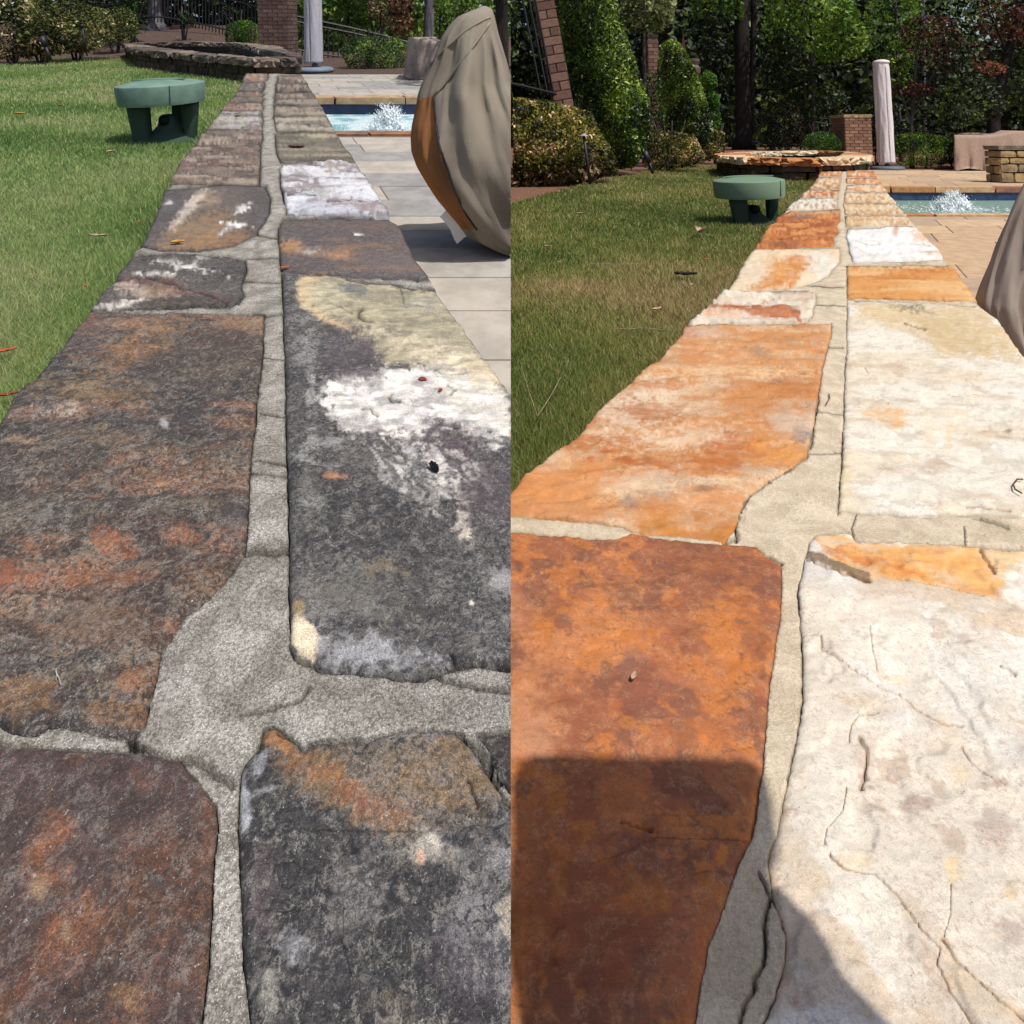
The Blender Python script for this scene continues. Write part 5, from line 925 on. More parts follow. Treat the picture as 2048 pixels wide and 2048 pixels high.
# ---------------------------------------------------------------- covered furniture
M_TAN = simple('tan_cover_fabric', alb(178, 152, 134), alb(160, 134, 118), 30, .9, .25, .004); M_TANL = simple('mauve_tan_cover_fabric', alb(160, 146, 138), alb(142, 128, 120), 30, .9, .25, .004)
def covered_seat(S, corners_px, pyb, ztop_px, label, mat, seed, legs=()):
    """a draped box: plan quad from the ground corners, top slightly sloping, cloth folds on the sides"""
    u = S.u; c = PP(S, *np.array(corners_px, float).T, ZPAT); cen = c[:, :2].mean(0); zb = ZPAT*u
    root = thing('covered_bench', S, (cen[0], cen[1], zb), label=label, cat='covered furniture', group='patio furniture under tan covers')
    r = np.random.default_rng(seed); ring = []; k = 26
    for i in range(4):
        a, b = c[i, :2], c[(i+1) % 4, :2]
        for j in range(k): ring.append((a+(b-a)*(j/k), i, j/k))
    tops = [S.h-(z-(48 if S is L else 281))*c[i, 1]/F for i, z in enumerate(ztop_px)]
    V = []; lv = [0, .06, .15, .3, .45, .6, .75, .88, .97, 1.0, 1.0, 1.0]; ins = [0, 0, 0, 0, 0, 0, 0, 0, .0, .008, .3, .75]
    for li, t in enumerate(lv):
        for p, i, s in ring:
            ht = tops[i]*(1-s)+tops[(i+1) % 4]*s-zb; sagz = -.05*u*math.sin(PI*s) if i in (0, 2) else -.02*u*math.sin(PI*s)
            d = p-cen; l = np.linalg.norm(d); n = d/l
            ph = (i+s)*PI*2; fold = 1.7*(.022*math.sin(ph*5+seed)+.018*math.sin(ph*11+2*t*3)+.03*(float(vn(np.array((i+s)*6.), np.array(t*3.), seed))-.5))*u*(1.15-t)
            flare = 1+.05*(1-t)
            q = cen+d*flare*(1-ins[li])+n*fold
            hem = (.03+.03*math.sin(ph*2+seed))*u if li == 0 else 0
            V.append((q[0], q[1], zb+hem+ht*t+(sagz if t == 1 else sagz*t*.5)+.012*u*(float(vn(np.array(q[0]*9), np.array(q[1]*9), 4))-.5)))
    N = len(ring); Fs = [(a*N+j, a*N+(j+1) % N, (a+1)*N+(j+1) % N, (a+1)*N+j) for a in range(len(lv)-1) for j in range(N)]+[tuple((len(lv)-1)*N+j for j in range(N))]
    gobj('fabric_cover', S, Geo().add(V, Fs), mat, root, smooth=True)
    for i in range(4):
        p = c[i, :2]*.94+cen*.06; g = Geo(); g.box((p[0], p[1], zb+.05*u), (.04*u, .04*u, .10*u)); gobj('leg', S, g, M_POLE, root)
covered_seat(L, [(818, 160), (960, 162), (960, 152), (822, 151)], 160, (74, 78, 78, 76), 'outdoor bench under a mauve tan fabric cover beside pool, left garden', M_TANL, 3)
covered_seat(R, [(1912, 342), (2045, 341), (2062, 334), (1922, 334)], 342, (270, 262, 262, 266), 'outdoor sofa under a pinkish tan fabric cover beyond the pool, right garden', M_TAN, 5)
# stone pier
M_PIER = [simple('pier_stone_a', alb(190, 164, 116), alb(150, 124, 86), 8, .95, .7, .01), simple('pier_stone_b', alb(166, 144, 108), alb(132, 112, 84), 8, .95, .7, .01), simple('pier_stone_c', alb(150, 136, 112), alb(116, 104, 84), 8, .95, .7, .01)]
def pier(S):
    u = S.u; b = PP(S, 2002, 366, ZPAT); c = np.array([b[0]+.58*u, b[1]+.17*u, b[2]]); H = .60*u; w, d = 1.15*u, .34*u
    root = thing('stone_pier', S, c, label='low tan stone pier with a flat cap at the right edge beside pool', cat='pier')
    g = Geo(); g.box((c[0], c[1], c[2]+H*.45), (w-.08*u, d-.08*u, H*.9)); gobj('core', S, g, M_SPALINER, root)
    for (ax, L2, fx) in (('x', w, -1), ('y', d, -1), ('y', d, 1)):
        z = 0
        while z < H-.09*u:
            hh = min(rng.uniform(.10, .19)*u, H-.075*u-z); x = -L2/2
            while x < L2/2-.01:
                ww = min(rng.uniform(.14, .34)*u, L2/2-x)
                if ax == 'x': p = (c[0]+x+ww/2, c[1]-d/2+.03*u, c[2]+z+hh/2); s = (ww-.014*u, .07*u, hh-.014*u); rz = 0
                else: p = (c[0]+fx*(w/2-.03*u), c[1]+x+ww/2, c[2]+z+hh/2); s = (.07*u, ww-.014*u, hh-.014*u); rz = 0
                g = Geo(); g.rough(p, s, rz, .08, 2, 2, 2, .12); gobj('wall_stone', S, g, M_PIER[rng.integers(3)], root); x += ww
            z += hh
    for s in (-1, 1):
        g = Geo(); g.rough((c[0]+s*w*.26, c[1], c[2]+H-.03*u), (w*.53, d*1.1, .07*u), 0, .05, 4, 3, 1, .04); gobj('cap_stone', S, g, M_PIER[2], root)
pier(R)

# ---------------------------------------------------------------- grill covers near the camera
def cloth_mat(name, a, b): 
    t = NT(name); n = t.noise(5, 4, .55, st=(1, 1, .35)); w = t.noise(900, 2, .5); c = t.mix(t.ramp(n, .35, .65), a, b)
    n2 = t.noise(11, 3, .5, st=(1.6, 1.6, .5), dist=1.5); nb = t.bump(n, .3, .02); nb = t.bump(n2, .16, .012, nb); nb = t.bump(w, .3, .0005, nb); return t.fin(c, .8, nb, .25)
M_GC = cloth_mat('taupe_grill_cover', alb(150, 140, 124), alb(122, 112, 100)); M_GC2 = cloth_mat('brown_grill_cover', alb(172, 158, 144), alb(146, 132, 120)); M_ORG = cloth_mat('orange_brown_panel', alb(172, 114, 64), alb(108, 78, 56)); M_PIPE = simple('dark_piping', (.03, .03, .035))
M_FOOT = simple('pale_metal_foot', (.8, .8, .78), (.74, .74, .72), 20, .5, .1, .001)
def loft(S, left, right, D, depth, seam, mats, root, name, seed, foldamp=.014):
    """cover as a stack of cross-sections; left / right are silhouette points (px, py) at the distance D"""
    ly = np.array([p[1] for p in left], float); lx = np.array([p[0] for p in left], float); ry = np.array([p[1] for p in right], float); rx = np.array([p[0] for p in right], float)
    y0, y1 = max(ly[0], ry[0]), min(ly[-1], ry[-1]); m = 90; n = 120; V = []; u = S.u
    for i in range(m+1):
        py = y0+(y1-y0)*i/m; a = Pd(S, np.interp(py, ly, lx), py, D); b = Pd(S, np.interp(py, ry, rx), py, D); c = (a+b)/2; r = (b-a)[0]/2; z = c[2]
        for j in range(n):
            an = 2*PI*j/n; ca, sa = math.cos(an), math.sin(an)
            ex = math.copysign(abs(ca)**.85, ca); ey = math.copysign(abs(sa)**.85, sa)
            t = i/m; fo = foldamp*u*(math.sin(an*6+t*5+seed)*.6+math.sin(an*13-t*7)*.35+1.6*(float(vn(np.array(an*3.), np.array(t*3.), seed))-.5)+.7*(1-abs(math.sin(an*8.5+t*2.2)))**2)*ss(0, .25, t)
            sil = 1-abs(ca)**6*.7
            V.append((c[0]+ex*r+fo*ca*sil*.5, c[1]+ey*r*depth*(1.)+fo*sa*1.6, z))
    Fs = [(i*n+(j+1) % n, i*n+j, (i+1)*n+j, (i+1)*n+(j+1) % n) for i in range(m) for j in range(n)]+[tuple(range(n))]
    V = np.array(V)
    if not seam: obj(name, S, V, Fs, mats[0], root, smooth=True); return V
    sx = np.array([p[0] for p in seam], float); sy = np.array([p[1] for p in seam], float)
    main, side = [], []
    for f in Fs:
        q = V[list(f)].mean(0); p = PX(S, q)
        (side if (len(f) == 4 and sy[0]+(868-p[0])*.35 < p[1] < sy[-1] and p[0] < np.interp(p[1], sy, sx)) else main).append(f)
    obj(name, S, V, main, mats[0], root, smooth=True)
    Vs = V.copy(); obj('side_panel', S, Vs, side, mats[1], root, smooth=True, label='orange brown inner panel of the cover')
    # piping along the seam, on the front of the cover
    pts = []; tree = V[(V[:, 1] < D)]; pp = PX(S, tree)
    for x, y in densify(np.array(seam, float), 12, 0, 1, closed=False):
        k = np.argmin((pp[:, 0]-x)**2+(pp[:, 1]-y)**2); pts.append(tree[k]+np.array([0, -.004, 0]))
    pts = np.array(pts); pts[1:-1] = (pts[:-2]+pts[1:-1]+pts[2:])/3
    gobj('piping', S, Geo().tube(pts, .0035*u, 6), M_PIPE, root, smooth=True)
    return V
DL = 2.35*L.u; bL = Pd(L, 985, 480, DL)
gl = thing('covered_grill', L, (bL[0], bL[1], ZPAT*L.u), label='standing grill under a taupe cover with an orange panel showing, left garden', cat='covered grill', group='grills under fabric covers')
leftL = [(966, 12), (952, 18), (936, 24), (917, 32), (906, 42), (896, 54), (883, 74), (872, 106), (864, 127), (854, 148), (846, 164), (838, 186), (834, 212), (827, 246), (825, 270), (827, 297), (838, 326), (857, 358), (878, 390), (902, 419), (917, 437), (936, 464), (968, 482), (1002, 496), (1030, 506), (1040, 512)]
rightL = [(972, 12), (978, 14), (984, 18), (989, 32), (997, 66), (1015, 127), (1024, 164), (1060, 240), (1100, 330), (1130, 420), (1140, 460), (1140, 490), (1130, 506), (1120, 512)]
VL = loft(L, leftL, rightL, DL, .8, [(868, 190), (869, 206), (870, 220), (871, 240), (872, 254), (883, 300), (896, 345), (915, 392), (936, 435), (952, 460)], (M_GC, M_ORG), gl, 'fabric_cover', 3)
g = Geo(); front = VL[VL[:, 1] < DL]; fpx = PX(L, front)
for pa in ([(868, 190), (880, 176), (896, 160), (912, 138), (932, 110), (958, 76), (980, 44)], [(862, 126), (878, 112), (900, 88), (930, 62), (962, 42), (980, 32)]):
    pts = []
    for x, y in densify(np.array(pa, float), 10, 0, 1, closed=False):
        k = np.argsort((fpx[:, 0]-x)**2+(fpx[:, 1]-y)**2)[:3]; pts.append(front[k].mean(0)+np.array([0, -.002, 0]))
    pts = np.array(pts)
    for _ in range(3): pts[1:-1] = (pts[:-2]+pts[1:-1]*2+pts[2:])/4
    g.tube(pts, .005*L.u, 8)
gobj('seam_fold', L, g, M_GC, gl, smooth=True)
# the white flared foot under the cover
fp = [(880, 434), (890, 422), (920, 413), (928, 420), (940, 452), (952, 470), (930, 474), (914, 488), (908, 478), (900, 458), (888, 442)]
V = [Pd(L, x, y, DL-.06*L.u) for x, y in fp]; V2 = [np.array(v)+np.array([.004, .02*L.u, 0]) for v in V]; n = len(fp)
obj('foot', L, V+V2, [tuple(range(n)), tuple(range(n, 2*n))[::-1]]+[(i, n+i, n+(i+1) % n, (i+1) % n) for i in range(n)], M_FOOT, gl)
DR = 1.55*R.u; gr = thing('covered_grill', R, (float(Pd(R, 2100, 700, DR)[0]), DR, ZPAT*R.u), label='grill under a dark brown cover, cropped by the right edge', cat='covered grill', group='grills under fabric covers')
leftR = [(2058, 322), (2050, 345), (2036, 376), (2015, 424), (1999, 461), (1988, 490), (1979, 515), (1969, 550), (1961, 580), (1956, 610), (1962, 650), (1975, 690), (1990, 760), (2010, 830), (2030, 880)]
rightR = [(2120, 330), (2150, 345), (2200, 400), (2260, 480), (2290, 560), (2300, 700), (2300, 880)]
loft(R, [(x+10, y) for x, y in leftR], rightR, DR, .22, None, (M_GC2,), gr, 'fabric_cover', 8, .022)

# ---------------------------------------------------------------- fences, brick pillars
M_IRON = simple('black_iron', (.016, .016, .018), (.022, .022, .024), 40, .5, .1, .001, .4)
def brick_mats(tag, a, b, c): return [simple('brick_'+tag+str(i), alb(q), alb(tuple(v*.82 for v in q)), 30, .95, .5, .003) for i, q in enumerate((a, b, c))]
def pillar(S, px, pyb, D, wpx, hpx, label, mats, mort, cap=None, lean=0., course=.075, blen=.21, capmat=None, zbase=None):
    u = S.u; b = PD(S, px, pyb, D); m = b[1]/F; w = wpx*m; H = hpx*m
    root = thing('brick_pillar', S, b, label=label, cat='pillar')
    root.matrix_world = root.matrix_world @ Matrix.Rotation(lean, 4, 'Y')
    g = Geo(); g.box((b[0], b[1], b[2]+H/2), (w-.02*u, w-.02*u, H)); obj_core = obj('mortar_core', None, np.concatenate(g.V), g.F, mort, root)
    t = .05*u; n = 0; ch = course*u; proto = {}
    for ci in range(int(H/ch)):
        for f in range(4):
            nb = max(1, int(round(w/(blen*u)))); bl = w/nb; off = bl/2 if (ci+f) % 2 else 0; x = -w/2-off
            while x < w/2-.005*u:
                a0, a1 = max(x, -w/2), min(x+bl, w/2)
                if a1-a0 > .02*u:
                    key = (round((a1-a0)/u, 3), int(rng.integers(3)))
                    if key not in proto:
                        g = Geo(); g.rough((0, 0, 0), (a1-a0-.010*u, t, ch-.010*u), 0, .03, 2, 1, 1, .05)
                        me = mesh_np('brick', np.concatenate(g.V), g.F); me.materials.append(mats[key[1]]); proto[key] = me
                    o = bpy.data.objects.new('brick', proto[key]); col.objects.link(o); o.parent = root
                    mid = (a0+a1)/2; pos = {0: (mid, -w/2+t*.35), 1: (w/2-t*.35, mid), 2: (-mid, w/2-t*.35), 3: (-w/2+t*.35, -mid)}[f]
                    o.location = (pos[0], pos[1], (ci+.5)*ch); o.rotation_euler = (0, 0, f*PI/2); n += 1
                x += bl
    if cap:
        for s in (-1, 1):
            g = Geo(); g.rough((b[0]+s*w*.27, b[1], b[2]+H+.03*u), (w*.55, w*1.12, .075*u), 0, .05, 3, 3, 1, .05); obj('cap_stone', None, np.concatenate(g.V), g.F, capmat, root)
    return root
M_MOR = simple('pillar_mortar', alb(150, 124, 108), alb(120, 98, 84), 60); M_MOR2 = simple('pillar_mortar_dark', alb(120, 96, 88), None, 60)
M_CAPST = simple('pillar_cap_stone', alb(190, 168, 128), alb(150, 130, 98), 9, .95, .6, .01)
pillar(L, 558, 112, 12.6, 58, 190, 'brown brick pillar between spa and the lilac umbrella, left garden', brick_mats('l', (120, 96, 86), (108, 84, 76), (130, 108, 98)), M_MOR2)
pillar(R, 1705, 312, 15.5, 52, 76, 'brown brick pillar with a flat stone cap behind the right spa', brick_mats('r', (156, 118, 94), (142, 104, 84), (168, 130, 106)), M_MOR, cap=True, capmat=M_CAPST)
BK = brick_mats('h', (136, 100, 84), (120, 88, 74), (148, 112, 96))
pillar(R, 1150, 345, 8.2, 38, 450, 'tall leaning brick pillar behind the holly at upper left of the right garden', BK, M_MOR2, lean=math.radians(-10.), course=.115, blen=.19)
pillar(R, 1308, 315, 15.5, 21, 240, 'slim brick chimney post with dark collar between the two holly cones', BK, M_MOR2, cap=True, capmat=M_SPALINER, course=.09, blen=.2)
# a pointed lantern post and a capped column further back
def post(S, px, pyt, pyb, D, wpx, label, mat, kind):
    u = S.u; t = PD(S, px, pyt, D); m = t[1]/F; w = wpx*m; b = PD(S, px, pyb, D); H = t[2]-b[2]
    root = thing('garden_post', S, b, label=label, cat='post'); g = Geo(); g.box((b[0], b[1], b[2]+H*.40), (w*.8, w*.8, H*.8)); gobj('shaft', S, g, mat, root)
    g = Geo()
    if kind == 'spire':
        g.lathe([(w*.62, 0), (w*.66, H*.03), (w*.5, H*.05), (w*.12, H*.19), (.001, H*.22)], (b[0], b[1], b[2]+H*.8), 4)
        gobj('spire', S, g, mat, root); g = Geo()
        for s in (-1, 1): g.box((b[0]+s*w*.22, b[1]-w*.41, b[2]+H*.5), (w*.2, w*.02, H*.4))
        gobj('inset_panel', S, g, M_POLE, root)
    else:
        g.lathe([(w*.55, 0), (w*.8, H*.05), (w*.85, H*.1), (w*.6, H*.13), (w*.75, H*.17), (w*.75, H*.20)], (b[0], b[1], b[2]+H*.8), 20); gobj('capital', S, g, mat, root)
    return root
post(R, 1372, 70, 306, 19, 10, 'pale pointed lantern post above the second holly cone', simple('pale_timber', alb(170, 130, 100), alb(130, 100, 84), 30), 'spire')
post(R, 1390, 118, 308, 18, 18, 'grey column with round capital behind second holly cone', simple('grey_cast_stone', alb(110, 100, 84), alb(80, 72, 62), 30), 'cap')
def fence(S, pts, D0, D1, step, label, hw=.010, lean=0., rails=(.93, .80, .12), tip=True, post_every=0):
    """iron fence: pts = [(px, py_top, py_bottom), ...] read at distances D0..D1; rails and pickets are parts"""
    u = S.u; n = len(pts); Ds = np.linspace(D0, D1, n); T = np.array([PD(S, p[0], p[1], d) for p, d in zip(pts, Ds)]); B = np.array([PD(S, p[0]+(p[1]-p[2])*-math.tan(lean) if lean else p[0], p[2], d) for p, d in zip(pts, Ds)])
    root = thing('iron_fence', S, B[0], label=label, cat='fence'); s = np.r_[0, np.cumsum(np.linalg.norm(np.diff(T[:, :2], axis=0), axis=1))]; at = lambda A, q: np.array([np.interp(q, s, A[:, k]) for k in range(3)])
    for f in rails:
        g = Geo(); g.tube([b+(t-b)*f for t, b in zip(T, B)], hw*1.5*u, 4); gobj('rail', S, g, M_IRON, root)
    q = .02; k = 0; proto = None; H0 = None
    while q < s[-1]:
        t, b = at(T, q), at(B, q); w = hw*(2.6 if post_every and k % post_every == 0 else 1)*u
        if (t[0]*S.sgn) > .02 and (b[0]*S.sgn) > .02:
            if proto is None:
                H0 = 1.0; g = Geo(); g.tube([(0, 0, 0), (0, 0, .96), (0, 0, 1.0)], [1, 1, .15], 4); me = mesh_np('picket', np.concatenate(g.V), g.F); me.materials.append(M_IRON); proto = me
            o = bpy.data.objects.new('picket' if w < hw*2*u else 'fence_post', proto); col.objects.link(o); o.parent = root; d = Vector(t-b); ln = d.length
            o.matrix_local = Matrix.Translation(Vector(b-np.array(root['_loc']))) @ d.to_track_quat('Z', 'Y').to_matrix().to_4x4() @ Matrix.Diagonal((w, w, ln, 1))
        q += step*u; k += 1
    return root
fence(L, [(262, -60, 44), (330, -50, 46), (400, -30, 58), (460, -20, 72), (530, 0, 92)], 17, 15, .12, 'tall black iron fence in front of dark woods, upper left garden', .014)
fence(L, [(560, 22, 104), (600, 28, 110), (636, 36, 118), (700, 50, 124), (766, 66, 132), (830, 84, 142)], 15, 15.6, .115, 'black iron fence sloping down behind the lilac umbrella', .015, post_every=17)
fence(R, [(930, -120, 165), (960, -115, 172), (990, -110, 178), (1024, -100, 186), (1058, -90, 194)], 7.2, 8.0, .115, 'black iron panel fence at the upper left corner of right garden', .013, lean=math.radians(11), rails=(.99, .02), tip=False)
fence(R, [(1440, 212, 285), (1500, 214, 292), (1600, 224, 300), (1700, 240, 312), (1800, 252, 322), (1900, 262, 330), (2060, 268, 336)], 19, 19, .13, 'low black iron fence along the woods behind right patio', .009, post_every=18)
# ---------------------------------------------------------------- vegetation
def leaf_geo(p, size, S, up=.35, slim=.5, r=rng):
    n = len(p); N = r.normal(0, 1, (n, 3)); N[:, 2] = N[:, 2]*.8+up; N[:, 1] -= .25; N /= np.linalg.norm(N, axis=1)[:, None]
    a = r.normal(0, 1, (n, 3)); a -= (a*N).sum(1)[:, None]*N; a /= np.linalg.norm(a, axis=1)[:, None]; b = np.cross(N, a)
    s = (size*r.uniform(.6, 1.35, n))[:, None]
    V = np.stack([p-a*s*.5, p+b*s*slim*.5+N*s*.08, p+a*s*.5-N*s*.06, p-b*s*slim*.5+N*s*.08], 1)
    i = np.arange(n)*4; T = np.concatenate([np.stack([i, i+1, i+2], -1), np.stack([i, i+2, i+3], -1)])
    return V.reshape(-1, 3), T
def crown(S, root, poly, D, depth, n, size, mat, clump=.9, cfreq=3., shell=.5, name='crown', up=.35, slim=.55, seed=0, thr=.42, vbias=0.):
    """leaves through a volume: the crown's outline at distance D, swelling to +-depth towards its middle"""
    r = np.random.default_rng(seed+int(abs(poly[0][0]))+n); u = S.u; poly = np.array(poly, float); lo, hi = poly.min(0), poly.max(0); out = []; tot = 0
    ed = densify(poly, 14, 5, seed+2) if len(poly) > 2 else poly
    while tot < n:
        q = np.stack([r.uniform(lo[0], hi[0], n), r.uniform(lo[1], hi[1], n)], -1); d = -sdf(q, ed); k = d > 0; q, d = q[k], d[k]
        if len(q) == 0: break
        mx = max(d.max(), 1); prof = np.sqrt(np.clip(d/mx*1.6, 0, 1))
        t = r.uniform(0, 1, len(q))**shell*np.where(r.random(len(q)) < .68, -1, 1); y = D*u+t*prof*depth*u
        P3 = Pd(S, q[:, 0], q[:, 1], D*u); P3 = P3+(y-D*u)[:, None]*np.array([0, 1, 0])
        c = fbm(P3[:, 0]/u*cfreq+seed, P3[:, 2]/u*cfreq+P3[:, 1]/u*1.7, 4, seed+9)
        k = c > thr-.12+.24*(1-clump) if clump else np.ones(len(q), bool); P3 = P3[k]; out.append(np.c_[P3, c[k]]); tot += len(P3)
    P4 = np.concatenate(out)[:n]; p = P4[:, :3]; k = p[:, 0]*S.sgn > (size*u*.55 if size < .2 else -size*u*.5); p = p[k]; c = P4[k, 3]
    if not len(p): return None
    V, T = leaf_geo(p, size*u, S, up, slim, r); loc = np.array(root['_loc'])
    me = mesh_np(name, V-loc, T); v = np.clip(.5+(c-.5)*1.9+r.normal(0, .22, len(p))+vbias, 0, 1)
    at = me.attributes.new('v', 'FLOAT', 'POINT'); at.data.foreach_set('value', np.repeat(v, 4).astype(np.float32)); me.materials.append(mat)
    if size >= .2: clip_bm(me, loc[0], S.sgn, False)
    o = bpy.data.objects.new(name, me); col.objects.link(o); o.parent = root; return o
def G(*c): return alb(c[0]*1.06, c[1]*1.04, c[2]*.86, k=1.2)
LV = {
 'dark': leaf_mat('dark_leaf', [(0, G(13, 20, 9)), (.5, G(25, 38, 15)), (.85, G(48, 68, 26)), (1, G(92, 112, 52))], .15),  # deep shade among the trees is put into these leaf colours
 'woodsL': leaf_mat('woodland_leaf', [(0, G(40, 62, 40)), (.45, G(62, 88, 54)), (.8, G(96, 126, 66)), (1, G(140, 166, 90))], .25),
 'brightL': leaf_mat('hazy_bright_leaf', [(0, G(62, 92, 52)), (.5, G(102, 136, 70)), (.85, G(140, 172, 88)), (1, G(186, 206, 120))], .35),
 'darkL': leaf_mat('deep_green_leaf', [(0, G(12, 18, 13)), (.6, G(24, 36, 24)), (1, G(56, 76, 44))], .12),
 'bright': leaf_mat('bright_leaf', [(0, G(50, 78, 24)), (.5, G(84, 118, 38)), (.85, G(118, 154, 56)), (1, G(160, 186, 90))], .35),
 'holly': leaf_mat('glossy_holly_leaf', [(0, G(14, 24, 6)), (.42, G(34, 54, 10)), (.7, G(76, 106, 20)), (.9, G(116, 146, 36)), (1, G(150, 168, 84))], .15, .38, .45),
 'azalea': leaf_mat('azalea_leaf', [(0, G(34, 26, 16)), (.3, G(60, 62, 24)), (.6, G(116, 120, 50)), (.86, G(150, 140, 64)), (.955, G(176, 120, 84)), (.985, G(236, 206, 190))], .2),
 'azaleaL': leaf_mat('azalea_leaf_pale', [(0, G(36, 30, 24)), (.3, G(50, 60, 30)), (.6, G(96, 112, 58)), (.86, G(140, 144, 92)), (.955, G(170, 130, 110)), (.985, G(240, 232, 226))], .2),
 'red': leaf_mat('maple_leaf_red', [(0, G(30, 20, 14)), (.45, G(62, 38, 26)), (.8, G(106, 56, 42)), (1, G(146, 92, 74))], .25),
 'pine': leaf_mat('pine_needle', [(0, G(62, 84, 58)), (.5, G(92, 114, 80)), (1, G(140, 156, 124))], .2),
 'grey': leaf_mat('pale_olive_leaf', [(0, G(52, 64, 36)), (.5, G(96, 110, 70)), (1, G(160, 166, 124))], .2),
 'box': leaf_mat('boxwood_leaf', [(0, G(30, 60, 16)), (.5, G(56, 98, 24)), (1, G(104, 148, 44))], .2),
 'twig': leaf_mat('dead_twig', [(0, G(70, 52, 42)), (1, G(150, 124, 104))], 0.),
}
M_BARK = simple('grey_bark', alb(96, 88, 84), alb(58, 52, 50), 6, .95, .9, .03, st=(3, 3, .5)); M_BARKL = simple('pale_grey_bark', alb(128, 124, 128), alb(84, 80, 84), 6, .95, .9, .03, st=(3, 3, .5)); M_BARKD = simple('dark_bark', alb(52, 44, 40), alb(34, 28, 26), 6, .95, .9, .03, st=(3, 3, .5))
def gz_at(S, x, y): return float(ground_z(S, np.array([float(x)]), np.array([float(y)]))[0])
def plant(S, name, cat, label, px, D, group=None):
    """root of a plant standing on the ground under pixel column px at distance D"""
    p = PD(S, px, 200, D); z = gz_at(S, p[0], p[1]); return thing(name, S, (p[0], p[1], z), label=label, cat=cat, group=group)
def trunk(S, root, pts, D, mat, name='trunk', seed=1):
    """pts = [(px, py, width px)] upward; the first is dropped to the ground"""
    r = np.random.default_rng(seed); q = densify(np.array([(a[0], a[1]) for a in pts], float), 18, 1.6, seed, closed=False)
    w = np.interp(q[:, 1], [a[1] for a in pts][::-1], [a[2] for a in pts][::-1]); P3 = Pd(S, q[:, 0], q[:, 1], D*S.u); rad = w/F*D*S.u/2
    if name == 'trunk': P3[0][2] = root['_loc'][2]-.05; rad[0] *= 1.35
    g = Geo(); g.tube(P3, list(rad), 10); V = g.V[0]; V += (fbm(V[:, 0]*9, V[:, 2]*4, 3, seed)-.5)[:, None]*rad.mean()*.35
    return gobj(name, S, g, mat, root, smooth=True)
BX = lambda x0, y0, x1, y1: [(x0, y0), ((x0+x1)/2, y0-6), (x1, y0), (x1, y1), (x0, y1)]
# --- woods far behind each garden: too many trunks and leaves to count
def woods(S, label, specs):
    r0 = thing('woodland', S, (-12*S.u if S is L else 14*S.u, 36*S.u, gz_at(S, -12*S.u if S is L else 14*S.u, 36*S.u)), label=label, cat='woods', kind='stuff')
    for i, (poly, D, dep, n, size, m, thr) in enumerate(specs): o = crown(S, r0, poly, D, dep, n, size, LV[m], seed=i+3, cfreq=.8, thr=thr, name='foliage', shell=.8); o['kind'] = 'stuff'
woods(L, 'dense woods behind the left garden', [(BX(-1100, -900, 1060, 95), 36, 5, 42000, .66, 'darkL', .30), (BX(-500, -150, 600, 80), 26, 3, 9000, .40, 'darkL', .42), (BX(560, -600, 1060, 110), 25, 2.5, 12000, .30, 'woodsL', .40), (BX(570, -40, 1060, 125), 20, 1.5, 7000, .17, 'brightL', .44)])
woods(R, 'dense dark woods behind the right garden', [([(1000, -700), (1700, -700), (1850, -100), (1880, 60), (1960, 90), (2020, 50), (2100, -60), (2300, -500), (2900, -700), (2900, 300), (1000, 300)], 38, 5, 44000, .62, 'dark', .34), (BX(1000, -200, 1840, 306), 44, 5, 16000, .9, 'dark', .2), (BX(1000, 95, 2500, 306), 44, 5, 12000, .9, 'dark', .2), (BX(1000, 0, 2400, 306), 27, 3, 16000, .36, 'dark', .44), ([(1840, 60), (1880, -20), (1930, -60), (2000, -40), (2060, 30), (2060, 120), (1840, 120)], 30, 2, 600, .22, 'pine', .5)])
# --- trees one can tell apart
def tree(S, label, D, base, trunks, crowns, mat=None, name='tree', seed=1, group=None):
    r0 = plant(S, name, 'tree', label, base, D, group)
    for i, t in enumerate(trunks): trunk(S, r0, t, D, mat or M_BARK, 'trunk' if i == 0 else 'branch', seed+i)
    for i, (poly, n, size, m, dep) in enumerate(crowns): crown(S, r0, poly, D, dep, n, size, LV[m], seed=seed*5+i, cfreq=1.6, thr=.47)
tree(L, 'pale grey tree trunk with flared foot behind the left spa', 17, 310, [[(312, 66, 44), (311, 45, 30), (308, 10, 25), (306, -150, 24), (300, -500, 18)], [(306, -150, 12), (250, -300, 7)], [(304, -300, 12), (370, -420, 6)]], [(BX(150, -620, 460, -260), 3500, .3, 'darkL', 2.)], M_BARKL, seed=2)
tree(L, 'dark trunk right behind the pale grey trunk', 19, 330, [[(330, 52, 20), (329, 0, 17), (327, -300, 12)]], [(BX(230, -620, 430, -250), 2000, .3, 'darkL', 2.)], M_BARKD, seed=3)
tree(L, 'grey trunk rising above the covered bench', 18, 857, [[(857, 120, 24), (857, 60, 21), (860, 0, 19), (862, -300, 14)]], [(BX(760, -600, 960, -220), 2000, .28, 'woodsL', 2.)], M_BARKL, seed=4)
tree(L, 'thin dark many stemmed tree with brown leaves behind fence', 17.2, 748, [[(752, 126, 6), (748, 80, 5), (740, 30, 4), (732, -60, 3)], [(751, 100, 5), (768, 50, 4), (790, 0, 3)], [(750, 96, 5), (762, 60, 4), (760, 0, 3)], [(752, 105, 4), (786, 66, 3), (815, 40, 2)]], [([(728, -60), (800, -40), (824, 10), (826, 62), (800, 78), (770, 50), (740, 30)], 900, .10, 'twig', .8), ([(770, -50), (830, -20), (826, 66), (790, 60)], 500, .12, 'red', .8)], M_BARKD, seed=5)
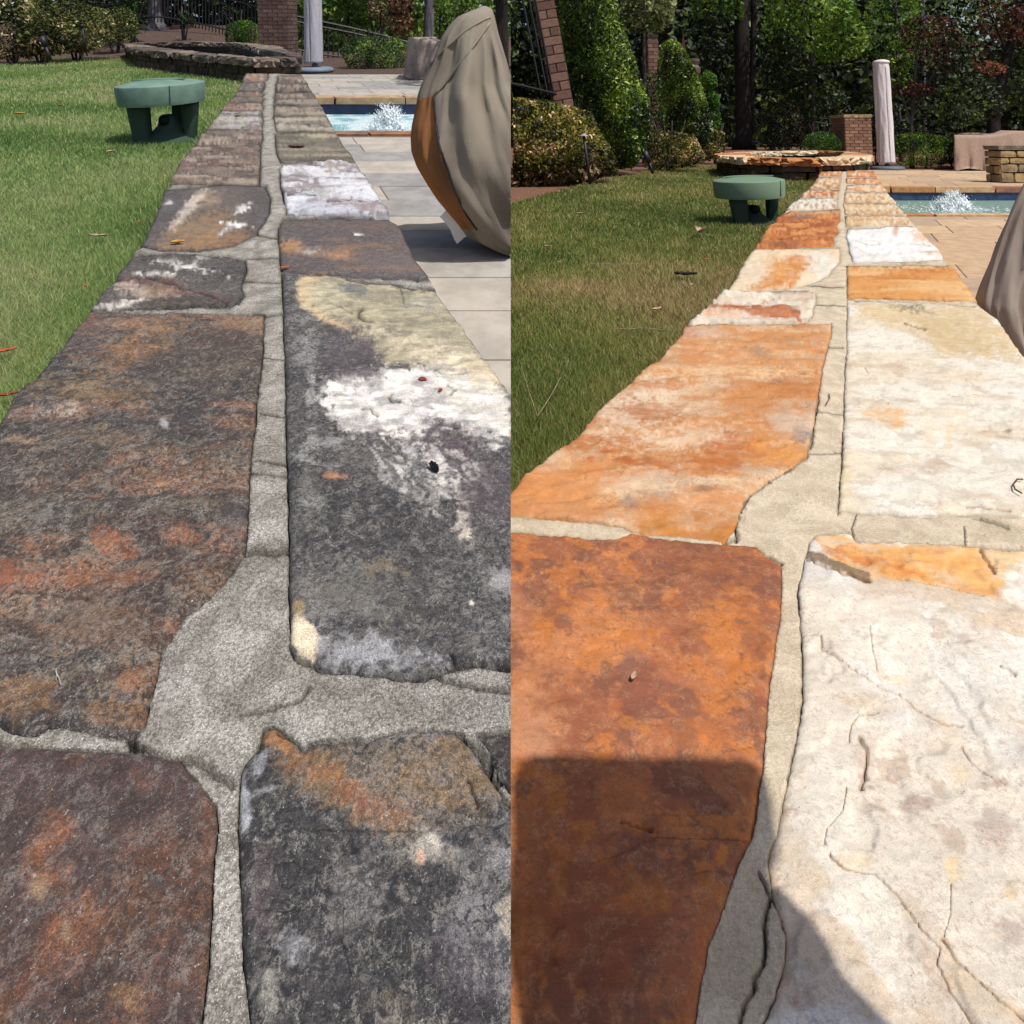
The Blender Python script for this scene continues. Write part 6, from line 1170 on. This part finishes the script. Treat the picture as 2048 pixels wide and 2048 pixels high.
tree(L, 'bright yellow green leafy sapling above covered bench', 14, 880, [[(878, 130, 4), (880, 40, 3), (884, 0, 2)]], [([(866, -20), (896, -16), (900, 12), (886, 34), (868, 18)], 260, .10, 'bright', .4)], M_BARKD, seed=6)
tree(L, 'dark tree filling the corner right of the taupe grill cover', 9, 1004, [[(1004, 150, 30), (1003, 60, 26), (1002, -100, 24)]], [(BX(960, -400, 1040, -20), 900, .14, 'darkL', 1.), ([(985, -20), (1040, -20), (1040, 170), (1010, 150), (996, 60)], 500, .08, 'darkL', .5)], M_BARKD, seed=7)
tree(L, 'light green young trees beyond the sloping fence', 18.6, 650, [[(655, 120, 5), (650, 50, 4), (640, -80, 3)], [(640, 120, 4), (620, 20, 3)], [(690, 120, 4), (700, 0, 3)]], [([(586, -60), (740, -60), (745, 40), (700, 70), (640, 50), (590, 60)], 2300, .16, 'brightL', 1.2), ([(590, 40), (760, 50), (790, 110), (690, 125), (600, 110)], 1500, .13, 'brightL', 1.)], M_BARKD, seed=8)
tree(R, 'huge dark forked trunk left of the right spa', 19, 1490, [[(1488, 300, 40), (1487, 250, 31), (1484, 130, 30), (1480, -200, 28), (1470, -600, 20)], [(1500, 270, 14), (1506, 120, 12), (1512, -200, 10)]], [(BX(1385, -60, 1480, 40), 900, .15, 'bright', 1.2), ([(1385, 20), (1440, 30), (1450, 110), (1420, 160), (1395, 100)], 700, .14, 'dark', 1.), (BX(1300, -700, 1700, -220), 4000, .3, 'dark', 3.)], M_BARKD, seed=11)
tree(R, 'leafy green tree with pair of thin pale trunks left of the pillar', 18, 1622, [[(1625, 300, 10), (1626, 230, 9), (1624, 120, 9), (1620, -100, 8)], [(1612, 260, 5), (1608, 150, 7), (1604, 0, 6)]], [([(1536, -60), (1660, -60), (1690, 20), (1720, 95), (1700, 120), (1640, 125), (1600, 90), (1560, 60), (1536, 100)], 3000, .15, 'bright', 1.6), ([(1536, 60), (1580, 70), (1600, 150), (1560, 190), (1530, 160)], 900, .14, 'dark', 1.2), ([(1560, 130), (1640, 130), (1690, 200), (1660, 250), (1600, 230)], 1000, .12, 'dark', 1.)], M_BARK, seed=12)
tree(R, 'yellow green tree right behind the pink covered umbrella', 19.5, 1790, [[(1800, 300, 6), (1798, 180, 5), (1790, 0, 5)]], [([(1745, 0), (1790, -30), (1820, 20), (1815, 110), (1800, 190), (1768, 160), (1745, 110)], 1700, .13, 'bright', 1.2), ([(1770, 170), (1830, 180), (1850, 290), (1780, 300)], 800, .12, 'dark', 1.)], M_BARK, seed=13)
tree(R, 'red leaved maple with slanting thin stems, upper right', 16.5, 1830, [[(1822, 300, 7), (1824, 230, 6), (1832, 120, 5), (1846, 20, 4)], [(1824, 230, 5), (1870, 140, 4), (1900, 60, 3)], [(1823, 250, 4), (1800, 180, 3)]], [([(1812, 40), (1860, 30), (1900, 80), (1950, 90), (1940, 140), (1880, 150), (1840, 100)], 1000, .11, 'red', 1.), ([(1812, 40), (1900, 60), (1950, 90), (1930, 150), (1840, 130)], 700, .10, 'dark', 1.), ([(1796, 168), (1830, 164), (1860, 182), (1840, 196), (1805, 190)], 380, .10, 'red', .6), ([(1950, 120), (2000, 130), (2000, 150), (1960, 145)], 160, .10, 'red', .4), ([(1830, 130), (1960, 150), (1990, 230), (1900, 260), (1840, 230)], 1300, .11, 'dark', 1.2)], M_BARK, seed=14)
tree(R, 'leaning dark trunk with copper leaves at the far right', 17.5, 1990, [[(1985, 300, 26), (1988, 240, 22), (2008, 140, 18), (2030, 60, 15), (2060, -80, 14)], [(2016, 110, 5), (1995, 60, 4), (1975, 20, 3)]], [([(1985, -20), (2100, -60), (2120, 90), (2060, 100), (2010, 80), (1975, 60)], 1800, .12, 'red', 1.3), ([(2010, 100), (2120, 90), (2120, 240), (2040, 230), (2005, 190)], 1400, .12, 'dark', 1.)], M_BARKD, seed=15)
tree(R, 'soft grey green pine with sky showing through, upper right', 23, 1900, [[(1850, 300, 6), (1848, 120, 6), (1845, -60, 5)]], [([(1820, -60), (1960, -80), (2000, 10), (1960, 90), (1900, 110), (1830, 60)], 900, .16, 'pine', 2.)], M_BARKL, seed=16)
tree(R, 'pale olive magnolia top behind the big holly', 12.5, 1290, [[(1290, 330, 10), (1288, 100, 7), (1285, -50, 6)]], [([(1222, -80), (1320, -90), (1348, 10), (1340, 58), (1290, 70), (1240, 56)], 1500, .12, 'grey', 1.)], M_BARK, seed=17)
# --- clipped and flowering shrubs
def shrub(S, label, D, px, crowns, name='shrub', cat='shrub', group=None, stems=True, seed=1, cf=5., thr=.42):
    r0 = plant(S, name, cat, label, px, D, group); b = np.array(r0['_loc'])
    if stems:
        g = Geo(); r = np.random.default_rng(seed)
        for k in range(5):
            a = r.uniform(0, 2*PI); l = .45*S.u; g.tube([b+np.array([.04*math.cos(a), .04*math.sin(a), -.03])*S.u, b+np.array([.18*math.cos(a), .18*math.sin(a), .5])*l*1.4, b+np.array([.5*math.cos(a), .5*math.sin(a), 1.2])*l*1.4], [.022*S.u, .015*S.u, .006*S.u], 6)
        gobj('stem', S, g, M_BARK, r0)
    for i, (poly, n, size, m, dep) in enumerate(crowns): crown(S, r0, poly, D, dep, n, size, LV[m], seed=seed*7+i, cfreq=cf, thr=thr, shell=.35, name='foliage', slim=.45)
AZ = 'flowering azaleas along the mulch bed'
shrub(L, 'sparse shadowy azalea at the upper left corner', 9.6, 30, [([(-90, 0), (-20, -30), (60, -20), (72, 40), (70, 112), (-90, 124)], 1500, .055, 'azaleaL', .6), ([(-90, 20), (60, 0), (70, 112), (-90, 124)], 1800, .06, 'darkL', .5), ([(-90, 50), (70, 50), (80, 116), (-90, 126)], 700, .07, 'twig', .6)], seed=1, group=AZ)
shrub(L, 'yellow green azalea right of the shadowy one, black spotlight before it', 9.6, 90, [([(48, -20), (100, -26), (140, 10), (142, 60), (134, 106), (60, 112), (56, 40)], 4200, .055, 'azaleaL', .5), ([(60, 60), (134, 60), (134, 108), (70, 112)], 400, .07, 'twig', .5)], seed=2, group=AZ)
shrub(L, 'broad azalea with white blossom behind the thin path light', 10.4, 160, [([(112, 4), (150, 2), (200, 16), (216, 50), (210, 86), (170, 104), (118, 106)], 5200, .055, 'azaleaL', .6), ([(110, 40), (176, 30), (190, 104), (112, 108)], 600, .06, 'twig', .5)], seed=3, group=AZ)
shrub(L, 'olive clipped azalea nearest the left spa', 12.0, 236, [([(218, 18), (240, 12), (258, 26), (262, 66), (250, 86), (218, 86), (212, 50)], 2400, .05, 'azaleaL', .5)], seed=4, group=AZ)
shrub(L, 'black green conifer above the azaleas, upper left', 12.5, 170, [([(130, -120), (230, -140), (232, 6), (222, 44), (200, 40), (150, 20)], 4200, .07, 'darkL', .8)], seed=5, name='conifer', cat='conifer')
shrub(L, 'narrow deep green column conifer left of the pale trunk', 13.5, 252, [([(228, -100), (258, -110), (264, 20), (266, 78), (252, 80), (240, 30)], 1800, .06, 'box', .4)], seed=6, name='conifer', cat='conifer')
shrub(L, 'slim dark conifer beside the pale grey trunk', 14, 272, [([(262, -90), (276, -96), (284, 20), (284, 66), (264, 68)], 1400, .06, 'dark', .4)], seed=7, name='conifer', cat='conifer')
shrub(L, 'small dark leafy sapling before the black fence', 14.5, 372, [([(356, 30), (372, 22), (386, 34), (384, 52), (366, 56)], 260, .07, 'dark', .3)], seed=8)
shrub(L, 'round bright green boxwood behind the left spa', 13.2, 485, [([(456, 66), (462, 48), (478, 40), (500, 40), (512, 52), (514, 86), (458, 86)], 3600, .035, 'box', .45)], seed=9, name='boxwood', group='round boxwoods behind the spas', thr=.3)
shrub(L, 'tangled dark green shrub at the back of the left patio', 12.6, 740, [([(680, 100), (710, 78), (750, 70), (800, 76), (822, 110), (812, 138), (760, 146), (700, 136)], 3400, .06, 'woodsL', .6)], seed=10)
shrub(R, 'large olive azalea with pink and white blossom, front left of right garden', 7.0, 1100, [([(940, 210), (1000, 196), (1060, 198), (1120, 206), (1180, 226), (1196, 262), (1222, 300), (1232, 345), (1180, 362), (1110, 376), (1040, 388), (940, 400)], 17000, .050, 'azalea', .8), ([(940, 330), (1100, 300), (1200, 320), (1215, 350), (1040, 388), (940, 400)], 1600, .06, 'twig', .7)], seed=21, group=AZ, thr=.41)
shrub(R, 'low olive azalea with bronze tips between the two holly cones', 9.6, 1340, [([(1286, 250), (1296, 238), (1304, 262), (1340, 262), (1384, 270), (1402, 300), (1404, 326), (1340, 338), (1296, 340), (1284, 310)], 4800, .045, 'azalea', .6)], seed=22, group=AZ)
shrub(R, 'yellow green small azalea at the foot of the spiral topiary', 12.0, 1428, [([(1412, 266), (1424, 258), (1444, 264), (1446, 300), (1438, 318), (1400, 322), (1404, 290)], 1900, .045, 'azalea', .4)], seed=23, group=AZ)
shrub(R, 'biggest glossy holly cone, its top cropped by the frame', 8.8, 1225, [([(1120, -60), (1160, -160), (1190, -160), (1222, -20), (1236, 40), (1256, 100), (1272, 150), (1294, 200), (1300, 240), (1286, 300), (1262, 336), (1216, 340), (1190, 300), (1150, 240), (1134, 170), (1122, 80), (1108, 10)], 22000, .062, 'holly', 1.0)], seed=24, name='holly', cat='holly', group='clipped holly cones', cf=3.2, thr=.43)
shrub(R, 'second holly cone with a rounded tip beside the slim chimney post', 11.2, 1370, [([(1322, 90), (1334, 80), (1350, 86), (1372, 120), (1392, 160), (1404, 200), (1418, 250), (1414, 276), (1396, 300), (1352, 300), (1336, 260), (1322, 200), (1318, 140)], 13000, .055, 'holly', .8)], seed=25, name='holly', cat='holly', group='clipped holly cones', cf=3.6, thr=.38)
shrub(R, 'loose dark evergreen filling the gap between the two holly cones', 14.2, 1308, [([(1288, 150), (1300, 142), (1322, 150), (1330, 200), (1330, 290), (1290, 290), (1282, 200)], 2400, .06, 'dark', .5), ([(1294, 150), (1326, 156), (1326, 240), (1296, 230)], 300, .06, 'bright', .5)], seed=33, thr=.36)
g0 = plant(R, 'spiral_topiary', 'topiary', 'small spiral topiary in three rounded tiers right of the second holly cone', 1418, 13)
for i, (a, b, c, d) in enumerate(((1400, 1432, 140, 182), (1398, 1438, 176, 222), (1400, 1442, 214, 264))): crown(R, g0, [(a, d-8), (a+4, c+10), ((a+b)/2-4, c), (b-3, c+12), (b, d-8), ((a+b)/2, d)], 13, .35, 1600, .045, LV['box'], seed=30+i, cfreq=5, thr=.3, shell=.35, name='tier')
trunk(R, g0, [(1418, 300, 5), (1418, 150, 3)], 13, M_BARK)
shrub(R, 'round bright green boxwood behind the right spa', 15.5, 1642, [([(1610, 286), (1618, 270), (1636, 263), (1660, 265), (1674, 280), (1676, 306), (1612, 306)], 3800, .04, 'box', .5)], seed=26, name='boxwood', group='round boxwoods behind the spas', thr=.3)
shrub(R, 'dark round shrub with brown twigs in shade left of boxwood', 18, 1570, [([(1530, 230), (1550, 194), (1590, 190), (1612, 220), (1616, 296), (1530, 300)], 2600, .07, 'darkL', .7), ([(1535, 230), (1560, 200), (1600, 210), (1610, 290), (1540, 290)], 500, .06, 'twig', .6)], seed=27, thr=.5)
shrub(R, 'yellow green border plants right of pink umbrella', 16.3, 1840, [([(1784, 290), (1800, 268), (1840, 264), (1880, 272), (1906, 284), (1912, 320), (1850, 332), (1790, 328)], 3600, .055, 'bright', .6)], seed=28)
shrub(R, 'dark ferny plants before the pink covered sofa', 16, 1900, [([(1868, 288), (1900, 270), (1916, 290), (1916, 326), (1872, 332)], 1000, .06, 'dark', .4)], seed=29)
shrub(R, 'dark green shrub between the brick pillar and umbrella', 17.4, 1745, [([(1726, 240), (1750, 232), (1800, 244), (1810, 310), (1730, 312)], 1500, .07, 'dark', .5)], seed=31)
# --- path lights and spotlight stakes
def stake(S, label, a, b, D, w, head=None, name='path_light', cat='path light'):
    A, B = PD(S, a[0], a[1], D), PD(S, b[0], b[1], D); u = S.u; root = thing(name, S, B, label=label, cat=cat)
    g = Geo(); g.tube([B-np.array([0, 0, .03*u]), A], w/F*D*u/2, 10); gobj('stem', S, g, M_IRON, root, smooth=True)
    if head == 'hat': g = Geo(); r = 9.5/F*D*u; g.lathe([(r, 0), (r*.96, r*.06), (r*.3, r*.42), (r*.12, r*.5), (.001, r*.52)], A, 28); gobj('hat', S, g, simple('brushed_metal', alb(176, 176, 184), None, 40, .35, spec=.6), root, smooth=True); g = Geo(); g.tube([A-np.array([0, 0, r*.5]), A+np.array([0, 0, r*.1])], r*.22, 10); gobj('lamp_glass', S, g, M_BASE, root)
    if head == 'cup': g = Geo(); d = (A-B)/np.linalg.norm(A-B); g.tube([A-d*.0, A+d*.14*u], [w*.9/F*D*u, w*1.0/F*D*u], 14); gobj('lamp_head', S, g, M_IRON, root, smooth=True)
    if head == 'knob': g = Geo(); r = 4/F*D*u; g.lathe([(r*.5, -r), (r, -r*.3), (r, r*.5), (r*.3, r)], A, 14); gobj('lamp_head', S, g, M_IRON, root, smooth=True)
stake(L, 'black spotlight on a stake tilting at the lawn edge, upper left', (91, 92), (101, 116), 9.1, 6, 'cup', 'spotlight', 'spotlight')
stake(L, 'thin dark path light in front of the white blossomed azalea', (164, 52), (174, 108), 9.9, 3, 'knob')
stake(L, 'short brown stake by the left end of left spa', (272, 72), (276, 82), 12.2, 3, None, 'stake', 'stake')
stake(R, 'path light with a silver cone hat in the big azalea', (1168, 272), (1180, 362), 5.9, 6, 'hat')
stake(R, 'grey spotlight stake tilting at the foot of the big holly', (1298, 324), (1306, 342), 8.0, 6, 'cup', 'spotlight', 'spotlight')
stake(R, 'thin brown stake among low azalea leaves', (1361, 294), (1364, 332), 9.3, 4, None, 'stake', 'stake')

# ---------------------------------------------------------------- fallen leaves, twigs and crumbs
def lm(c): return simple('dry_leaf', alb(*c), alb(*[q*.7 for q in c]), 120, .8, .3, .001)
LF = {'or': lm((190, 100, 60)), 'ye': lm((206, 160, 84)), 'ta': lm((170, 150, 120)), 'br': lm((120, 80, 64)), 'dk': lm((48, 34, 28)), 'rd': lm((150, 70, 50)), 'wh': lm((230, 226, 214)), 'bk': lm((22, 24, 30)), 'st': lm((210, 206, 196)), 'pk': lm((206, 168, 140))}
def dry_leaf(S, px, py, z, wpx, rot, m, label, curl=.5, asp=.45, lobes=0, seed=1, cat='leaf', group=None, lift=.0):
    r = np.random.default_rng(seed); c = PP(S, px, py, z); w = wpx*c[1]/F; nx, ny = 9, 5; V = []
    for i in range(nx):
        s = i/(nx-1); hw = (math.sin(PI*min(1, s*.9+.06))**.7)*asp*.5*(1+(.9*(i % 2)-.45)*lobes)
        for j in range(ny):
            t = j/(ny-1)*2-1; V.append(((s-.5)*w, t*hw*w, (curl*(abs(t)**1.6)*hw*w+curl*.5*w*(s-.5)**2+r.uniform(-.02, .02)*w+.003+lift*S.u)))
    V = np.array(V); V = np.concatenate([V, V-[0, 0, .0012*S.u]]); N = nx*ny; F1 = [(i*ny+j, i*ny+j+1, (i+1)*ny+j+1, (i+1)*ny+j) for i in range(nx-1) for j in range(ny-1)]
    bd = [j for j in range(ny)]+[i*ny+ny-1 for i in range(1, nx)]+[(nx-1)*ny+j for j in range(ny-2, -1, -1)]+[i*ny for i in range(nx-2, 0, -1)]
    Fs = [f[::-1] for f in F1]+[tuple(q+N for q in f) for f in F1]+[(bd[k], bd[(k+1) % len(bd)], bd[(k+1) % len(bd)]+N, bd[k]+N) for k in range(len(bd))]
    ca, sa = math.cos(rot), math.sin(rot); V = np.c_[V[:, 0]*ca-V[:, 1]*sa, V[:, 0]*sa+V[:, 1]*ca, V[:, 2]]+c
    return obj('fallen_leaf' if cat == 'leaf' else cat, S, V, Fs, LF[m], loc=c, smooth=True, label=label, cat=cat, group=group)
ZG = ZLAWN+.032
dry_leaf(L, 355, 488, 0, 26, .3, 'ye', 'yellow curled leaf on the tan centred dark flagstone', .7, .5, .3, 1)
dry_leaf(L, 593, 296, 0, 34, .0, 'br', 'brown leaf on the stone just beyond the whitened flagstone', .6, .4, .2, 2)
dry_leaf(L, 570, 538, 0, 20, .1, 'or', 'small orange leaf where two stones meet the mortar strip', .4, .35, 0, 3)
dry_leaf(L, 845, 766, 0, 18, -.2, 'rd', 'red brown bud husk at left on the white patch', 1., .6, 0, 4)
dry_leaf(L, 881, 786, 0, 11, .9, 'rd', 'smaller red brown husk at right on the white patch', 1., .6, 0, 5)
dry_leaf(L, 868, 946, 0, 34, -.9, 'bk', 'black curled scrap with a glint on the dark flagstone', 1.6, .42, .2, 6, 'scrap')
dry_leaf(L, 196, 474, ZG, 42, .0, 'ta', 'pale dry curled leaf lying across the left lawn', .6, .22, .2, 7)
dry_leaf(L, 278, 446, ZG, 16, 2.4, 'or', 'thin orange leaf close to the wall on left lawn', .5, .25, 0, 8)
dry_leaf(L, 222, 305, ZG, 18, 1.2, 'pk', 'pinkish leaf in grass left of the speaker base', .7, .5, .3, 9)
dry_leaf(L, 38, 229, ZG, 22, .1, 'ye', 'yellow leaf pair on the far left lawn', .6, .5, .3, 10)
dry_leaf(L, 120, 212, ZG, 10, .5, 'or', 'small orange leaf standing in far left grass', .7, .5, 0, 11)
dry_leaf(L, 170, 574, ZG, 22, -.7, 'or', 'curved orange strip leaf near dark stone edge', .8, .2, 0, 12)
dry_leaf(L, 10, 706, ZG, 40, .5, 'or', 'orange leaf strip at the left frame edge, upper one', .8, .24, .1, 13)
dry_leaf(L, 12, 795, ZG, 46, .2, 'rd', 'arched red orange leaf strip at the left frame edge, lower one', 1., .16, 0, 14)
dry_leaf(L, 233, 155, ZG, 8, .3, 'wh', 'tiny pale leaf in grass before the left spa', .5, .5, 0, 15)
dry_leaf(L, 475, 234, 0, 14, .3, 'rd', 'small reddish leaf on a white far flagstone', .6, .5, 0, 16)
dry_leaf(R, 1401, 466, ZG, 26, .9, 'pk', 'large pale lobed dry leaf standing in grass before the right speaker', 1.2, .7, .7, 20)
dry_leaf(R, 1372, 551, ZG, 46, .0, 'dk', 'dark brown leaf with a white edge on right lawn', .5, .4, .4, 21)
dry_leaf(R, 1383, 571, ZG, 14, 1.2, 'pk', 'small tan leaf right below the dark brown leaf', .6, .4, 0, 22)
dry_leaf(R, 1314, 620, ZG, 26, .7, 'pk', 'tan leaf half sunk in grass, middle of right lawn', .5, .35, 0, 23)
dry_leaf(R, 1096, 494, ZG, 22, -.8, 'pk', 'tan twig leaf at the left of right lawn', .4, .25, 0, 24)
dry_leaf(R, 1118, 526, ZG, 14, -1., 'pk', 'small tan leaf below the twig leaf on right lawn', .6, .35, 0, 25)
dry_leaf(R, 1160, 428, ZG, 14, .3, 'pk', 'faint pink leaf on the far part of right lawn', .6, .5, 0, 26)
dry_leaf(R, 1412, 520, ZG, 18, .5, 'or', 'orange brown leaf near the cream stone with orange centre', .5, .25, 0, 27)
dry_leaf(R, 1268, 1364, 0, 18, .9, 'pk', 'pale grit flake standing on the rust orange flagstone', 1.0, .4, .2, 28, 'flake', lift=.001)
def twig(S, pts, z, w, m, label, cat='twig', group=None):
    q = densify(np.array(pts, float), 9, 1.0, int(pts[0][0]), closed=False); V = PP(S, q[:, 0], q[:, 1], z); V[:, 2] += w*1.1/F*V[:, 1]
    g = Geo(); g.tube(V, w/F*V[:, 1].mean()/2, 6); gobj(cat, S, g, LF[m], smooth=True, label=label, cat=cat, group=group)
twig(R, [(1042, 735), (1060, 790), (1075, 835), (1098, 800), (1122, 756)], ZG+.004, 1.8, 'ta', 'long forked dry straw in the near grass of the right lawn')
twig(R, [(1226, 660), (1290, 658), (1352, 664)], ZG+.004, 1.3, 'ta', 'thin straw lying level across right lawn near wall')
twig(R, [(1180, 529), (1230, 530), (1278, 529)], ZG+.002, 1.2, 'ta', 'pale straw lying level in the middle of the right lawn')
twig(R, [(1080, 585), (1110, 615), (1136, 628)], ZG+.002, 1.4, 'pk', 'short dry twig sloping on right lawn')
twig(R, [(2046, 962), (2034, 962), (2027, 972), (2030, 982), (2044, 990)], .002, 3, 'br', 'curled brown tendril on the cream flagstone at the right edge')
twig(R, [(1652, 812), (1656, 806), (1660, 798), (1658, 790)], 0, 2, 'br', 'curled thin root hair on the mortar strip')
twig(L, [(110, 1340), (117, 1358), (122, 1372)], 0, 2.4, 'st', 'pale crossed straw bit on dark rusty flagstone', 'straw')
twig(L, [(113, 1338), (112, 1362)], 0, 1.8, 'st', 'second pale straw bit crossing the first', 'straw')
twig(L, [(962, 1974), (982, 1996), (996, 2010)], 0, 2, 'st', 'fine pale fibre near the lower edge of charcoal flagstone', 'straw')
# crumbs of grit on the walls: too many to count
for S, n, cs in ((L, 420, 'st'), (R, 260, 'pk')):
    g = Geo(); r = np.random.default_rng(5)
    for k in range(n):
        px = r.uniform(0, 1015) if S is L else r.uniform(1030, 2048); py = r.uniform(600, 2040); t = PP(S, px, py)
        if not (wall_x(S, t[1], -1)+.03 < t[0] < (wall_x(S, t[1], 1) if t[1] > .9 else 9)): continue
        s = r.uniform(.6, 2.0)/F*t[1]; g.rough((t[0], t[1], .001+s*.2), (s, s*.8, s*.6), r.uniform(0, 3), .2, 1, 1, 1, .1)
    gobj('grit', S, g, LF[cs], kind='stuff', label='grit crumbs scattered on the %s wall' % NM[S.sgn][0])

# ---------------------------------------------------------------- the photographer, behind the camera, whose shadow falls on the right wall
s0 = np.array(R.M.to_3x3().transposed() @ SUN); s0 = s0/s0[2]
def up(px, py, t): p = P(R, px, py); return p+s0*t
T = .62
c1, c2, c3, c4 = up(1024, 1512, T), up(1530, 1519, T), up(1572, 1760, T), up(1024, 1756, T)
ph = thing('phone', R, (c1+c3)/2, label='phone held up behind the camera, casting the rounded shadow', cat='phone')
ctr = (c1+c2+c3+c4)/4; ring = []
for i, (c, a) in enumerate(((c1, 0), (c2, 1), (c3, 2), (c4, 3))):
    prev = (c4, c1, c2, c3)[i]; nxt = (c2, c3, c4, c1)[i]
    for t in np.linspace(0, 1, 5):
        p0 = c+(prev-c)/np.linalg.norm(prev-c)*.02; p1 = c+(nxt-c)/np.linalg.norm(nxt-c)*.02; ring.append((1-t)**2*p0+2*t*(1-t)*c+t*t*p1)
n = len(ring); ring = np.array(ring); nn = s0/np.linalg.norm(s0)*.008
obj('phone_body', R, np.concatenate([ring, ring+nn]), [tuple(range(n))[::-1], tuple(range(n, 2*n))]+[(i, (i+1) % n, n+(i+1) % n, n+i) for i in range(n)], simple('black_glass', (.01, .01, .012), None, 5, .2), ph)
pe = thing('person', R, (.42, -.75, -.40), label='person in a dark shirt and jeans crouching behind the camera holding a phone', cat='person')
def skin(name, pts, edges, rad, mat, lev=1):
    me = bpy.data.meshes.new(name); l = np.array(pe['_loc']); me.from_pydata([tuple(np.array(p)-l) for p in pts], edges, []); me.materials.append(mat)
    o = bpy.data.objects.new(name, me); col.objects.link(o); o.parent = pe; o.modifiers.new('s', 'SKIN'); sv = me.skin_vertices[0].data
    for i, q in enumerate(rad): sv[i].radius = (q, q)
    sv[0].use_root = True; m = o.modifiers.new('u', 'SUBSURF'); m.levels = lev; m.render_levels = lev
M_SKIN = simple('skin', (.45, .27, .19), None, 20, .6); M_SHIRT = simple('dark_shirt', (.05, .06, .08)); M_JEAN = simple('jeans', (.06, .09, .16)); M_HAIR = simple('hair', (.04, .025, .015))
hr = up(1300, 1690, T)+np.array([0, 0, -.012]); hl = np.array([.30, -.46, .05])
body = [(.42, -.80, .12), (.42, -.72, .35), (.42, -.62, .58), (.42, -.56, .68), (.42, -.52, .76), (.42, -.50, .86), (.27, -.60, .60), (.24, -.34, .40), (.26, -.44, .16), tuple(hl), (.57, -.60, .60), (.56, -.36, .44), tuple(hr+np.array([.035, -.14, -.03])), tuple(hr+np.array([.008, -.055, -.01])),
        (.33, -.80, .08), (.28, -.50, -.02), (.30, -.74, -.33), (.30, -.62, -.38), (.51, -.80, .08), (.56, -.50, -.02), (.54, -.74, -.33), (.54, -.62, -.38)]
skin('body', body, [(0, 1), (1, 2), (2, 3), (3, 4), (4, 5), (3, 6), (6, 7), (7, 8), (8, 9), (3, 10), (10, 11), (11, 12), (12, 13), (0, 14), (14, 15), (15, 16), (16, 17), (0, 18), (18, 19), (19, 20), (20, 21)],
     [.13, .125, .12, .09, .05, .085, .055, .045, .035, .04, .075, .082, .084, .074, .085, .06, .045, .035, .085, .06, .045, .035], M_SHIRT, 2)
g = Geo(); g.lathe([(.02, -.12), (.06, -.09), (.078, -.03), (.085, .04), (.075, .09), (.04, .12), (.005, .128)], (.42, -.50, .90), 24, 1, 1.15); gobj('head', R, g, M_SKIN, pe, smooth=True)
g = Geo(); g.lathe([(.085, .0), (.092, .05), (.080, .10), (.045, .13), (.005, .14)], (.42, -.515, .90), 24, 1, 1.1); gobj('hair', R, g, M_HAIR, pe, smooth=True)
sl = [hr+np.array([0, -.01, -.01]), up(1305, 1760, T-.01), up(1335, 1880, T-.03), up(1385, 2060, T-.07), np.array([.40, -.10, .46]), np.array([.50, -.34, .40])]
gobj('sleeve', R, Geo().tube(sl, [.058, .074, .0765, .078, .085, .09], 20), M_SHIRT, pe, smooth=True)
for hc, sg in ((hl, 1), (hr, -1)):
    for k in range(4):
        b = hc+np.array([0, -.012, -.012])+np.array([(-.03+.02*k), 0, .0]); skin('finger', [tuple(b), tuple(b+np.array([0, .035, .0])), tuple(b+np.array([0, .055+.004*(k % 3), -.016])), tuple(b+np.array([0, .055, -.032]))], [(0, 1), (1, 2), (2, 3)], [.010, .009, .008, .007], M_SKIN)
    b = hc+np.array([sg*.035, .0, 0]); skin('thumb', [tuple(b), tuple(b+np.array([sg*.02, .025, .01])), tuple(b+np.array([sg*.022, .05, .012]))], [(0, 1), (1, 2)], [.013, .010, .009], M_SKIN)
